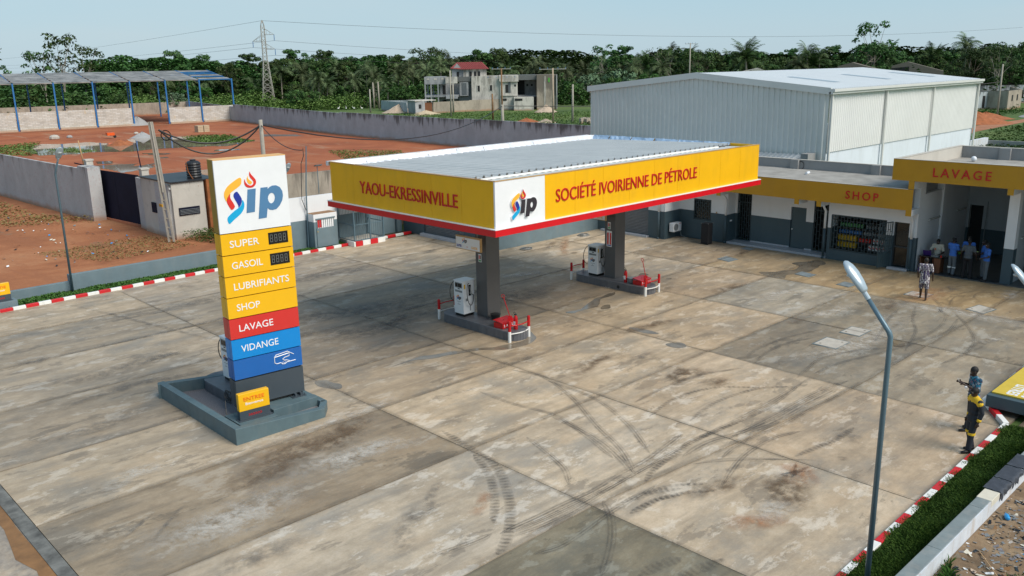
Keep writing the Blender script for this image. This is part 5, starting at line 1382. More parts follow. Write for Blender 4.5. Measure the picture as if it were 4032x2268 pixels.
# goods in the shop window
sh = thing('shop_shelves', 'dark shelving with oil cans behind the shop window grille', 'shelves', (40.5, 17.8, .5))
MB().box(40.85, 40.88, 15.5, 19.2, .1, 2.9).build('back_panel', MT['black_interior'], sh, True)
for z in (.56, .90, 1.25, 1.58, 1.90): MB().box(40.30, 40.85, 16.3, 19.15, z - .02, z).build('shelf', MT['grille_dark'], sh, True)
def can_mesh(w, d, h, mat, cap):
    mb = MB(); mb.prism([(-d / 2, -w / 2), (d / 2, -w / 2), (d / 2, w / 2), (-d / 2, w / 2)], 0, h * .8)
    mb.add([(-d / 2, -w / 2, h * .8), (d / 2, -w / 2, h * .8), (d / 2, w / 2, h * .8), (-d / 2, w / 2, h * .8), (-d / 4, -w / 5, h), (d / 4, -w / 5, h), (d / 4, w / 5, h), (-d / 4, w / 5, h)], [(4, 5, 6, 7), (0, 1, 5, 4), (1, 2, 6, 5), (2, 3, 7, 6), (3, 0, 4, 7)])
    mb.cur = 1; mb.cyl((0, w * .1, h), .02, .03, 8)
    o = mb.build('oil_can', [mat, cap]); return o
protos = {}
def cans(kind, y0, n, dy, z, w, h, cat, lab, x=40.56):
    for k in range(n):
        if kind not in protos:
            o = can_mesh(w, .16, h, MT[kind], MT['can_grey']); protos[kind] = o
        else:
            o = protos[kind].copy(); COL.objects.link(o)
        o.location = (x, y0 - k * dy, z)
        tag(o, lab, cat, lab.split(' on ')[0].split(' standing')[0] + ' group')
cans('can_yellow', 18.98, 6, .155, .56, .13, .27, 'oil can', 'yellow oil can on the lower left shelves behind the grille')
cans('can_yellow', 18.98, 6, .155, .90, .13, .27, 'oil can', 'yellow oil can on the lower left shelves behind the grille')
cans('can_blue', 18.98, 9, .125, 1.25, .09, .16, 'bottle', 'small blue bottle on the middle left shelf behind the grille')
cans('can_green', 18.95, 9, .13, 1.58, .09, .18, 'bottle', 'green bottle on the upper left shelf behind the grille')
cans('can_white', 17.25, 5, .17, .90, .12, .25, 'oil can', 'white and red oil can on the lower right shelves behind the grille')
cans('can_white', 17.45, 6, .17, .56, .12, .25, 'oil can', 'white and red oil can on the lower right shelves behind the grille')
cans('can_grey', 17.75, 9, .13, 1.25, .09, .17, 'bottle', 'grey bottle on the middle right shelf behind the grille')
cans('logo_red', 17.95, 4, .15, .90, .09, .18, 'bottle', 'red bottle on the shelf behind the middle of the grille')
cans('can_grey', 17.65, 8, .14, 1.58, .09, .17, 'bottle', 'grey bottle on the upper right shelf behind the grille')
wm = [c for c in bpy.data.objects if c.name.startswith('oil_can') and 'white' in c.get('label', '')]
stripe = MB().obox((-.083, 0, .11), (0, 1, .9), (0, -.9, 1), (1, 0, 0), .13, .045, .004).build('label_stripe', MT['logo_red'])
for i_, c in enumerate(wm):
    s = stripe if i_ == 0 else stripe.copy()
    if i_: COL.objects.link(s)
    s.parent = c

# ---------------------------------------------------------------- garage (under and behind the canopy)
ga = thing('garage_building', 'slate and white garage with roller shutters behind the canopy', 'building', (34, 33, 0))
wall_open(ga, 'x', 38.45, .25, 28.15, 32.8, 0, 2.93, [(29.12, 32.3, .12, 2.5)], 1.54, WS, WW)
wall_open(ga, 'y', 32.8, .2, 30.45, 38.7, 0, 2.93, [], 1.54, MT['low_wall_blue'], WW)
wall_open(ga, 'x', 30.4, .2, 33.0, 41.0, 0, 2.93, [(35.55, 39.05, .18, 2.5)], 1.54, WS, WW)
MB().box(30.1, 45.6, 33.0, 41.2, 2.93, 3.5).build('roof_slab', MT['grey_render'], ga, True); MB().box(38.7, 45.6, 28.15, 33.0, 2.93, 3.5).build('roof_slab', MT['grey_render'], ga, True)
for name, (a0, a1), X in (('x', (29.12, 32.3), 38.55), ('x', (35.55, 39.05), 30.5)):
    mb = MB(); z = .12
    while z < 2.5:
        mb.tube([(X + .0, a0, z + .04), (X, a1, z + .04)], .045, 8); z += .085
    mb.build('roller_shutter', MT['shutter_grey'], ga, True)
    MB().box(X - .02, X + .05, a0, a1, .12, .2).build('shutter_bar', MT['can_grey'], ga, True)
MB().box(30.15, 30.45, 35.45, 39.15, 0, .17).build('shutter_sill', MT['tile_light'], ga, True, bevel=.01)
MB().box(38.2, 38.5, 29.05, 32.4, 0, .11).build('shutter_sill', MT['tile_light'], ga, True, bevel=.01)
downpipe(ga, 38.39, 28.36, 2.85, 1.52)
# air-conditioning outdoor unit on the return wall
ac = thing('air_conditioner', 'white air-conditioner outdoor unit bracketed low on the slate wall', 'air conditioner', (39.1, 27.8, .42))
MB().box(38.75, 39.50, 27.62, 27.90, .42, .90).build('casing', MT['dispenser_white'], ac, True, bevel=.012)
fn = MB(); fn.tube([(39.0, 27.615, .66), (39.0, 27.622, .66)], [.20, .20], 20)
for r_ in (.06, .11, .155): fn.tube([(39.0 + r_ * math.cos(a), 27.607, .66 + r_ * math.sin(a)) for a in [q * PI / 10 for q in range(21)]], .006, 5)
fn.build('fan_grille', MT['can_grey'], ac, True)
MB().box(39.28, 39.40, 27.614, 27.619, .82, .86).build('badge', MT['logo_red'], ac, True)
mb = MB(); mb.box(38.85, 38.89, 27.62, 28.0, .38, .42); mb.box(39.36, 39.40, 27.62, 28.0, .38, .42); mb.build('bracket', MT['can_grey'], ac, True)
MB().tube([(39.45, 27.8, .5), (39.6, 27.75, .3), (39.62, 27.7, .1), (39.8, 27.6, .02)], .02, 6).build('pipes', MT['can_grey'], ac, True)
sp = thing('loudspeaker', 'tall black loudspeaker standing before the barred window', 'loudspeaker', (38.95, 25.58, 0))
MB().box(38.70, 39.15, 25.37, 25.80, .03, 1.15).build('cabinet', MT['black_cloth'], sp, True, bevel=.02)
MB().box(38.690, 38.699, 25.41, 25.76, .1, 1.08).build('speaker_grille', MT['black_cloth'], sp, True)
mb = MB()
for x in (38.71, 39.14):
    for y in (25.38, 25.79): mb.cyl((x, y, 0), .02, .03, 6)
mb.build('feet', MT['black_rubber'], sp, True)
for x in (38.70, 39.15):
    for y in (25.37, 25.80): MB().ell((x, y, 1.14), .018, .018, .018, 6, 4).build('corner_cap', MT['can_grey'], sp, True)

# ---------------------------------------------------------------- wash bay
wb = thing('wash_building', 'tall open wash bay with yellow LAVAGE fascia at the right', 'building', (42, 12, 0))
BG = MT['wall_slate']; IW = MT['wall_white']
plain('inner_shade_grey', (0.42, 0.45, 0.47), 0.8, var=0.05, vs=1)  # white inner walls greyed, the bay's shade put into the colour
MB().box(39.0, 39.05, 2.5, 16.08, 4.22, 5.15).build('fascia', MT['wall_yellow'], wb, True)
lettering('lettering', 'LAVAGE', (38.995, 14.34, 4.475), (0, -1, 0), 2.33, .39, MT['letter_red'], wb, depth=.02, bold=.008, spacing=1.35)
MB().box(38.99, 39.15, 2.5, 16.08, 5.152, 5.17).build('fascia_coping', MT['cream_render'], wb, True)
MB().box(39.05, 46.95, 2.5, 16.08, 4.25, 4.55).build('roof_slab', MT['wall_white'], wb, True)
MB().box(39.15, 46.8, 2.6, 15.9, 4.552, 4.57).build('roof_surface', MT['roof_concrete'], wb, True)
MB().box(39.052, 46.95, 15.92, 16.078, 4.552, 5.148).build('parapet', MT['cream_render'], wb, True)
MB().box(46.80, 46.95, 2.5, 15.918, 4.552, 5.12).build('parapet', MT['grey_render'], wb, True)
MB().box(46.78, 46.98, 2.5, 15.9, 5.122, 5.15).build('parapet_coping', MT['cream_render'], wb, True); MB().box(39.2, 46.98, 15.90, 16.10, 5.150, 5.166).build('parapet_coping', MT['cream_render'], wb, True)
for y in (13.9, 9.4): MB().box(46.6, 46.8, y - .25, y + .25, 4.572, 5.12).build('pilaster', MT['grey_render'], wb, True)
MB().ell((45.13, 14.78, 4.70), .13, .13, .13, 14, 8).build('vent_globe', MT['pvc_white'], wb, True, smooth=True)
for y0, y1, z0 in ((15.09, 15.33, 3.86), (11.12, 11.35, 3.96), (7.1, 7.35, 3.96)):
    MB().box(39.0, 39.048, y0, y1, z0, 4.218).build('fascia_bracket', MT['wall_yellow'], wb, True)
    MB().box(39.05, 40.06, y0, y1, z0, 4.248).build('beam_end', WW, wb, True)
# left inner wall with posts and open slot above
wall_open(wb, 'y', 15.09, .24, 40.42, 46.0, 0.0, 3.50, [], 0, WW, WW)
MB().box(40.06, 40.42, 15.09, 15.335, 0, 4.248).build('post', WW, wb, True)
MB().box(42.42, 42.82, 15.0, 15.088, 0, 4.248).build('post', WW, wb, True); MB().box(42.42, 42.82, 15.09, 15.33, 3.5, 4.248).build('post', WW, wb, True)
MB().box(42.82, 46.0, 15.09, 15.33, 3.502, 4.248).build('upper_wall', WW, wb, True)
MB().box(40.42, 42.42, 15.12, 15.30, 4.0, 4.248).build('beam', WW, wb, True)
MB().box(39.84, 40.058, 15.09, 15.335, 1.551, 3.86).build('front_pier', WW, wb, True); MB().box(39.84, 40.058, 15.09, 15.335, 0, 1.55).build('front_pier', BG, wb, True)
wall_open(wb, 'x', 46.0, .2, 7.4, 15.3, 0, 4.25, [(14.35, 14.98, 0, 2.35)], 1.2, WS, MT['inner_shade_grey'])
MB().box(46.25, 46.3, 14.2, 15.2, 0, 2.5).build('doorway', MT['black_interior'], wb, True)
MB().box(40.06, 40.46, 11.13, 11.53, 0, 1.54).build('front_pier', BG, wb, True); MB().box(40.06, 40.46, 11.13, 11.53, 1.541, 4.248).build('front_pier', WW, wb, True)
MB().box(40.46, 46.0, 11.16, 11.4, 0, 4.248).build('middle_wall', MT['inner_shade_grey'], wb, True)
MB().box(40.06, 46.0, 7.12, 7.38, 0, 4.248).build('right_wall', MT['inner_shade_grey'], wb, True)
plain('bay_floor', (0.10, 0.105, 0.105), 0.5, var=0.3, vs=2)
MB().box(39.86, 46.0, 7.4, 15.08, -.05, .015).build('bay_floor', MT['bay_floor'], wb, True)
MB().box(39.95, 40.35, 11.6, 14.9, .0155, .03).build('drain_grate', MT['grille_dark'], wb, True)
for x0 in (40.95, 44.3): 
    MB().tube([(x0, 15.02, 2.25), (x0 + 1.25, 15.02, 2.25)], .05, 8).build('tube_light', MT['lamp_glass'], wb, True)
MB().box(42.3, 42.4, 14.98, 15.0, 1.15, 1.3).build('socket_plate', MT['panel_white'], wb, True)
MB().tube([(45.0, 11.44, 2.2), (46.1 - .2, 11.44, 2.2)], .045, 8).build('tube_light', MT['lamp_glass'], wb, True) if 0 else None
MB().tube([(40.9, 11.12, 1.9), (42.0, 11.12, 1.9)], .05, 8).build('tube_light', MT['lamp_glass'], wb, True)
t = thing('lance_rod', 'thin dark rod leaning upright in the back of the wash bay', 'rod', (45.7, 14.2, 0))
MB().tube([(45.6, 14.1, 0), (45.9, 14.15, 2.6)], .02, 6).build('rod', MT['can_grey'], t, True)
bn = thing('wooden_bench', 'light wooden bench inside the right wash bay by the lamp head', 'bench', (42.6, 10.7, 0))
for k in range(4): MB().box(41.6 + k * .27, 41.85 + k * .27, 8.8, 11.0, .50, .55).build('plank', MT['wood_light'], bn, True)
MB().box(41.6, 42.68, 8.8, 11.0, .40, .498).build('apron', MT['wood_light'], bn, True)
for x in (41.65, 42.6):
    for y in (8.9, 10.9): MB().box(x - .04, x + .04, y - .04, y + .04, .015, .40).build('leg', MT['wood_light'], bn, True)
# ---------------------------------------------------------------- warehouse
wh = thing('warehouse', 'large ribbed white metal warehouse with low gable roof and pale plinth', 'warehouse', (60, 32, 0))
HX0, HX1, HY0, HY1, EZ, RZ, RY = 48.0, 71.5, 23.75, 41.7, 7.78, 8.68, 32.75
def gable_z(y): return EZ + (RZ - EZ) * (1 - abs(y - RY) / (RY - HY0))
MB().box(HX0 + .05, HX1, HY0 + .05, HY1, 0, 4.2).build('plinth_wall', MT['whitewash'] if 0 else MT['plinth_blue'] if 'plinth_blue' in MT else plain('plinth_blue', (0.68, 0.73, 0.80), 0.7, var=0.06, vs=.6, dirt=((0.4, 0.42, 0.42), .8, .3)), wh, True)
def rib_profile(a0, a1, pitch, h):
    P = []; a = a0
    while a < a1 - 1e-6:
        for da, dh in ((0, 0), (pitch * .55, 0), (pitch * .65, h), (pitch * .9, h)):
            if a + da < a1: P.append((a + da, dh))
        a += pitch
    P.append((a1, 0)); return P
y = HY0
while y < HY1 - .1:      # gable cladding, sheet by sheet, its shade painted in as grey
    y1 = min(y + 1.8, HY1); mb = MB(); P = rib_profile(y, y1 - .004, .36, .06)
    vs = [(HX0 - d, a, 3.6) for a, d in P] + [(HX0 - d, a, gable_z(a) - .05) for a, d in P]; n = len(P)
    mb.add(vs, [(i + 1, i, n + i, n + i + 1) for i in range(n - 1)]); mb.build('cladding_sheet', MT['sheet_grey'], wh, True); y = y1
x = HX0 + .05
k = 0
while x < HX1 - .1:
    x1 = min(x + 2.47, HX1); mb = MB(); P = rib_profile(x, x1 - .004, .247, .026)
    vs = [(a, HY0 - d, 4.22) for a, d in P] + [(a, HY0 - d, EZ - .02) for a, d in P]; n = len(P)
    mb.add(vs, [(i, i + 1, n + i + 1, n + i) for i in range(n - 1)]); mb.build('cladding_sheet', MT['sheet_cream'] if 'sheet_cream' in MT else plain('sheet_cream', (0.80, 0.79, 0.78), 0.4, metal=.1, var=.05, vs=.6), wh, True); x = x1
for s in (-1, 1):
    x = HX0 - .15; ye = HY0 - .15 if s < 0 else HY1 + .15; ze = EZ - .015 + .06
    while x < HX1 + .1:
        x1 = min(x + 3.0, HX1 + .15); mb = MB(); P = rib_profile(x, x1 - .005, .30, .035)
        vs = [(a, ye, ze + d) for a, d in P] + [(a, RY, RZ + .06 + d) for a, d in P]; n = len(P)
        fs = [(i, i + 1, n + i + 1, n + i) if s < 0 else (i + 1, i, n + i, n + i + 1) for i in range(n - 1)]
        mb.add(vs, fs); mb.build('roof_sheet', MT['sheet_roofwhite'] if 'sheet_roofwhite' in MT else plain('sheet_roofwhite', (0.76, 0.78, 0.79), 0.42, metal=.1, var=.04, vs=.3), wh, True); x = x1
def slope_pt(x, y, dz): return (x, y, gable_z(y) + .06 + dz)
plain('skylight_grey', (0.30, 0.36, 0.42), 0.3, var=.1)
for x in (52.6, 60.2, 67.9):
    mb = MB(); vs = [slope_pt(x, 25.8, .045), slope_pt(x + .85, 25.8, .045), slope_pt(x + .85, 29.1, .045), slope_pt(x, 29.1, .045)]
    mb.add(vs, [(0, 1, 2, 3)]); mb.build('skylight', MT['skylight_grey'], wh, True)
tr = MB()
for (ya, yb) in ((HY0 - .16, RY), (RY, HY1 + .16)):
    za, zb = gable_z(max(ya, HY0)), gable_z(min(yb, HY1))
    tr.add([(HX0 - .2, ya, za - .26), (HX0 - .06, ya, za - .26), (HX0 - .06, yb, zb - .26), (HX0 - .2, yb, zb - .26), (HX0 - .2, ya, za + .12), (HX0 - .06, ya, za + .12), (HX0 - .06, yb, zb + .12), (HX0 - .2, yb, zb + .12)],
           [(3, 2, 1, 0), (4, 5, 6, 7), (0, 1, 5, 4), (1, 2, 6, 5), (2, 3, 7, 6), (3, 0, 4, 7)])
tr.build('gable_trim', MT['sheet_grey'], wh, True)
mb = MB(); mb.box(HX0 - .2, HX1 + .2, HY0 - .40, HY0 - .16, EZ - .10, EZ + .06); mb.box(HX0 - .2, HX1 + .2, HY0 - .30, HY0 - .07, EZ - .24, EZ - .101); mb.build('eaves_gutter', MT['sheet_white'], wh, True)
for x in (HX0 + .12, 55.4, 62.9, HX1 - .05):
    MB().box(x - .07, x + .07, HY0 - .18, HY0 - .07, .1, EZ - .25).build('rain_pipe', MT['sheet_white'], wh, True)
aw = thing('awning', 'narrow corrugated sheet awning along the foot of the warehouse gable', 'awning', (47.2, 30, 3.7))
y = 24.8
while y < 36:
    y1 = y + .9; mb = MB(); P = rib_profile(y, y1 - .01, .3, .05)
    vs = [(46.6, a, 3.72 + d) for a, d in P] + [(47.85, a, 4.05 + d) for a, d in P]; n = len(P)
    mb.add(vs, [(i + 1, i, n + i, n + i + 1) for i in range(n - 1)]); mb.build('awning_sheet', MT['sheet_galv'], aw, True); y = y1
MB().box(47.0, 47.9, 24.3, 24.75, 0, 4.2).build('support_pier', MT['grey_render'], aw, True)
MB().box(47.7, 47.8, 24.8, 36, 3.6, 3.75).build('ledger', MT['can_grey'], aw, True)
bwl = thing('rear_wall', 'whitewashed boundary wall end beyond the warehouse and wash bay', 'wall', (100, 33, 0))
MB().box(88, 103.3, 32.6, 33.0, 0, .9).build('wall_panel', MT['whitewash'], bwl, True)
MB().box(103.3, 103.6, -20, 33.0, 0, .6).build('wall_panel', MT['grey_render'], bwl, True)
# ---------------------------------------------------------------- people
def fuse(mb, name, mat, parent, voxel=.014, smooth=2):
    me = bpy.data.meshes.new(name); me.from_pydata([tuple(v) for v in mb.v], [], mb.f)
    o = bpy.data.objects.new(name, me); COL.objects.link(o)
    r = o.modifiers.new('r', 'REMESH'); r.mode = 'VOXEL'; r.voxel_size = voxel; r.use_smooth_shade = True
    s = o.modifiers.new('s', 'SMOOTH'); s.iterations = smooth; s.factor = .5
    m2 = mesh_from(o, name)
    bpy.data.objects.remove(o); bpy.data.meshes.remove(me)
    m2.materials.clear(); m2.materials.append(mat)
    return link(name, m2, parent)

def person(label, loc, face, pose, shirt, trouser, sleeve=.5, leg_cover=1.0, shoe='shoe_black', hair=True, vox=.0115, cap=None, group=None, scale=1.0, belly=1.0):
    """local frame: x to the person's right, y forward; face = heading of the gaze, radians from +X"""
    t = thing('person', label, 'person', loc, face - PI / 2, group)
    t.scale = (scale,) * 3
    V = Vector
    p = dict(hip=V((0, 0, .93)), chest=V((0, 0, 1.27)), neck=V((0, 0, 1.46)), head=V((0, .02, 1.63)),
             sh=[V((-.19, 0, 1.41)), V((.19, 0, 1.41))], el=[V((-.25, -.02, 1.13)), V((.25, -.02, 1.13))], wr=[V((-.26, .06, .88)), V((.26, .06, .88))],
             kn=[V((-.10, .02, .50)), V((.10, .02, .50))], an=[V((-.11, -.02, .09)), V((.11, -.02, .09))], hp=[V((-.09, 0, .90)), V((.09, 0, .90))], toe=[V((-.02, .16, 0)), V((.02, .16, 0))])
    for k, v in pose.items(): p[k] = [V(q) for q in v] if isinstance(v, list) else V(v)
    lo = p.get('look', V((0, 1, -.15))); lo = V(lo).normalized()
    b = MB(); H = p['head']
    def torso(mb, g):
        mb.ell(p['hip'] + V((0, 0, .02)), .155 + g, .115 * belly + g, .13 + g, 12, 8)
        m = (p['hip'] + p['chest']) / 2; mb.ell(m + V((0, 0, 0)), .145 + g, .105 * belly + g, .17 + g, 12, 8)
        mb.ell(p['chest'], .165 + g, .11 + g, .19 + g, 12, 8)
        mb.tube([p['sh'][0], p['neck'] - V((0, 0, .05)), p['sh'][1]], [.062 + g, .075 + g, .062 + g], 10)
        for s in (0, 1): mb.ell(p['sh'][s], .066 + g, .066 + g, .066 + g, 8, 6)
    torso(b, 0)
    b.tube([p['neck'] - V((0, 0, .08)), p['neck'], H - V((0, 0, .05))], [.065, .056, .054], 10)
    b.ell(H, .074, .092, .112, 14, 10); b.ell(H + lo * .035 - V((0, 0, .06)), .052, .055, .05, 10, 8)      # skull, jaw
    b.ell(H + lo * .098 - V((0, 0, .022)), .013, .018, .022, 8, 6); b.ell(H + lo * .088 - V((0, 0, .062)), .024, .012, .010, 8, 6)   # nose, lips
    side = lo.cross(V((0, 0, 1))).normalized()
    for s in (-1, 1): b.ell(H + side * s * .076 - V((0, 0, .01)), .014, .018, .03, 8, 6)                   # ears
    for s in (0, 1):
        b.tube([p['sh'][s], p['el'][s]], [.050, .040], 10); b.tube([p['el'][s], p['wr'][s]], [.039, .027], 10); b.ell(p['el'][s], .040, .040, .040, 8, 6)
        d = (p['wr'][s] - p['el'][s]).normalized(); sx = 1 if s else -1
        hd = p.get('hand', [d, d])[s]; hd = V(hd).normalized()
        pal = p['wr'][s] + hd * .05; wide = hd.cross(V((sx, 0, .3))).normalized()
        b.tube([p['wr'][s], pal + hd * .03], [.027, .034], 8)
        for f, (o_, L) in enumerate(((-.030, .060), (-.010, .075), (.011, .070), (.031, .052))):
            q = pal + hd * .03 + wide * o_; curl = V((-sx * .25, .25, -.35)) * .4
            b.tube([q, q + hd * L * .55 + wide * o_ * .15, q + hd * L + curl * L], [.0105, .0095, .008], 6)
        b.tube([pal - wide * .025, pal - wide * .058 + hd * .025, pal - wide * .066 + hd * .055], [.012, .011, .009], 6)
        b.tube([p['hp'][s], p['kn'][s]], [.084, .058], 10); b.ell(p['kn'][s], .058, .058, .06, 8, 6); b.tube([p['kn'][s], p['kn'][s] * .55 + p['an'][s] * .45 - V((0, .012, 0)), p['an'][s]], [.056, .058, .036], 10)
        f0 = p['an'][s] - V((0, 0, .045)); tv = p['toe'][s]
        b.tube([f0 - tv * .25, f0 + tv * .35, f0 + tv * 1.0 - V((0, 0, .012))], [.036, .038, .026], 8)
    fuse(b, 'body', MT['skin_dark'], t, vox)
    ey = MB()
    for s in (-1, 1): ey.ell(H + lo * .082 + side * s * .03 + V((0, 0, .012)), .011, .011, .009, 8, 6)
    ey.build('eyes', MT['can_white'], t, smooth=True)
    if hair:
        h = MB(); h.ell(H - lo * .012 + V((0, 0, .026)), .081, .097, .100, 14, 10)
        me = h.build('hair', MT['hair_black'], t, smooth=True)
        if cap:
            h = MB(); h.ell(H + V((0, 0, .045)), .088, .103, .085, 14, 8); h.obox(H + lo * .12 + V((0, 0, .045)), lo, side, lo.cross(side), .10, .13, .012)
            h.build('cap', MT[cap], t, smooth=True)
    if shirt:
        c = MB(); torso(c, .018)
        c.tube([p['hip'] + V((0, 0, .06)), p['hip'] - V((0, 0, .02))], [.165, .172], 12) if 0 else None
        for s in (0, 1):
            a, e_, w_ = p['sh'][s], p['el'][s], p['wr'][s]
            if sleeve <= 1: q = a + (e_ - a) * sleeve; c.tube([a, q], [.070, .062], 10)
            else: c.tube([a, e_, e_ + (w_ - e_) * (sleeve - 1)], [.072, .058, .046], 10)
        mlist = [MT[shirt]]
        sh_ = fuse(c, 'shirt', MT[shirt], t, vox * .95, 2)
    else: sh_ = None
    if trouser:
        c = MB(); c.ell(p['hip'] + V((0, 0, -.02)), .172, .132 * belly, .12, 12, 8)
        for s in (0, 1):
            k_, a_ = p['kn'][s], p['an'][s]
            if leg_cover > .6: c.tube([p['hp'][s] + V((0, 0, .02)), k_, k_ + (a_ - k_) * leg_cover], [.10, .078, .072], 10)
            else: c.tube([p['hp'][s] + V((0, 0, .02)), k_ + V((0, 0, -.04))], [.105, .095], 10)
        fuse(c, 'trousers', MT[trouser], t, vox, 2)
    if shoe:
        for s in (0, 1):
            f0 = p['an'][s] - V((0, 0, .045)); tv = p['toe'][s]; c = MB()
            c.tube([f0 - tv * .42 - V((0, 0, .004)), f0 + tv * .3, f0 + tv * 1.15 - V((0, 0, .01))], [.042, .048, .034], 10)
            c.build('shoe', MT[shoe], t, smooth=True)
    return t, p, sh_

def mat_print(name, base, cols, scale=14):
    m, nt, bs = nodes(name)
    v = coords(nt, (1, 1, 1))
    vo = nt.nodes.new('ShaderNodeTexVoronoi'); vo.inputs['Scale'].default_value = scale; nt.links.new(v, vo.inputs[0])
    sp = nt.nodes.new('ShaderNodeSeparateColor'); nt.links.new(vo.outputs['Color'], sp.inputs[0])
    n = len(cols); c = ramp(nt, sp.outputs[0], [(i / n, k) for i, k in enumerate(cols)], 'CONSTANT')
    nt.links.new(c, bs.inputs['Base Color']); bs.inputs['Roughness'].default_value = .85
    MT[name] = m
mat_print('print_floral', None, [(0.01, 0.06, 0.12), (0.02, 0.16, 0.26), (0.35, 0.40, 0.45), (0.01, 0.03, 0.06), (0.03, 0.22, 0.32), (0.20, 0.12, 0.18)], 22)
def mat_wax():
    m, nt, bs = nodes('print_wax')
    mp = coords(nt, (1, 1, 1))
    br = nt.nodes.new('ShaderNodeTexBrick'); br.offset = .5
    tc = nt.nodes.new('ShaderNodeTexCoord'); sx = nt.nodes.new('ShaderNodeSeparateXYZ'); cx = nt.nodes.new('ShaderNodeCombineXYZ')
    nt.links.new(tc.outputs['Object'], sx.inputs[0]); nt.links.new(sx.outputs[2], cx.inputs[0]); nt.links.new(sx.outputs[0], cx.inputs[1])
    nt.links.new(cx.outputs[0], br.inputs[0])
    br.inputs['Color1'].default_value = (0.75, 0.74, 0.72, 1); br.inputs['Color2'].default_value = (0.02, 0.015, 0.09, 1); br.inputs['Mortar'].default_value = (0.05, 0.03, 0.06, 1)
    br.inputs['Scale'].default_value = 1.0; br.inputs['Brick Width'].default_value = .15; br.inputs['Row Height'].default_value = .06; br.inputs['Mortar Size'].default_value = .014
    nt.links.new(br.outputs[0], bs.inputs['Base Color']); bs.inputs['Roughness'].default_value = .85
    MT['print_wax'] = m
mat_wax()
LEFT = math.atan2(.69, -.72)       # heading toward the photo's left
# 1 seated behind the table
t, p, s_ = person('man in a cream T-shirt sitting behind the table with the purple laptop', (40.95, 14.5, -.29), PI, dict(
    kn=[(-.12, .42, .86), (.12, .42, .86)], an=[(-.12, .40, .40), (.12, .40, .40)], el=[(-.30, .10, 1.14), (.30, .10, 1.14)], wr=[(-.22, .34, 1.08), (.22, .34, 1.10)], look=(0.1, 1, -.5), head=(0, .05, 1.61)), 'cloth_cream', 'cloth_navy', sleeve=.85)
MB().box(-.01 + .05, .10, .128, .136, 1.22, 1.30).build('chest_print', MT['sign_orange'], t)
st = thing('stool', 'dark stool under the man at the table', 'stool', (41.0, 14.5, .015)); MB().box(-.2, .2, -.2, .2, .42, .46).build('seat', MT['black_rubber'], st)
for x in (-.17, .17):
    for y in (-.17, .17): MB().box(x - .015, x + .015, y - .015, y + .015, 0, .42).build('leg', MT['black_rubber'], st)
# 2..6 the group in the wash bay
t2, _, _ = person('attendant in blue shirt with reflective knee bands, left of the group', (40.12, 13.55, .015), LEFT + PI + .5, dict(
    el=[(-.23, .08, 1.14), (.23, .08, 1.14)], wr=[(-.16, .32, 1.10), (.16, .32, 1.10)], look=(.35, 1, -.2), an=[(-.12, .05, .09), (.12, -.08, .09)]), 'shirt_blue', 'trouser_grey', sleeve=.75, scale=.985)
for s in (-.105, .105): MB().tube([(s, .0, .36), (s, .0, .42)], .082, 12).build('reflective_band', MT['reflective'], t2)
t3, _, _ = person('man in grey T-shirt and black trousers with his back to the forecourt', (39.98, 12.86, .015), .05, dict(
    el=[(-.29, -.02, 1.14), (.29, -.02, 1.14)], wr=[(-.31, .12, .92), (.31, .12, .92)], an=[(-.15, 0, .09), (.15, 0, .09)], kn=[(-.13, .02, .5), (.13, .02, .5)], look=(0, 1, -.3)), 'shirt_grey', 'black_cloth', sleeve=.7, scale=1.0, belly=1.15)
t4, _, _ = person('attendant in blue shirt facing out, behind the man in grey', (40.75, 13.12, .015), PI, dict(el=[(-.26, .06, 1.14), (.26, .06, 1.14)], wr=[(-.2, .25, 1.02), (.2, .25, 1.02)], look=(0, 1, -.3)), 'shirt_blue', 'trouser_grey', sleeve=.7, scale=1.0)
t5, _, _ = person('attendant in bright blue shirt at the right of the group', (40.02, 12.12, .015), LEFT - .15, dict(
    el=[(-.24, .02, 1.13), (.24, -.05, 1.13)], wr=[(-.2, .25, 1.08), (.24, -.02, .88)], an=[(-.08, .02, .09), (.10, -.04, .09)], look=(-.1, 1, -.25)), 'shirt_blue', 'trouser_grey', sleeve=.72, scale=.975)
t6, _, _ = person('attendant in blue shirt half hidden behind the bright blue one', (40.55, 12.42, .015), LEFT - .5, dict(
    el=[(-.23, .06, 1.14), (.23, .06, 1.14)], wr=[(-.16, .3, 1.08), (.16, .3, 1.08)], look=(0, 1, -.3)), 'shirt_blue', 'trouser_grey', sleeve=.7, scale=.98)
MB().tube([(.1, .0, .40), (.1, .0, .45)], .085, 10).build('reflective_band', MT['reflective'], t6)
# 7 walking man in printed tunic and shorts
t7, p7, _ = person('man in a patterned shirt and shorts walking toward the wash bay', (35.25, 12.86, .01), .35, dict(
    kn=[(-.10, .12, .50), (.10, -.02, .50)], an=[(-.10, .16, .10), (.10, -.18, .10)], head=(0, .10, 1.58), neck=(0, .05, 1.43), look=(.1, 1, -.7),
    el=[(-.27, -.04, 1.12), (.27, -.02, 1.12)], wr=[(-.25, .14, .93), (.29, .08, .86)]), 'print_wax', 'print_wax', sleeve=.85, leg_cover=.3, shoe=None, scale=1.0, belly=1.15)
c = MB(); c.tube([(0, .01, 1.10), (0, 0, .80), (0, 0, .70)], [.17, .19, .205], 14); fuse(c, 'shirt_tail', MT['print_wax'], t7, .016, 2)
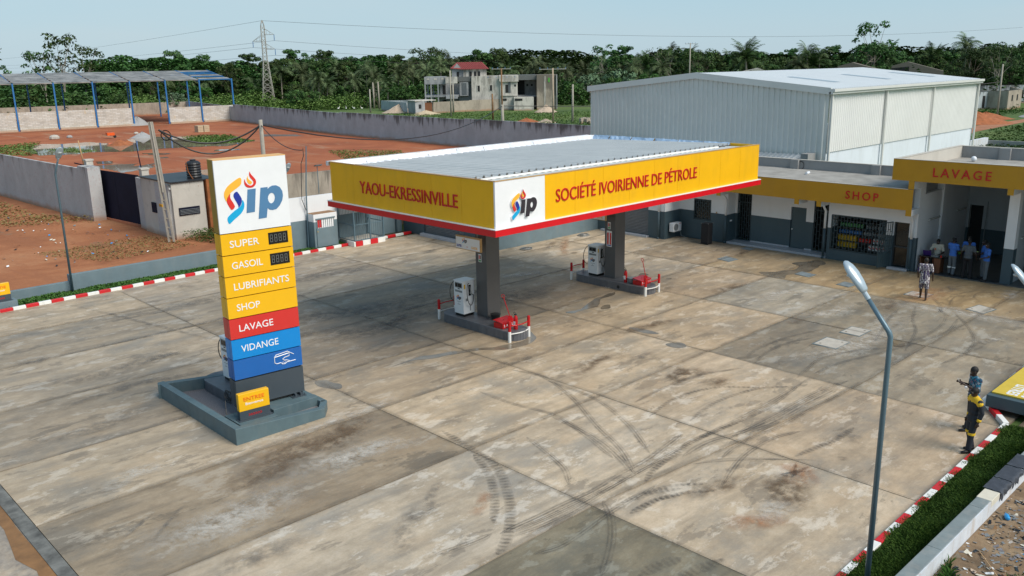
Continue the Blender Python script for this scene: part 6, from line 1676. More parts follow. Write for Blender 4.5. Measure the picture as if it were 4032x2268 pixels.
# 8 man with phone
t8, p8, _ = person('man in blue floral shirt looking down at his phone', (23.16, 6.92, .0), LEFT - .1, dict(
    head=(0, .07, 1.61), neck=(0, .03, 1.46), look=(0, 1, -.75), el=[(-.24, .04, 1.16), (.24, .02, 1.14)], wr=[(-.10, .30, 1.28), (.10, .31, 1.27)], hand=[(.2, .8, .5), (-.2, .8, .4)], an=[(-.11, .14, .09), (.11, -.05, .09)], kn=[(-.1, .08, .5), (.1, .0, .5)]), 'print_floral', 'cloth_navy', sleeve=.8, vox=.010, scale=1.01, belly=1.1)
ph = thing('mobile_phone', 'mobile phone held up by the man in the floral shirt', 'phone', (0, 0, 0)); ph.parent = None
w8 = Matrix.Translation((23.16, 6.92, 0)) @ Matrix.Rotation(LEFT - .1 - PI / 2, 4, 'Z')
q = w8 @ Vector((0, .42, 1.36)); ph.location = q; ph.rotation_euler = (-.5, 0, LEFT - .1 - PI / 2)
MB().box(-.036, .036, -.005, .004, -.075, .075).build('phone_body', MT['can_white'], ph, bevel=.004); MB().box(-.033, .033, -.0062, -.0052, -.07, .07).build('screen', MT['led_black'], ph)
MB().tube([(0, .40 - .26, .0)], .01) if 0 else None
MB().tube([(-.17, .0 + .28, 1.215), (-.13, .29, 1.235)], .034, 8).build('wristwatch', MT['can_white'], t8)
MB().tube([(.075, .07, 1.62), (.08, .11, 1.58), (.05, .15, 1.50), (.02, .18, 1.40)], .004, 5).build('earphone_cord', MT['can_white'], t8)
# 9 man in black overalls with yellow yoke
t9, p9, _ = person('man in black overalls with yellow shoulders and cap beside the kerb', (21.78, 6.46, .0), LEFT + .05, dict(
    el=[(-.26, -.05, 1.14), (.25, -.10, 1.14)], wr=[(-.25, .02, .90), (.27, -.02, .88)], an=[(-.10, .10, .10), (.10, -.10, .10)], kn=[(-.10, .07, .5), (.10, .0, .5)], look=(-.1, 1, -.1), head=(0, .04, 1.62)), 'cloth_navy', 'cloth_navy', sleeve=1.85, vox=.010, cap='hair_black', scale=.965, belly=1.1)
c = MB(); c.tube([(-.20, .0, 1.41), (0, 0, 1.44), (.20, 0, 1.41)], [.085, .105, .085], 12); c.ell((0, -.02, 1.35), .16, .135, .11, 12, 8); c.ell((-.2, 0, 1.38), .085, .085, .09); c.ell((.2, 0, 1.38), .085, .085, .09)
fuse(c, 'yellow_yoke', MT['cloth_yellow'], t9, .012, 2)
for s, w in ((-1, p9['wr'][0]), (1, p9['wr'][1])):
    d = (w - (p9['el'][0] if s < 0 else p9['el'][1])).normalized(); MB().tube([w - d * .09, w - d * .02], [.054, .050], 12).build('yellow_cuff', MT['cloth_yellow'], t9, smooth=True)
MB().tube([(.10, .0, .57), (.10, .0, .51)], .092, 12).build('knee_patch', MT['cloth_yellow'], t9); MB().tube([(-.10, .06, .57), (-.10, .06, .51)], .092, 12).build('knee_patch', MT['cloth_yellow'], t9)
MB().obox((0, .115, 1.68), (1, 0, 0), (0, 1, 0), (0, 0, 1), .035, .006, .03).build('cap_badge', MT['cloth_yellow'], t9)

# table and things on it
tb = thing('desk', 'brown wooden desk with black top in the mouth of the wash bay', 'desk', (40.35, 14.45, .015))
MB().box(40.08, 40.62, 14.0, 14.98, .70, .74).build('desk_top', MT['led_black'], tb, True, bevel=.006)
MB().box(40.12, 40.58, 14.05, 14.32, .015, .70).build('drawer_pedestal', MT['wood_brown'], tb, True)
MB().box(40.12, 40.58, 14.90, 14.95, .015, .70).build('side_panel', MT['wood_brown'], tb, True); MB().box(40.54, 40.57, 14.32, 14.90, .35, .70).build('modesty_panel', MT['wood_brown'], tb, True)
lt = thing('laptop', 'open purple laptop on the desk', 'laptop', (40.3, 14.72, .74))
MB().obox((40.30, 14.72, .86), (0, 1, 0), (-.35, 0, 1), (1, 0, .35), .36, .24, .012).build('screen', MT['purple_plastic'], lt, True); MB().box(40.34, 40.56, 14.54, 14.90, .741, .757).build('keyboard', MT['purple_plastic'], lt, True)
mx = MB().box(40.2, 40.45, 14.2, 14.5, .741, .775).build('audio_mixer', MT['can_grey']); tag(mx, 'small grey audio mixer on the desk beside the laptop', 'mixer')
cu_ = MB().cyl((40.25, 14.08, .741), .035, .08, 10).build('cup', MT['logo_red']); tag(cu_, 'red cup on the right end of the desk', 'cup')
bg_ = MB(); bg_.ell((39.95, 14.5, .22), .10, .20, .22, 12, 8); tag(bg_.build('bag', MT['bag_lilac'], smooth=True), 'lilac cloth bag on the floor in front of the desk', 'bag')
fl = MB().obox((40.28, 13.33, 1.09), (0, 1, 0), (-.4, 0, 1), (1, 0, .4), .16, .20, .004).build('folder', MT['sign_green']); tag(fl, 'green leaflet held by the left attendant in blue', 'leaflet')
# ---------------------------------------------------------------- stained masonry
def mat_stained(name, base, dark, k=1.0, graf=False, grime=0.0):
    m, nt, bs = nodes(name)
    tc = nt.nodes.new('ShaderNodeTexCoord')
    big = noise_n(nt, geo(nt, (1, 1, .8)), .55, 6, .65, .4)
    c = ramp(nt, big, [(.3, tuple(x * .82 for x in base)), (.6, base), (.75, tuple(min(1, x * 1.12) for x in base))])
    sep = nt.nodes.new('ShaderNodeSeparateXYZ'); g = nt.nodes.new('ShaderNodeNewGeometry'); nt.links.new(g.outputs['Position'], sep.inputs[0])
    str_ = noise_n(nt, geo(nt, (1.0, 1.0, .10)), 1.1, 7, .72, .3)
    hz = math_n(nt, 'MULTIPLY', sep.outputs[2], .30 * k)
    drip = ramp(nt, math_n(nt, 'ADD', math_n(nt, 'MULTIPLY', str_, .75), math_n(nt, 'MULTIPLY', hz, .36)), [(.66, 0.0), (.74, 1.0)])
    c = mix(nt, math_n(nt, 'MULTIPLY', drip, .85), c, dark)
    sp = ramp(nt, noise_n(nt, geo(nt), 1.8, 8, .75), [(.58, 0.0), (.70, .6)])
    c = mix(nt, sp, c, tuple(x * .6 for x in base))
    foot = ramp(nt, math_n(nt, 'ADD', sep.outputs[2], math_n(nt, 'MULTIPLY', noise_n(nt, geo(nt), .8, 5), .6)), [(.35, .75), (.65, 0.0)])
    c = mix(nt, foot, c, (.36, .20, .11))
    if grime:
        gr_ = ramp(nt, noise_n(nt, geo(nt, (1, 1, .35)), .8, 9, .75, .3), [(.47, 0.0), (.62, grime)])
        c = mix(nt, gr_, c, tuple(x * .42 for x in base))
    if graf:
        gm = ramp(nt, noise_n(nt, geo(nt, (1, 1, 1)), 3.0, 3, .5, 2.5), [(.60, 0.0), (.63, .5), (.66, 0.0)])
        c = mix(nt, gm, c, (.35, .12, .12))
    nt.links.new(c, bs.inputs['Base Color']); bs.inputs['Roughness'].default_value = .9
    bump(nt, bs, noise_n(nt, geo(nt), 6, 6), .3, .03)
    MT[name] = m
mat_stained('wall_stained', (.42, .465, .49), (.08, .08, .075))
mat_stained('wall_left', (.46, .465, .47), (.13, .12, .11), .8, True)
mat_stained('wall_beige', (.40, .345, .28), (.13, .115, .095), .8, grime=.6)
mat_stained('wall_hut', (.52, .49, .44), (.22, .20, .17), .6)
mat_stained('house_wall', (.62, .585, .53), (.20, .18, .15), .35, grime=.8)
mat_stained('house_shade_grey', (.38, .39, .40), (.10, .095, .09), .25, grime=.7)  # greyed copy of the house wall, shade painted into its turned-away faces
def mat_blockwall():
    m, nt, bs = nodes('block_wall')
    g = nt.nodes.new('ShaderNodeNewGeometry'); sx = nt.nodes.new('ShaderNodeSeparateXYZ'); cx = nt.nodes.new('ShaderNodeCombineXYZ')
    nt.links.new(g.outputs['Position'], sx.inputs[0]); nt.links.new(sx.outputs[0], cx.inputs[0]); nt.links.new(sx.outputs[2], cx.inputs[1])
    br = nt.nodes.new('ShaderNodeTexBrick'); nt.links.new(cx.outputs[0], br.inputs[0])
    br.inputs['Scale'].default_value = 1; br.inputs['Brick Width'].default_value = .8; br.inputs['Row Height'].default_value = .26; br.inputs['Mortar Size'].default_value = .03
    br.inputs['Color1'].default_value = (.62, .60, .56, 1); br.inputs['Color2'].default_value = (.50, .46, .40, 1); br.inputs['Mortar'].default_value = (.40, .38, .35, 1)
    c = mix(nt, ramp(nt, noise_n(nt, geo(nt), .6, 7, .7), [(.5, 0.0), (.7, .7)]), br.outputs[0], (.30, .28, .25))
    c = mix(nt, ramp(nt, noise_n(nt, geo(nt), .9, 7, .7), [(.58, 0.0), (.66, .7)]), c, (.55, .42, .25))
    nt.links.new(c, bs.inputs['Base Color']); bs.inputs['Roughness'].default_value = .9; MT['block_wall'] = m
mat_blockwall()
def wallrun(parent, a, b, th, z0, z1, mat, step=6.0, name='wall_section', coping=None):
    a = Vector((*a, 0)); b = Vector((*b, 0)); L = (b - a).length; n = max(1, round(L / step))
    for k in range(n):
        p = a + (b - a) * (k / n); q = a + (b - a) * ((k + 1) / n)
        mb = MB(); wallseg(mb, (p.x, p.y), (q.x, q.y), th, z0, z1, z1, 1); mb.build(name, mat, parent, True)
yw = thing('yard_wall', 'long rain-stained grey wall around the red earth yard', 'wall', (70, 100, 0))
wallrun(yw, (66.4, 42.5), (68.5, 79.5), -.25, -.1, 3.35, MT['wall_stained'], 9); wallrun(yw, (68.5, 79.5), (70.6, 109.4), -.25, -.1, 3.25, MT['wall_stained'], 9); wallrun(yw, (70.6, 109.4), (77.9, 157), -.25, -.1, 3.1, MT['wall_stained'], 9)
wallrun(yw, (77.9, 157), (86.2, 196.5), -.25, -.1, 2.7, MT['wall_stained'], 9)
wallrun(yw, (86.2, 196.5), (49, 206), -.25, -.1, 2.6, MT['wall_beige'], 9); wallrun(yw, (49, 206), (10, 216), -.25, -.1, 2.6, MT['wall_beige'], 9)
fw = thing('front_wall', 'weathered grey wall left of the dark gate', 'wall', (18.8, 70, 0))
wallrun(fw, (19.12, 59.75), (18.42, 79.2), -.2, -.1, 3.35, MT['wall_left'], 5); wallrun(fw, (18.42, 79.2), (16.8, 122), -.2, -.1, 3.3, MT['wall_left'], 8)
MB().box(19.5, 20.1, 59.7, 60.4 + .9, -.1, 3.55).build('gate_pier', MT['concrete_post'], fw, True) if 0 else None
gt = thing('steel_gate', 'dark navy solid steel double gate between two pale pillars', 'gate', (20.3, 58.1, 0))
def pillar(x, y, h, lab):
    t = thing('gate_pillar', lab, 'pillar', (x, y, 0))
    MB().box(x - .22, x + .22, y - .22, y + .22, -.1, h).build('shaft', MT['wall_hut'], t, True); MB().box(x - .27, x + .27, y - .27, y + .27, h + .001, h + .1).build('cap', MT['wall_hut'], t, True)
pillar(19.95, 61.75, 3.75, 'pale left pillar of the dark gate'); pillar(20.95, 55.0, 3.55, 'pale right pillar of the dark gate with a pole behind')
MB().box(19.1, 19.9, 59.6, 61.5, -.1, 3.5).build('return_wall', MT['wall_left'], fw, True)
for k in range(2):
    a = Vector((20.02, 61.5, 0)); b = Vector((20.62, 55.2, 0)); p = a + (b - a) * (k / 2 + .003); q = a + (b - a) * ((k + 1) / 2 - .003)
    mb = MB(); wallseg(mb, (p.x, p.y), (q.x, q.y), .05, .05, 3.2, 3.2, 1); lf = mb.build('gate_leaf', MT['gate_navy'], gt, True)
    for j in range(1, 5):
        c = p + (q - p) * (j / 5); MB().bar(c + Vector((.07, 0, .08)), c + Vector((.07, 0, 3.18)), .03).build('stiffener', MT['gate_navy'], lf, True)
MB().tube([(19.95, 61.6, 3.35), (19.6, 63.5, 3.5)], .04, 6).build('gate_rail', MT['gate_navy'], gt, True); MB().box(19.9, 20.1, 61.3, 61.6, 3.0, 3.45).build('gate_motor', MT['gate_navy'], gt, True)
MB().tube([(20.5, 54.8, 3.1), (20.3, 51.5, 3.15)], .04, 6).build('gate_rail', MT['gate_navy'], gt, True)
sw = thing('side_wall', 'grey wall between the gate and the guard hut', 'wall', (20.4, 52, 0))
wallrun(sw, (20.5, 54.8), (20.2, 49.3), -.2, -.1, 3.15, MT['wall_left'], 3)
ht = thing('guard_hut', 'stained masonry hut with slot windows behind the concrete pole', 'hut', (22, 49.5, 0))
MB().box(20.12, 22.05, 49.1, 53.5, -.1, 3.25).build('hut_wall', MT['wall_hut'], ht, True); MB().box(22.15, 22.9, 48.9, 49.5, -.1, 3.3).build('rusty_pier', MT['rust'], ht, True)
MB().box(20.05, 23.0, 49.0, 53.6, 3.251, 3.33).build('roof', MT['tank_black'], ht, True)
wn_ = MB().box(20.42, 21.66, 49.04, 49.10, 1.35, 1.80).build('slot_window', MT['gate_navy'], ht, True)
for z in (1.42, 1.50, 1.58, 1.66): MB().box(20.46, 21.62, 49.0, 49.04, z, z + .02).build('window_bar', MT['can_grey'], wn_, True)
wn2 = MB().box(20.05, 20.12, 49.5, 50.3, 1.35, 1.80).build('slot_window', MT['gate_navy'], ht, True); MB().box(20.05, 20.12, 51.5, 52.1, 1.3, 1.9).build('slot_window', MT['gate_navy'], ht, True)
MB().box(20.05, 20.15, 49.2, 49.4, 2.9, 3.0).build('wall_lamp', MT['reflective'], ht, True)
ow = thing('old_wall', 'weathered unpainted wall rising behind the white station wall', 'wall', (26, 43, 0))
wallrun(ow, (22.95, 43.6), (48, 42.6), .2, -.1, 3.75, MT['wall_beige'], 6)
iw = thing('block_kerb_wall', 'low block wall in the earth yard behind the hut', 'wall', (30, 77, 0))
wallrun(iw, (24.5, 77.9), (36.5, 77.4), .2, -.1, .55, MT['wall_beige'], 1.2, 'block')
wt = thing('water_tank', 'black ribbed plastic water tank on the hut roof beside the totem', 'tank', (21.95, 50.0, 3.33))
mb = MB(); zz = []; rr_ = []
for k in range(13): zz.append(.0 + k * .075); rr_.append(.44 if k % 2 else .40)
mb.tube([(0, 0, z) for z in zz] + [(0, 0, .98), (0, 0, 1.02)], rr_ + [.3, .16], 18); mb.build('tank_body', MT['tank_black'], wt)
MB().cyl((0, 0, 1.02), .17, .06, 14).build('tank_lid', MT['tank_black'], wt); MB().tube([(-.45, -.1, .95), (-.42, -.2, .4), (-.3, -.45, 0), (-.2, -.9, -.4)], .025, 6).build('outlet_hose', MT['rust'], wt)
def utility_pole(base, top, r0, mat, label, kind='round', arm=None, cat='utility pole'):
    t = thing('utility_pole', label, cat, base)
    b = Vector(base); q = Vector(top)
    if kind == 'ladder':
        d = (q - b).normalized(); s = Vector((.72, -.69, 0)) * r0; f = d.cross(s).normalized()
        for sg in (-1, 1): MB().bar(b + s * sg, q + s * sg * .55, .09, .14, up=f).build('rail', MT[mat], t, True)
        n = 13
        for k in range(n): 
            c = b + (q - b) * ((k + .6) / n); w = 1 - .45 * (k + .6) / n
            MB().bar(c - s * w, c + s * w, .10, .06).build('rung', MT[mat], t, True)
        MB().bar(b + (q - b) * .42, q, .20, .12).build('web', MT[mat], t, True)
    else: MB().tube([b, q], [r0, r0 * .7], 8).build('shaft', MT[mat], t, True, smooth=(kind == 'round'))
    if arm:
        for (dz, w) in arm:
            c = q - Vector((0, 0, dz)); MB().bar(c - R_ * w, c + R_ * w, .10).build('crossarm', MT['pylon_steel'], t, True)
            for k in (-1, -.4, .4, 1): MB().cyl(c + R_ * w * k * .95, .05, .28, 6).build('insulator', MT['insulator'], t, True)
    return t
utility_pole((19.6, 48.6, 0), (19.47, 49.3, 6.75), .14, 'concrete_post', 'leaning concrete ladder pole beside the guard hut', 'ladder')
MB().box(19.28, 19.34, 48.6, 49.0, 2.05, 2.2).build('pole_plate', MT['wall_yellow'], bpy.data.objects['utility_pole'], True)

utility_pole((30.5, 80.4, 0), (30.3, 80.6, 3.2), .06, 'gate_navy', 'thin dark rod standing in the earth yard', cat='pole'); utility_pole((20.1, 63.2, 3.3), (20.0, 63.4, 5.0), .05, 'wood_light', 'thin wooden stick standing behind the gate wall', cat='pole')
def cable(pts, r, label=None, sag=0):
    P = []
    for i in range(len(pts) - 1):
        a, b = Vector(pts[i]), Vector(pts[i + 1])
        for k in range(16): s = k / 16; P.append(a + (b - a) * s - Vector((0, 0, sag * 4 * s * (1 - s))))
    P.append(Vector(pts[-1]))
    o = MB().tube(P, r, 5).build('cable', MT['black_rubber'])
    tag(o, label, 'cable'); return o
utility_pole((74.3, 78.85, 0), (74.3, 78.85, 4.75), .24, 'concrete_post', 'grey concrete post standing against the yard wall behind the canopy')
for (x, y, h, m, arm, lab) in [(108.25, 129.15, 8.6, 'concrete_post', None, 'tall grey pole left of the house wall'), (118.6, 140.7, 5.9, 'concrete_post', None, 'shorter grey pole close behind the tall grey pole'), (105.1, 114.0, 4.6, 'wood_pole', None, 'short brown pole before the house wall'),
      (103.0, 109.35, 8.9, 'wood_pole', [(.1, 1.6), (1.6, 2.4)], 'brown pole with two crossarms before the unfinished house'), (105.4, 99.7, 8.8, 'sand_pale', [(.15, 2.2)], 'tan pole with one white crossarm before the house tower'), (107.1, 96.95, 6.2, 'concrete_post', None, 'grey pole right of the house in the green field'),
      (109.5, 157.5, 4.9, 'concrete_post', None, 'grey pole left of the house compound'), (118.5, 166.8, 6.2, 'bark_pale', None, 'pale pole standing before the palms left of the house'), (152.6, 47.3, 8.2, 'concrete_post', None, 'thin pale pole at the right before the ruined blocks'), (170, 118, 13.5, 'concrete_post', [(.2, 1.2)], 'concrete pole with bracket above the warehouse ridge line'),
      (120, 171, 6.0, 'bark_pale', None, 'pale leaning post behind the hangar roof end')]:
    utility_pole((x, y, 0), (x + rnd.uniform(-.1, .1), y, h), .17 if h > 8 else .2, m, lab, arm=arm)
P1 = Vector((19.75, 49.0, 6.3))
PP = (25.3, 47.68, 6.3)
utility_pole((25.3, 47.68, 0), (25.3, 47.68, 6.6), .16, 'concrete_post', 'pale concrete post rising behind the white logo box') 

cable([P1, PP], .05, 'black bundled cable from the ladder pole to the concrete post', .9); cable([P1, PP], .045, 'second black cable hanging below the bundle', 1.5)
cable([PP, (74.3, 78.85, 4.6)], .045, 'long black cable sagging across the yard to the wall post', 2.2); cable([PP, (24.0, 41.0, 5.3)], .025, 'thin cable dropping from the concrete post', .4)
cable([(74.3, 78.85, 4.6), (152.6, 47.3, 5.5)], .045, 'black cable running right from the wall post', 1.2)
cl = MB()
for k in range(3): cl.tube([(P1.x + .5 + .2 * math.cos(a), P1.y + .3 - .18 * math.cos(a), P1.z - .35 + .28 * math.sin(a)) for a in [q * PI / 8 for q in range(17)]], .03, 5)
tag(cl.build('cable_coil', MT['black_rubber']), 'coil of black cable hanging by the ladder pole top', 'cable coil')
# ---------------------------------------------------------------- hangar
hg = thing('open_hangar', 'open hangar with blue steel posts, grey sheet roof and low block walls', 'hangar', (55, 172, 0))
ha, hb = Vector((42.66, 164.0, 0)), Vector((79.28, 159.4, 0)); dv = (hb - ha) / 6; dn = Vector((.125, .992, 0)) * 28
plain('hangar_sheet', (0.30, 0.29, 0.275), 0.55, metal=.2, var=.6, vs=.5)
for k in range(-3, 7):
    a = ha + dv * k; r = a + dn * .5; b = a + dn
    for q, hh in ((a, 7.85), (b, 7.85)):
        MB().bar(q, q + Vector((0, 0, hh)), .22, .34, up=dn).build('post', MT['hangar_blue'], hg, True)
    MB().bar(a + Vector((0, 0, 7.4)), r + Vector((0, 0, 9.35)), .16, .34).build('rafter', MT['hangar_blue'], hg, True); MB().bar(b + Vector((0, 0, 7.4)), r + Vector((0, 0, 9.35)), .16, .34).build('rafter', MT['hangar_blue'], hg, True)
    if k < 6:
        for s, e0 in ((0, a), (1, b)):
            for j in range(6):
                if (k == 5 and s == 0 and j in (1, 3, 4)) or (k == 5 and s == 1 and j != 2): continue
                p = e0 + (r - e0) * (j / 6) + Vector((0, 0, 7.85 + 1.62 * j / 6)); q = e0 + (r - e0) * ((j + 1) / 6 - .012) + Vector((0, 0, 7.83 + 1.62 * (j + 1) / 6))
                g = dv * .03; mb = MB()
                mb.add([p + g, p + dv - g, q + dv - g, q + g], [(0, 1, 2, 3) if s == 0 else (3, 2, 1, 0)]); mb.build('roof_sheet', MT['hangar_sheet'], hg, True)
        for j in range(7):
            z = 7.75 + 1.6 * j / 6
            for e0 in (a, b):
                p = e0 + (r - e0) * (j / 6); MB().bar(p + Vector((0, 0, z)), p + dv + Vector((0, 0, z)), .08, .14).build('purlin', MT['hangar_sheet'] if k < 5 else MT['hangar_blue'], hg, True)
        if k != 3:
            p = a + dv * .03; q = a + dv * .97; mb = MB(); wallseg(mb, (p.x, p.y), (q.x, q.y), .2, -.1, 3.1 if k < 3 else 2.9, 3.1 if k < 3 else 2.9, 1); mb.build('block_infill', MT['block_wall'], hg, True)
            mb = MB(); wallseg(mb, ((p - dn * .012).x, (p - dn * .012).y), ((q - dn * .012).x, (q - dn * .012).y), .3, -.1, .28, .28, 1); mb.build('ground_beam', MT['sand_pale'], hg, True)
sheet('earth_bank', [(10, 163), (42, 162.3), (80, 157.6), (79, 156.2), (42, 160.2), (10, 161)], .02, MT['track_red'])
# puddles and mounds in the yard
def pud(pts, z=.0, it=2): blob('puddle', pts, z, MT['water'], None, it, .25, seed=len(pts), kind='structure')
pud([(36.9, 131.8), (38.9, 129.4), (42.4, 129.2), (42.7, 125.6), (45.0, 124.4), (47.5, 129), (52.0, 131.3), (55.6, 125.6), (53.8, 118.7), (57.7, 110.5), (51.1, 105.8), (50.1, 107.7), (46.7, 109.3), (43.2, 110.3), (40.5, 109.1), (36.5, 112.7), (35.0, 111.2), (31.2, 113.8), (32.3, 125.0)], -.006)
pud([(40.2, 105.9), (40.2, 102.4), (42.2, 101.4), (42.4, 103), (41.3, 105)], -.004); pud([(39.1, 98.1), (39.8, 97.2), (40.6, 98.6), (39.8, 99)], -.004)
pud([(33.4, 100.5), (34.5, 99.0), (33.3, 96.3), (32.2, 97.5)], -.004); pud([(31.4, 92.2), (31.0, 86.6), (34.9, 88.9), (36.5, 92.8), (34.6, 91.9), (33, 93)], -.004)
pud([(27, 84), (28.5, 80), (30.2, 83), (29.4, 88), (27.5, 89)], -.003); pud([(36, 79.5), (40, 79.2), (40.2, 80.6), (37, 81)], -.004); pud([(47, 101), (50, 99.5), (50.2, 101), (48, 102.4)], -.005); pud([(62, 117), (66, 112), (67, 116), (64, 121)], -.005); pud([(30.6, 96), (33, 95.4), (35.6, 94.2), (34.0, 92.4), (31, 91.8)], -.0045); pud([(25, 96), (27.5, 92), (29, 95), (28, 101)], -.004)
def mound(x, y, rx, ry, h, mat, label, seed=0, ang=0.0):
    r = random.Random(seed); vs = []; n, m = 18, 6
    for i in range(m + 1):
        s = i / m
        for k in range(n):
            a = 2 * PI * k / n; j = 1 + .16 * noise.noise(Vector((math.cos(a) * 1.4 + seed, math.sin(a) * 1.4, s * 2)))
            vs.append((rx * s * math.cos(a) * j, ry * s * math.sin(a) * j, h * (1 - s) ** 1.15 * (1 + .1 * r.uniform(-1, 1)) - .03))
    fs = [(i * n + k, (i + 1) * n + k, (i + 1) * n + (k + 1) % n, i * n + (k + 1) % n) for i in range(m) for k in range(n)]
    o = MB().add(vs, fs).build('mound', MT[mat]); o.location = (x, y, 0); o.rotation_euler = (0, 0, ang); tag(o, label, 'mound'); return o
mound(50.4, 131.2, 1.9, 1.6, .85, 'sand_grey', 'cone of pale grey gravel beside the yard puddle', 1); mound(43.1, 120.3, 1.7, 1.5, .8, 'earth_red', 'red earth mound standing in the yard puddle', 2); mound(44.9, 122.5, 1.0, .9, .45, 'earth_red', 'small red earth lump behind the puddle mound', 3)
mound(62, 163, 2.4, 2.4, 1.6, 'sand_grey', 'grey sand heap in the open bay of the hangar', 4); mound(129, 124, 2.8, 2.2, 1.5, 'sand_pale', 'tan sand heap at the foot of the house tower', 5); mound(113.4, 152.5, 4.0, 3.0, 1.7, 'sand_pale', 'sand heap before the compound wall left of the gatehouse', 6)
mound(111.2, 140.6, 3.6, 2.4, .9, 'block_beige', 'pale rubble heap before the gatehouse', 7); mound(104, 104.5, 3.4, 2.0, .8, 'earth_red', 'red earth heap by the brown crossarm pole', 8); mound(105.5, 101.5, 2.2, 1.6, .7, 'sand_pale', 'small tan heap beside the tan pole', 9)
mound(137.5, 45.8, 5.5, 3.2, 1.9, 'earth_red', 'large red earth heap beside the warehouse corner', 10, -.8); mound(148, 47.5, 4.5, 2.4, 1.1, 'earth_red', 'lower red earth heap farther along the track', 11, -.8); mound(158, 42.5, 4.0, 3.0, 1.5, 'sand_grey', 'pale grey heap at the far right edge', 12)
bp = thing('block_stack', 'two small stacks of beige concrete blocks in the red yard', 'blocks', (61, 134.2, 0))
for i in range(2):
    for j in range(4):
        for k in range(3): MB().box(60.1 + i * 1.0 + (k - 1) * .0, 61.0 + i * 1.0 - .03, 133.6 + k * .45, 134.02 + k * .45, j * .26 + .0, j * .26 + .235).build('block', MT['block_beige'], bp, True)
wbw = thing('wheelbarrow', 'small orange wheelbarrow by the gravel cone', 'wheelbarrow', (46.6, 133.4, 0))
MB().prism([(-.5, -.35), (.5, -.45), (.5, .45), (-.5, .35)], .45, .85).build('tray', MT['sign_orange'], wbw); mb = MB(); mb.bar((-1.0, -.3, .6), (.6, -.2, .3), .05); mb.bar((-1.0, .3, .6), (.6, .2, .3), .05); mb.build('handles', MT['black_rubber'], wbw); MB().tube([(.65, -.05, .25), (.65, .05, .25)], .22, 12).build('wheel', MT['black_rubber'], wbw)
def rock(x, y, s, lab, mat='cover_pale'):
    o = MB().ell((0, 0, s * .3), s, s * .8, s * .6, 8, 5).build('rock', MT[mat]); o.location = (x, y, 0); tag(o, lab, 'rock')
rock(40.8, 139.5, .75, 'white boulder on the red earth before the block walls'); rock(43.2, 140.5, .45, 'small grey boulder right of the white one', 'sand_grey'); rock(52.5, 139, .4, 'small pale boulder beyond the gravel cone')
# ---------------------------------------------------------------- pylon
py = thing('lattice_pylon', 'tall steel lattice power pylon with three arms behind the yard wall', 'pylon', (113.25, 208.1, 0))
S = MT['pylon_steel']; r_ = Vector((math.cos(.72), -math.sin(.72), 0)).normalized(); f_ = Vector((-r_.y, r_.x, 0))
rot = lambda a, b: (r_ * math.cos(.35) + f_ * math.sin(.35)) * a + (f_ * math.cos(.35) - r_ * math.sin(.35)) * b
B0 = Vector((113.25, 208.1, 0))
def halfw(z): return 1.55 - (1.55 - .52) * z / 12 if z < 12 else (.52 - .10 * (z - 12) / 8 if z < 20 else .42 - .34 * (z - 20) / 1.4)
lv = [0, 1.7, 3.3, 4.8, 6.2, 7.5, 8.7, 9.8, 10.9, 12, 13, 14, 15, 16, 17, 18, 19, 20, 21.4]
cr = [(-1, -1), (1, -1), (1, 1), (-1, 1)]
C = lambda z, k: B0 + rot(cr[k][0] * halfw(z), cr[k][1] * halfw(z)) + Vector((0, 0, z))
for k in range(4):
    mb = MB()
    for i in range(len(lv) - 1): mb.bar(C(lv[i], k), C(lv[i + 1], k), .11)
    mb.build('leg', S, py, True)
    mb = MB(); k2 = (k + 1) % 4
    for i in range(len(lv) - 1):
        mb.bar(C(lv[i], k), C(lv[i + 1], k2), .055); mb.bar(C(lv[i], k2), C(lv[i + 1], k), .055)
        if i % 2 == 0: mb.bar(C(lv[i + 1], k), C(lv[i + 1], k2), .05)
    mb.build('bracing', S, py, True)
for sgn, z0 in ((1, 17.9), (-1, 16.3), (1, 14.3)):
    tip = B0 + R_ * sgn * 2.75 + Vector((0, 0, z0)); mb = MB()
    for w in (-.4, .4):
        mb.bar(B0 + R_ * sgn * .35 + F_ * w + Vector((0, 0, z0 + .05)), tip, .07); mb.bar(B0 + R_ * sgn * .35 + F_ * w + Vector((0, 0, z0 + 1.5)), tip, .07)
    for q in (.33, .62): mb.bar(B0 + R_ * sgn * 2.75 * q + Vector((0, 0, z0 + .03)), B0 + R_ * sgn * 2.75 * q + Vector((0, 0, z0 + 1.5 * (1 - q))), .05)
    a = mb.build('cross_arm', S, py, True); MB().tube([tip, tip - Vector((0, 0, 1.45))], .09, 6).build('insulator', MT['insulator'], a, True)
    e1 = tip - Vector((0, 0, 1.5)); cable([e1, (431.5 + sgn * 3, 127.8, 9.5 + z0 - 14)], .03, 'high voltage line running right from the %s arm' % ('upper right' if z0 > 17 else 'left' if sgn < 0 else 'lower right'), 5.5)
    cable([e1, (190, 1080, z0 + 4)], .03, 'high voltage line running left from the %s arm' % ('upper right' if z0 > 17 else 'left' if sgn < 0 else 'lower right'), 5)
cable([B0 + Vector((0, 0, 21.3)), (431.5, 127.8, 21.2)], .035, 'topmost wire crossing the sky to the right of the pylon', 3.9); cable([B0 + Vector((0, 0, 21.3)), (190, 1080, 24)], .03, 'topmost wire running left from the pylon', 5)
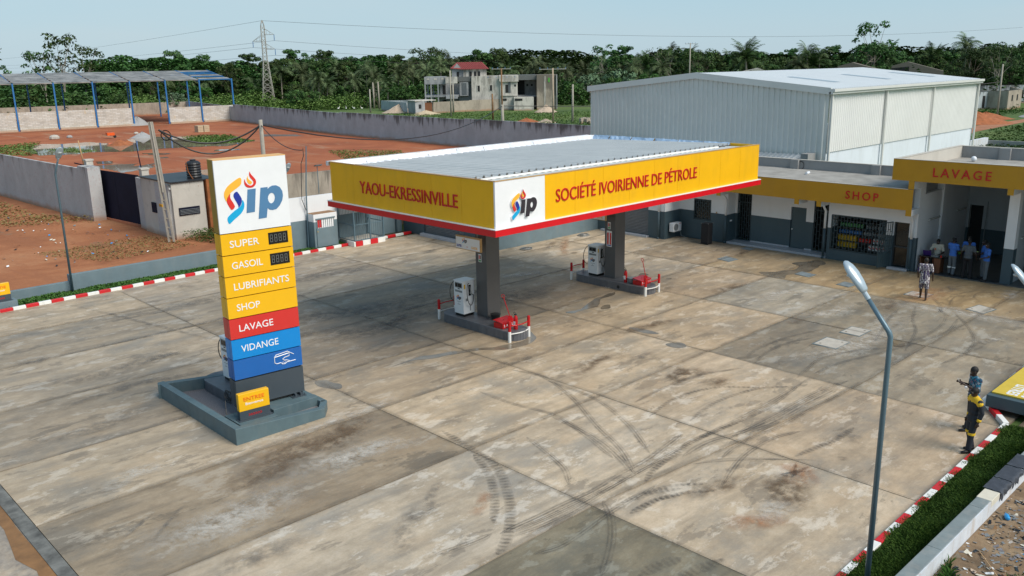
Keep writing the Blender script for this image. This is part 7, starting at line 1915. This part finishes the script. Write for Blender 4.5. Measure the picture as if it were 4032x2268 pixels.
# ---------------------------------------------------------------- unfinished house
bh = math.radians(42.6); hv = Vector((math.sin(bh), math.cos(bh), 0)); hu = Vector((math.cos(bh), -math.sin(bh), 0)); HO = hv * 191
ho = thing('unfinished_house', 'unfinished two-storey concrete house with a small red-roofed top room', 'house', (HO.x, HO.y, 0))
def hbox(name, mat, u0, u1, v0, v1, z0, z1, parent=ho):
    mb = MB(); vs = [HO + hu * a + hv * b + Vector((0, 0, z)) for z in (z0, z1) for a, b in ((u0, v0), (u1, v0), (u1, v1), (u0, v1))]
    mb.add(vs, [(3, 2, 1, 0), (4, 5, 6, 7), (0, 1, 5, 4), (1, 2, 6, 5), (2, 3, 7, 6), (3, 0, 4, 7)]); return mb.build(name, mat, parent, True)
HW, HG, BI = MT['house_wall'], MT['house_shade_grey'], MT['black_interior']
# left frame with columns
hbox('floor_slab', HG, -14.3, -7.0, 0, 8, 2.95, 3.35); hbox('roof_parapet', HG, -14.3, -9.7, 0, 8, 5.65, 7.2); hbox('balcony_parapet', HW, -9.7, -7.2, -1.2, .2, 5.8, 7.15); hbox('balcony_parapet', HG, -9.7, -7.2, -1.2, .2, 2.6, 3.3)
for u in (-14.15, -12.9, -11.4):
    hbox('column', HG, u - .14, u + .14, .02, .32, -.1, 5.65); hbox('column', HG, u - .14, u + .14, 7.6, 7.9, -.1, 5.65)
hbox('rear_wall', HG, -11.2, -7.0, 3.5, 3.7, -.1, 5.65)
for u, w, z0, z1 in ((-10.6, .65, 3.35, 5.3), (-8.9, .8, 3.5, 5.35), (-10.7, .75, 0, 2.2)): hbox('doorway', BI, u, u + w, 3.42, 3.49, z0, z1)
hbox('railing', MT['can_grey'], -9.2, -7.9, -.05, .0, 4.15, 4.2); hbox('railing', MT['can_grey'], -12.8, -11.5, .1, .14, 4.0, 4.05)
for u, z in ((-13.8, 6.7), (-12.2, 6.7), (-10.7, 6.75)): hbox('parapet_hole', MT['panel_white'] if 0 else HW, u, u + .6, -.03, 0, z - .15, z + .2)
# recessed bay, greyed to paint in its shade
hbox('bay_wall', HG, -7.0, -4.2, 2.2, 2.5, -.1, 7.1); hbox('bay_window_box', HG, -6.8, -4.9, 1.0, 2.2, 3.1, 6.0); hbox('window_opening', MT['shutter_grey'], -6.3, -5.3, .94, .99, 3.35, 5.8); hbox('roof_parapet', MT['wall_stained'], -7.2, -4.0, .9, 2.5, 6.1, 7.1)
# main sunlit wall
hbox('main_wall', HW, -4.2, 2.0, .5, 9, -.1, 7.15); hbox('side_wing', HW, 2.0, 5.7, 0.0, 9, -.1, 5.9); hbox('roof_parapet', HW, 1.8, 5.9, -.4, 9, 6.1, 7.25); hbox('ledge', HW, 1.9, 5.9, -.5, 0, 5.92, 6.08); hbox('floor_ledge', HW, 2.0, 5.7, -.25, 0, 2.95, 3.2)
for u, w, z0, z1 in ((-2.9, .45, 4.0, 5.2), (-.25, .45, 4.1, 5.25), (-4.0, .5, 1.85, 2.2), (-2.7, .55, 1.85, 2.25), (-1.1, .8, 1.9, 2.25)):
    o_ = hbox('window_opening', BI, u, u + w, .44, .49, z0, z1); hbox('window_frame', HW, u - .12, u - .02, .40, .47, z0 - .1, z1 + .1, o_); hbox('window_frame', HW, u + w + .02, u + w + .12, .40, .47, z0 - .1, z1 + .1, o_)
for u, w, z0, z1 in ((3.1, .6, 3.6, 5.3), (3.7, .5, 3.6, 5.85), (5.0, .4, 4.9, 5.3), (2.5, .8, 1.95, 2.35)): hbox('window_opening', BI if u != 3.7 else MT['shutter_grey'], u, u + w, -.06, -.01, z0, z1)
# open garage part, its shade painted in by a black panel
hbox('open_floor', HG, 5.7, 9.8, 2.0, 9, 2.6, 3.0); hbox('rear_wall', HG, 5.7, 9.8, 5.0, 5.2, -.1, 6.2); hbox('roof_parapet', MT['wall_stained'], 5.9, 9.8, .2, 9, 6.2, 7.25); hbox('recess_shade_panel', BI, 5.72, 7.4, 4.85, 4.98, 3.0, 6.1)
for u in (7.8, 8.8): hbox('window_opening', BI, u, u + .4, 4.9, 4.97, 4.8, 5.25)
hbox('annex_block', HW, 4.8, 9.0, -3.2, .0, -.1, 2.7); hbox('window_opening', BI, 5.0, 6.6, -3.26, -3.21, 2.0, 2.45); hbox('doorway', BI, 9.1, 9.7, .5, .6, 0, 2.6)
# tower
hbox('tower_wall', MT['wall_beige'], 9.8, 14.1, -1.0, 7, -.1, 7.25)
for u in (11.35, 11.6): hbox('tower_rib', HW, u, u + .14, -1.08, -1.01, 0, 7.0)
hbox('tower_column', HG, 13.95, 14.15, -1.4, -1.05, -.6, 7.3); hbox('green_panel', MT['sign_green'], 12.2, 12.6, -1.07, -1.01, 5.7, 6.6)
# rooftop room
hbox('top_room_wall', HW, -6.0, -.95, 3.0, 8.0, 7.1, 8.75); hbox('top_room_side', HG, -8.5, -6.0, 3.2, 8.0, 7.1, 8.6)
for u in (-4.65, -3.65, -2.8): hbox('window_opening', BI, u, u + .5, 2.93, 2.99, 7.15, 8.15)
hbox('window_opening', BI, -7.4, -6.9, 3.13, 3.19, 7.1, 8.15)
mb = MB(); q = lambda u, v, z: HO + hu * u + hv * v + Vector((0, 0, z))
mb.add([q(-6.1, 2.4, 8.65), (q(-.4, 2.4, 8.65)), q(-1.9, 5.6, 10.15), q(-7.4, 5.6, 10.15), q(-8.8, 2.9, 8.9), q(-8.6, 8.6, 8.7), q(-.4, 8.6, 8.65)], [(0, 1, 2, 3), (4, 0, 3), (5, 4, 3), (1, 6, 2), (6, 5, 3, 2)])
mb.build('red_roof', MT['roof_red'], ho, True)
for k in range(14):
    t0 = k / 14; MB().bar(q(-6.1 + 5.7 * t0, 2.38, 8.69), q(-7.4 + 5.5 * t0, 5.6, 10.19), .07).build('roof_rib', MT['roof_red'], ho, True)
MB().add([q(-8.4, 3.15, 8.6), q(-6.05, 3.05, 8.55), q(-7.3, 3.1, 9.9)], [(0, 1, 2)]).build('gable_wall', HG, ho, True)
cw = thing('compound_wall', 'weathered beige compound wall in front of the unfinished house', 'wall', (125, 142, 0))
wallrun(cw, (115.5, 143.5), (124.0, 141.8), .2, -.1, 2.2, MT['wall_beige'], 5); wallrun(cw, (124.0, 141.8), (131.5, 139.6), .2, -.1, 2.3, MT['wall_beige'], 5); wallrun(cw, (131.5, 139.6), (139.5, 137.5), .2, -.1, 2.6, MT['wall_beige'], 5)
wallrun(cw, (116.9, 163.9), (122.0, 158.6), .2, -.1, 2.1, MT['wall_stained'], 5); wallrun(cw, (116.9, 163.9), (112.4, 148.5), .2, -.1, 2.15, MT['wall_stained'], 5)
gh = thing('gatehouse', 'small grey gatehouse with brown slatted gate in the compound wall', 'gatehouse', (112.5, 143.5, 0))
MB().prism([(110.6, 143.2), (112.6, 142.6), (113.6, 146), (111.6, 147)], -.1, 2.55).build('hut_wall', MT['house_shade_grey'], gh, True); MB().prism([(110.3, 142.9), (115.6, 142.6), (116, 146.5), (111.4, 147.4)], 2.56, 2.72).build('roof_slab', MT['house_wall'], gh, True)
MB().prism([(112.75, 142.95), (115.0, 143.2), (115.0, 143.3), (112.75, 143.05)], .1, 2.2).build('brown_gate', MT['wood_brown'], gh, True); MB().prism([(111.3, 142.9), (111.8, 142.75), (111.8, 142.8), (111.3, 142.95)], 1.1, 1.9).build('window', BI, gh, True)
rb = thing('block_ruin', 'low grey block ruin in the green field right of the house', 'ruin', (112, 96, 0))
for x, y, w, h in ((117, 96.5, 1.6, 1.7), (119.5, 94.3, 2.2, 2.1), (117.8, 93, 1.2, 1.4)): MB().box(x - w / 2, x + w / 2, y - 1.3, y + 1.3, -.1, h).build('block_wall_piece', MT['wall_stained'], rb, True)
rb = thing('rubble', 'brown rubble blocks beside the grey pole in the field', 'rubble', (108, 94, 0)); rs = random.Random(3)
for k in range(14): MB().obox((108.6 + rs.uniform(-2, 2), 93.4 + rs.uniform(-1.6, 1.6), rs.uniform(.1, .7)), (1, rs.uniform(-.5, .5), .2), (rs.uniform(-.5, .5), 1, 0), (0, 0, 1), .9, .7, .5).build('block', MT['wall_beige'], rb, True)
# ruined blocks at right
def ruin(pts, h, mat, name_, label, win=()):
    t = thing('ruined_building', label, 'building', (pts[0][0], pts[0][1], 0))
    for i in range(len(pts) - 1): mb = MB(); wallseg(mb, pts[i], pts[i + 1], .25, -.1, h, h, 1); mb.build('wall', MT[mat], t, True)
    for (i, s, w, z0, z1) in win:
        a = Vector((*pts[i], 0)); b = Vector((*pts[i + 1], 0)); d = (b - a).normalized(); n = Vector((-d.y, d.x, 0)) * -.03; c = a + (b - a) * s + n
        mb = MB(); wallseg(mb, (c.x, c.y), ((c + d * w).x, (c + d * w).y), .02, z0, z1, z1, 1); mb.build('window_opening', BI, t, True)
    return t
ruin([(190, 72), (173, 57.8), (177, 56.5), (186, 62)], 3.1, 'wall_stained', 'r', 'dark block ruin just right of the warehouse corner', [(1, .55, .7, .2, 2.4)])
ruin([(190, 66), (176.5, 57.0), (175.5, 52.9), (184.7, 53.4), (200, 60)], 3.3, 'wall_beige', 'r', 'beige ruin with two small windows at the right edge', [(2, .25, .9, 1.4, 2.5), (2, .62, .9, 1.4, 2.5)])
ruin([(215, 82), (196, 64.5), (206, 55), (226, 50)], 3.6, 'wall_stained', 'r', 'long dark unfinished block behind the beige ruin', [(1, .2, .8, 1, 2.6), (1, .4, .8, 1, 2.6), (1, .6, .8, 1, 2.6), (2, .2, .8, 1, 2.6), (2, .5, .8, 1, 2.6)])
MB().box(-1, -1, -1, -1, 0, 0)
for (x, y, lab) in ((196, 90, 'left brick gable of the half-built house above the warehouse roof'), (192, 76, 'right brick gable of the half-built house above the warehouse roof')):
    t = thing('half_built_house', lab, 'building', (x, y, 0)); d = Vector((.35, -.94, 0)); n = Vector((.94, .35, 0))
    o0 = Vector((x, y, 0)); mb = MB()
    w = [o0 - d * 5, o0 + d * 5]
    vs = [w[0] + Vector((0, 0, 0)), w[1], w[1] + Vector((0, 0, 6.6)), o0 - d * 2 + Vector((0, 0, 8.6)), w[0] + Vector((0, 0, 7.8))]
    vs2 = [v + n * 6 for v in vs]; mb.add(vs + vs2, [(0, 1, 2, 3, 4), (9, 8, 7, 6, 5), (1, 6, 7, 2), (2, 7, 8, 3), (3, 8, 9, 4), (5, 0, 4, 9)]); mb.build('wall', MT['wall_beige'], t, True)
    MB().add([w[0] - n * .05 + Vector((0, 0, 5.9)), w[0] + d * 3.4 - n * .05 + Vector((0, 0, 5.9)), w[0] + d * 3.4 - n * .05 + Vector((0, 0, 7.6)), w[0] - n * .05 + Vector((0, 0, 7.3))], [(0, 1, 2, 3)]).build('window_opening', BI, t, True)
t = thing('half_built_house', 'pale gable of a shed peeking over the warehouse ridge at left', 'building', (160, 110, 0))
g0 = Vector((math.sin(math.radians(57.5)), math.cos(math.radians(57.5)), 0)) * 190; g1 = Vector((math.sin(math.radians(60.7)), math.cos(math.radians(60.7)), 0)) * 190; gm = (g0 * .4 + g1 * .6)
mb = MB(); n = g0.normalized() * 5; vs = [g0, g1, g1 + Vector((0, 0, 6.3)), gm + Vector((0, 0, 7.9)), g0 + Vector((0, 0, 6.6))]; mb.add(vs + [v + n for v in vs], [(4, 3, 2, 1, 0), (5, 6, 7, 8, 9), (2, 3, 8, 7), (3, 4, 9, 8), (0, 5, 9, 4), (6, 1, 2, 7)]); mb.build('wall', MT['house_wall'], t, True)
# egrets
rs = random.Random(4)
for k in range(4):
    x, y = 110.5 + k * 1.1, 171.5 - k * 1.5
    t = thing('egret', ['leftmost', 'second', 'third', 'rightmost'][k] + ' of four white egrets in the grass beyond the wall', 'bird', (x, y, 0), k * 1.1, 'white egrets in the meadow')
    mb = MB(); mb.ell((0, 0, .55), .26, .14, .15, 8, 6); mb.tube([(.2, 0, .6), (.32, 0, .78), (.27, 0, .95), (.36, 0, 1.02)], [.06, .035, .03, .04], 6); mb.build('body', MT['egret_white'], t); MB().tube([(.38, 0, 1.02), (.52, 0, .98)], [.02, .005], 5).build('beak', MT['can_yellow'], t)
    mb = MB(); mb.cyl((0, .05, 0), .012, .45, 5); mb.cyl((0, -.05, 0), .012, .45, 5); mb.build('legs', MT['led_black'], t)
# ---------------------------------------------------------------- vegetation
def mat_leaf(name, c0, c1, c2):
    m, nt, bs = nodes(name)
    oi = nt.nodes.new('ShaderNodeObjectInfo'); g = nt.nodes.new('ShaderNodeNewGeometry')
    mp = nt.nodes.new('ShaderNodeMapping'); nt.links.new(g.outputs['Position'], mp.inputs[0])
    c = ramp(nt, noise_n(nt, mp.outputs[0], .55, 4, .7), [(.32, c0), (.5, c1), (.70, c2)])
    rnd_ = ramp(nt, g.outputs['Random Per Island'], [(0, .55), (1, 1.35)])
    c = mix(nt, 1.0, c, rnd_, 'MULTIPLY')
    v = nt.nodes.new('ShaderNodeHueSaturation'); nt.links.new(c, v.inputs['Color'])
    nt.links.new(ramp(nt, oi.outputs['Random'], [(0, .47), (1, .525)]), v.inputs['Hue']); nt.links.new(ramp(nt, oi.outputs['Random'], [(0, .62), (.5, 1.0), (1, 1.25)]), v.inputs['Value'])
    nt.links.new(v.outputs[0], bs.inputs['Base Color']); bs.inputs['Roughness'].default_value = .6; bs.inputs['Specular IOR Level'].default_value = .2
    MT[name] = m
mat_leaf('leaf_broad', (.030, .066, .018), (.052, .105, .026), (.092, .158, .042))
mat_leaf('leaf_dark', (.024, .058, .015), (.042, .092, .022), (.075, .14, .034))
mat_leaf('leaf_palm', (.050, .078, .032), (.088, .125, .052), (.15, .19, .09))
mat_leaf('leaf_bush', (.030, .072, .014), (.050, .108, .022), (.085, .155, .038))
mat_leaf('leaf_grey', (.05, .09, .05), (.09, .15, .08), (.15, .22, .12))
def leafcloud(mb, c, rx, rz, n, s, r):
    for _ in range(n):
        # points biased to the shell of the clump
        th = r.uniform(0, 2 * PI); ct = r.uniform(-.75, 1); st = math.sqrt(1 - ct * ct); q = r.uniform(.55, 1.0)
        d = Vector((st * math.cos(th), st * math.sin(th), ct)); p = c + Vector((d.x * rx, d.y * rx, d.z * rz)) * q
        nrm = (d + Vector((r.uniform(-.8, .8), r.uniform(-.8, .8), r.uniform(-.3, 1.0)))).normalized()
        u = nrm.cross(Vector((r.uniform(-1, 1), r.uniform(-1, 1), r.uniform(-1, 1)))).normalized(); v = nrm.cross(u); L = s * r.uniform(.6, 1.3)
        mb.add([p - u * L, p - v * L * .45 + u * .1 * L, p + u * L, p + v * L * .45], [(0, 1, 2, 3)])
def broad(seed, H, W, leafmat, trunk='bark_dark', clumps=46, per=110, leaf=.29, open_=0.0, base=.28):
    r = random.Random(seed); t = thing('tree', 'x', 'tree'); tk = MB(); cr = MB()
    top = Vector((r.uniform(-.4, .4), r.uniform(-.4, .4), H * .62)); tk.tube([(0, 0, -.3), (r.uniform(-.2, .2), 0, H * .3), top], [.28 * W / 6, .2 * W / 6, .1], 7)
    for k in range(clumps):
        a = r.uniform(0, 2 * PI); hz = r.uniform(base, 1.0); rad = W * (1 - abs((hz - .55) / .62) ** 2.0) ** .5 if abs(hz - .55) < .62 else W * .2
        rad *= r.uniform(.25, 1.0); c = Vector((rad * math.cos(a), rad * math.sin(a), H * hz - .3)); cs = r.uniform(.7, 1.25) * W * .24
        if open_ and r.random() < open_: cs *= .6
        leafcloud(cr, c, cs, cs * .75, int(per * (cs / (W * .24)) ** 1.5), leaf, r)
        if k % 3 == 0: s0 = Vector((0, 0, H * r.uniform(.25, .55))); tk.tube([s0, (s0 + c) / 2 + Vector((0, 0, .3)), c], [.09 * W / 6, .06, .03], 5)
    tk.build('trunk', MT[trunk], t); cr.build('crown', MT[leafmat], t); return t
def palm(seed, H, nf, L, leafmat, stiff=.9, trunk_r=.16):
    r = random.Random(seed); t = thing('palm_tree', 'x', 'palm tree'); tk = MB(); cr = MB()
    lean = Vector((r.uniform(-.9, .9), r.uniform(-.9, .9), 0)); P = [Vector((0, 0, -.3)), lean * .3 + Vector((0, 0, H * .5)), lean + Vector((0, 0, H))]; tk.tube(P, [trunk_r * 1.4, trunk_r, trunk_r * .8], 7); top = P[-1]
    for k in range(nf):
        a = 2 * PI * k / nf * 2.4 + r.uniform(-.2, .2); el = r.uniform(-.45, 1.35) if k % 3 else r.uniform(.6, 1.45); Lk = L * r.uniform(.8, 1.1)
        h = Vector((math.cos(a), math.sin(a), 0)); d = h * math.cos(el) + Vector((0, 0, math.sin(el))); p = top.copy(); N = 9; prev = p; side = h.cross(Vector((0, 0, 1)))
        for i in range(N):
            d = (d + Vector((0, 0, -.16 * stiff * (1 + i * .12)))).normalized(); q = prev + d * Lk / N; w = Lk * .24 * math.sin(PI * (i + .9) / (N + .6)) ** .6; up = side.cross(d)
            for s in (-1, 1):
                for j in range(2):
                    b0 = prev + (q - prev) * (j / 2); b1 = prev + (q - prev) * (j / 2 + .34); tip = b0 + side * s * w + d * w * .55 - up * abs(w) * r.uniform(.15, .6) * (1 if up.z > 0 else -1)
                    cr.add([b0, b1, tip], [(0, 1, 2)])
            cr.add([prev - side * .05, prev + side * .05, q + side * .04, q - side * .04], [(0, 1, 2, 3)]); prev = q
    leafcloud(cr, top - Vector((0, 0, .3)), .5, .5, 14, .3, r); tk.build('trunk', MT['bark_pale'], t); cr.build('fronds', MT[leafmat], t); return t
def bare(seed, H):
    r = random.Random(seed); t = thing('tree', 'x', 'tree'); tk = MB(); cr = MB()
    def br(p, d, L, rad, n):
        q = p + d * L; tk.tube([p, p + d * L * .5 + Vector((r.uniform(-.1, .1), r.uniform(-.1, .1), 0)) * L, q], [rad, rad * .8, rad * .6], 5)
        if n == 0: leafcloud(cr, q, .8, .6, 7, .26, r); return
        for _ in range(r.choice([2, 3])): br(q, (d + Vector((r.uniform(-.9, .9), r.uniform(-.9, .9), r.uniform(-.1, .6)))).normalized(), L * r.uniform(.55, .8), rad * .6, n - 1)
    br(Vector((0, 0, -.3)), Vector((.05, 0, 1)), H * .42, .22, 4); tk.build('trunk', MT['bark_pale'], t); cr.build('sparse_leaves', MT['leaf_broad'], t); return t
K = dict(rub1=broad(1, 13, 4.2, 'leaf_broad'), rub2=broad(2, 12, 4.6, 'leaf_broad', leaf=.30), rub3=broad(3, 14, 4.0, 'leaf_dark'), dk=broad(4, 13, 6.0, 'leaf_dark', clumps=44), low=broad(5, 7, 4.2, 'leaf_bush', base=.12, leaf=.26), low2=broad(6, 6, 3.6, 'leaf_broad', base=.1),
         tall=broad(7, 17, 5.4, 'leaf_dark', 'bark_pale', clumps=34, per=26, leaf=.42, open_=.5, base=.42), bush=broad(8, 3.6, 2.6, 'leaf_bush', base=.05, clumps=18, per=34, leaf=.26), gr=broad(9, 7.5, 4.6, 'leaf_grey', 'bark_pale', clumps=20, per=30, leaf=.5, open_=.4, base=.5),
         pc1=palm(11, 9.5, 26, 4.6, 'leaf_palm'), pc2=palm(12, 11.5, 24, 4.4, 'leaf_palm'), pc3=palm(13, 7.5, 28, 4.8, 'leaf_palm'), oil=palm(14, 9, 34, 5.2, 'leaf_dark', .62, .28), bare=bare(15, 12))
N_TREE = [0]; used_k = set()
pal = lambda b, d: (math.sin(math.radians(b)) * d, math.cos(math.radians(b)) * d, -.1)
def put(k, b, d, sc=1.0, label=None, group=None):
    src = K[k]; loc = pal(b, d); rz = rnd.uniform(0, 2 * PI); sz = sc * rnd.uniform(.92, 1.08); s3 = (sz * rnd.uniform(.92, 1.1), sz * rnd.uniform(.92, 1.1), sz)
    if k not in used_k: used_k.add(k); o = src; o.location = loc; o.rotation_euler = (0, 0, rz); o.scale = s3; o['label'] = label
    else: o = copy_tree(src, loc=loc, rotz=rz, label=label, scale=s3)
    if group: o['group'] = group
    elif 'group' in o.keys(): del o['group']
    N_TREE[0] += 1; return o
# singled-out trees on the skyline
put('tall', 13.4, 236, .95, 'open-crowned tree cut by the left edge of the picture'); put('tall', 17.2, 243, 1.10, 'tallest open-crowned tree left of the hangar roof line'); put('tall', 18.3, 247, .92, 'open tree just right of the tallest one at left'); put('tall', 16.2, 240, .80, 'smaller open tree just left of the tallest one at left')
put('dk', 38.5, 262, 1.16, 'dark round-topped tree above the house roof, left of centre'); put('dk', 36.0, 268, 1.02, 'smaller dark round tree left of the round-topped one'); put('bare', 54.2, 235, 1.1, 'half-bare pale tree above the left end of the warehouse roof'); put('bare', 53.0, 240, .95, 'half-bare tree with crooked limbs left of the forked one')
put('tall', 49.8, 238, .80, 'thin tree with small high crown behind the tan pole'); put('dk', 55.8, 222, .98, 'vine-covered dark tree above the warehouse ridge end'); put('oil', 58.8, 226, 1.12, 'big spreading oil palm standing above the warehouse roof'); put('pc2', 62.3, 240, 1.0, 'left of two slim coconut palms above the warehouse'); put('pc2', 63.0, 243, 1.0, 'right of two slim coconut palms above the warehouse')
put('oil', 66.6, 238, 1.02, 'dark oil palm left of the tall tree at right'); put('tall', 68.4 - 2.4, 232, .98, 'tall bushy tree above the far end of the warehouse'); put('dk', 66.0, 238, 1.05, 'dense dark tree filling the foot of the tall bushy tree'); put('oil', 69.3, 235, 1.0, 'dark oil palm right of the tall bushy tree'); put('pc2', 70.9, 246, 1.0, 'slim palm on the skyline near the right edge'); put('dk', 73.2, 215, 1.0, 'large dark tree at the right edge of the picture'); put('tall', 72.6, 205, .72, 'open tree with pale stem near the right edge')
put('gr', 23.0, 217, .62, 'pale umbrella-leaved sapling seen through the hangar'); put('bush', 13.0, 140.5, .28, 'small green bush on the earth bank before the block walls')
rs = random.Random(77)
def band(b0, b1, step, d, kinds, sc, lab, grp, jd=5, jb=.4):
    b = b0
    while b < b1:
        k = rs.choice(kinds); put(k, b + rs.uniform(-jb, jb), d + rs.uniform(-jd, jd), sc * rs.uniform(.9, 1.1), lab, grp); b += step * .88 * rs.uniform(.75, 1.25)
# left rubber plantation
band(19.6, 31, 1.25, 262, ['rub1', 'rub2', 'rub3'], .98, 'dense green plantation tree on the skyline behind the hangar and pylon', 'plantation trees on the left skyline')
band(19.0, 34, 1.35, 246, ['rub1', 'rub2', 'rub3', 'low'], .80, 'green plantation tree in the second row behind the hangar', 'plantation trees behind the hangar')
band(10.5, 20.5, 1.3, 240, ['low', 'low2', 'rub2'], .80, 'low green tree under the open-crowned trees at the left', 'low trees at the far left')
band(11, 21, 1.0, 228, ['bush', 'low', 'low2', 'bush'], .80, 'bright leafy bush behind the back wall of the hangar', 'bushes behind the hangar')
band(20.5, 33, 1.0, 248, ['pc3', 'pc3', 'low2'], .85, 'coconut palm standing in front of the plantation left of the house', 'palms behind hangar and pylon')
band(30, 54, .72, 226, ['pc1', 'pc3', 'pc3', 'low2'], .86, 'coconut palm in the front row behind the unfinished house', 'front row palms behind the house', 7)
band(29, 57, .85, 250, ['pc1', 'pc3', 'rub3', 'pc1', 'rub1'], .92, 'coconut palm in the dense grove on the skyline', 'palms of the grove on the skyline', 8)
band(32, 58, 1.5, 285, ['rub1', 'rub3', 'dk', 'pc2'], .90, 'dark tree on the distant skyline behind the palm grove', 'far trees on the middle skyline', 8)
band(30, 52, 1.5, 218, ['low2', 'bush', 'bush'], .72, 'leafy bush at the foot of the palm grove', 'undergrowth bushes at the palm grove', 5)
band(48, 58.5, 1.15, 215, ['gr', 'low', 'low2', 'low'], 1.0, 'leafy low tree between the house and the warehouse', 'low trees left of the warehouse', 6)
band(50, 75, 1.25, 242, ['low', 'rub3', 'rub2', 'pc1', 'oil'], .86, 'mixed green tree in the row above the warehouse roof', 'trees above the warehouse roof', 7)
band(54, 76, 1.3, 262, ['rub1', 'rub3', 'dk'], .86, 'dark tree on the skyline above the warehouse', 'far trees on the right skyline', 8)
band(66, 76, 1.4, 225, ['low', 'low2', 'dk'], .95, 'dark green tree behind the ruins at the right', 'trees behind the ruins at right', 6)
for k, o in K.items():
    if k not in used_k:
        for c in list(o.children): bpy.data.objects.remove(c)
        bpy.data.objects.remove(o)
# meadows, weeds and undergrowth that nobody could count
def fill(name, poly, n, s, mat, seed, h0=.0, h1=1.0):
    r = random.Random(seed); mb = MB(); xs = [p[0] for p in poly]; ys = [p[1] for p in poly]; c = 0
    def ins(x, y):
        f = False; j = len(poly) - 1
        for i in range(len(poly)):
            if (poly[i][1] > y) != (poly[j][1] > y) and x < (poly[j][0] - poly[i][0]) * (y - poly[i][1]) / (poly[j][1] - poly[i][1]) + poly[i][0]: f = not f
            j = i
        return f
    while c < n:
        x = r.uniform(min(xs), max(xs)); y = r.uniform(min(ys), max(ys)); c += 1
        if not ins(x, y): continue
        k = max(.1, .6 + noise.noise(Vector((x * .12, y * .12, seed))) * 1.1); p = Vector((x, y, r.uniform(h0, h1) * k)); a = r.uniform(0, PI); L = s * r.uniform(.6, 1.4)
        u = Vector((math.cos(a), math.sin(a), r.uniform(-.2, .4))) * L; v = Vector((-math.sin(a) * .5, math.cos(a) * .5, r.uniform(.3, 1))) * L * .6
        mb.add([p - u, p - v * .4, p + u, p + v], [(0, 1, 2, 3)])
    tag(mb.build(name, MT[mat]), kind='stuff')
def forest_mass(name, b0, b1, d0, d1, n, s, mat, seed, hmin, hamp):
    r = random.Random(seed); mb = MB()
    for _ in range(n):
        b = r.uniform(b0, b1); d = r.uniform(d0, d1); p = pal(b, d); g = noise.noise(Vector((p[0] * .035, p[1] * .035, seed))) + .55 * noise.noise(Vector((p[0] * .16, p[1] * .16, seed)))
        H = hmin + hamp * (.5 + g); z = H * (1 - r.random() ** 2.2 * .9); a = r.uniform(0, PI); L = s * r.uniform(.5, 1.4); c = Vector((p[0], p[1], z))
        u = Vector((math.cos(a), math.sin(a), r.uniform(-.3, .3))) * L; v = Vector((-math.sin(a) * .6, math.cos(a) * .6, r.uniform(.2, 1))) * L * .5; mb.add([c - u, c - v, c + u, c + v], [(0, 1, 2, 3)])
    tag(mb.build(name, MT[mat]), kind='stuff')
forest_mass('forest', 18.4, 36, 250, 300, 100000, .48, 'leaf_broad', 3, 7.5, 4.5); forest_mass('forest', 30, 80, 262, 320, 150000, .5, 'leaf_dark', 5, 8.6, 3.8); forest_mass('forest', 6, 19, 262, 330, 36000, .5, 'leaf_dark', 8, 5.5, 2.5)
PB = lambda *q: [pal(b, d)[:2] for b, d in q]
fill('undergrowth', PB((9, 212), (20, 212), (21, 246), (33, 244), (34, 216), (56, 200), (76, 205), (76, 255), (56, 262), (34, 262), (9, 262)), 130000, .46, 'leaf_dark', 1, 0, 6.5)
fill('tall_grass', PB((20.3, 216), (34, 208), (35, 236), (20.3, 243)), 60000, .30, 'meadow', 2, 0, 3.3)
fill('meadow_grass', [(70, 60), (105, 88), (140, 110), (128, 122), (116, 140), (104, 150), (90, 165), (76, 140), (72, 105)], 60000, .13, 'meadow', 3, 0, .45)
fill('meadow_grass', [(76, 24), (140, 30), (200, 44), (150, 40), (118, 37.5), (80, 35)], 24000, .15, 'leaf_bush', 4, 0, .5); fill('meadow_grass', [(110, 47), (170, 47), (215, 70), (170, 90), (110, 80)], 24000, .18, 'leaf_bush', 5, 0, .7)
fill('yard_weeds', [(28, 131), (37, 133), (33.5, 125), (31.8, 116), (30.5, 114), (26, 120)], 6000, .12, 'meadow', 6, 0, .4); fill('yard_weeds', [(33.5, 120), (37, 119.5), (38, 114), (35.5, 113)], 1500, .1, 'meadow', 12, 0, .25); fill('yard_weeds', [(51, 119), (58, 118), (57.5, 110.5), (51.5, 110)], 7000, .13, 'meadow', 7, 0, .6); fill('yard_weeds', [(55, 88), (61, 82), (58, 77), (50, 76)], 5000, .09, 'meadow', 8, 0, .3)
fill('verge_weeds', [(17.2, 66), (18.9, 61), (19.2, 59), (14, 62), (9, 78), (16.5, 100)], 14000, .09, 'dry_grass', 9, 0, .35); fill('verge_weeds', [(20.2, 48.8), (25.5, 48.7), (26, 45.2), (21.4, 45.5)], 9000, .06, 'leaf_bush', 10, 0, .45); fill('verge_weeds', [(13, 51), (19.5, 51.5), (20.2, 46.5), (15, 46)], 4000, .05, 'dry_grass', 11, 0, .15)
mb = MB(); r = random.Random(31); lm = [MT['panel_white'], MT['can_grey'], MT['black_rubber'], MT['bottle_blue'], MT['cloth_cream']]
for k in range(260):
    x, y = (r.uniform(8, 19), r.uniform(46, 66)) if k % 3 else (r.uniform(6, 13), r.uniform(58, 70)); s = r.uniform(.04, .14); a = r.uniform(0, PI); mb.cur = r.randrange(5); u = Vector((math.cos(a), math.sin(a), .2)) * s; v = Vector((-math.sin(a), math.cos(a), .4)) * s * .5; c = Vector((x, y, .03)); mb.add([c - u, c - v, c + u, c + v], [(0, 1, 2, 3)])
tag(mb.build('roadside_litter', lm), kind='stuff')
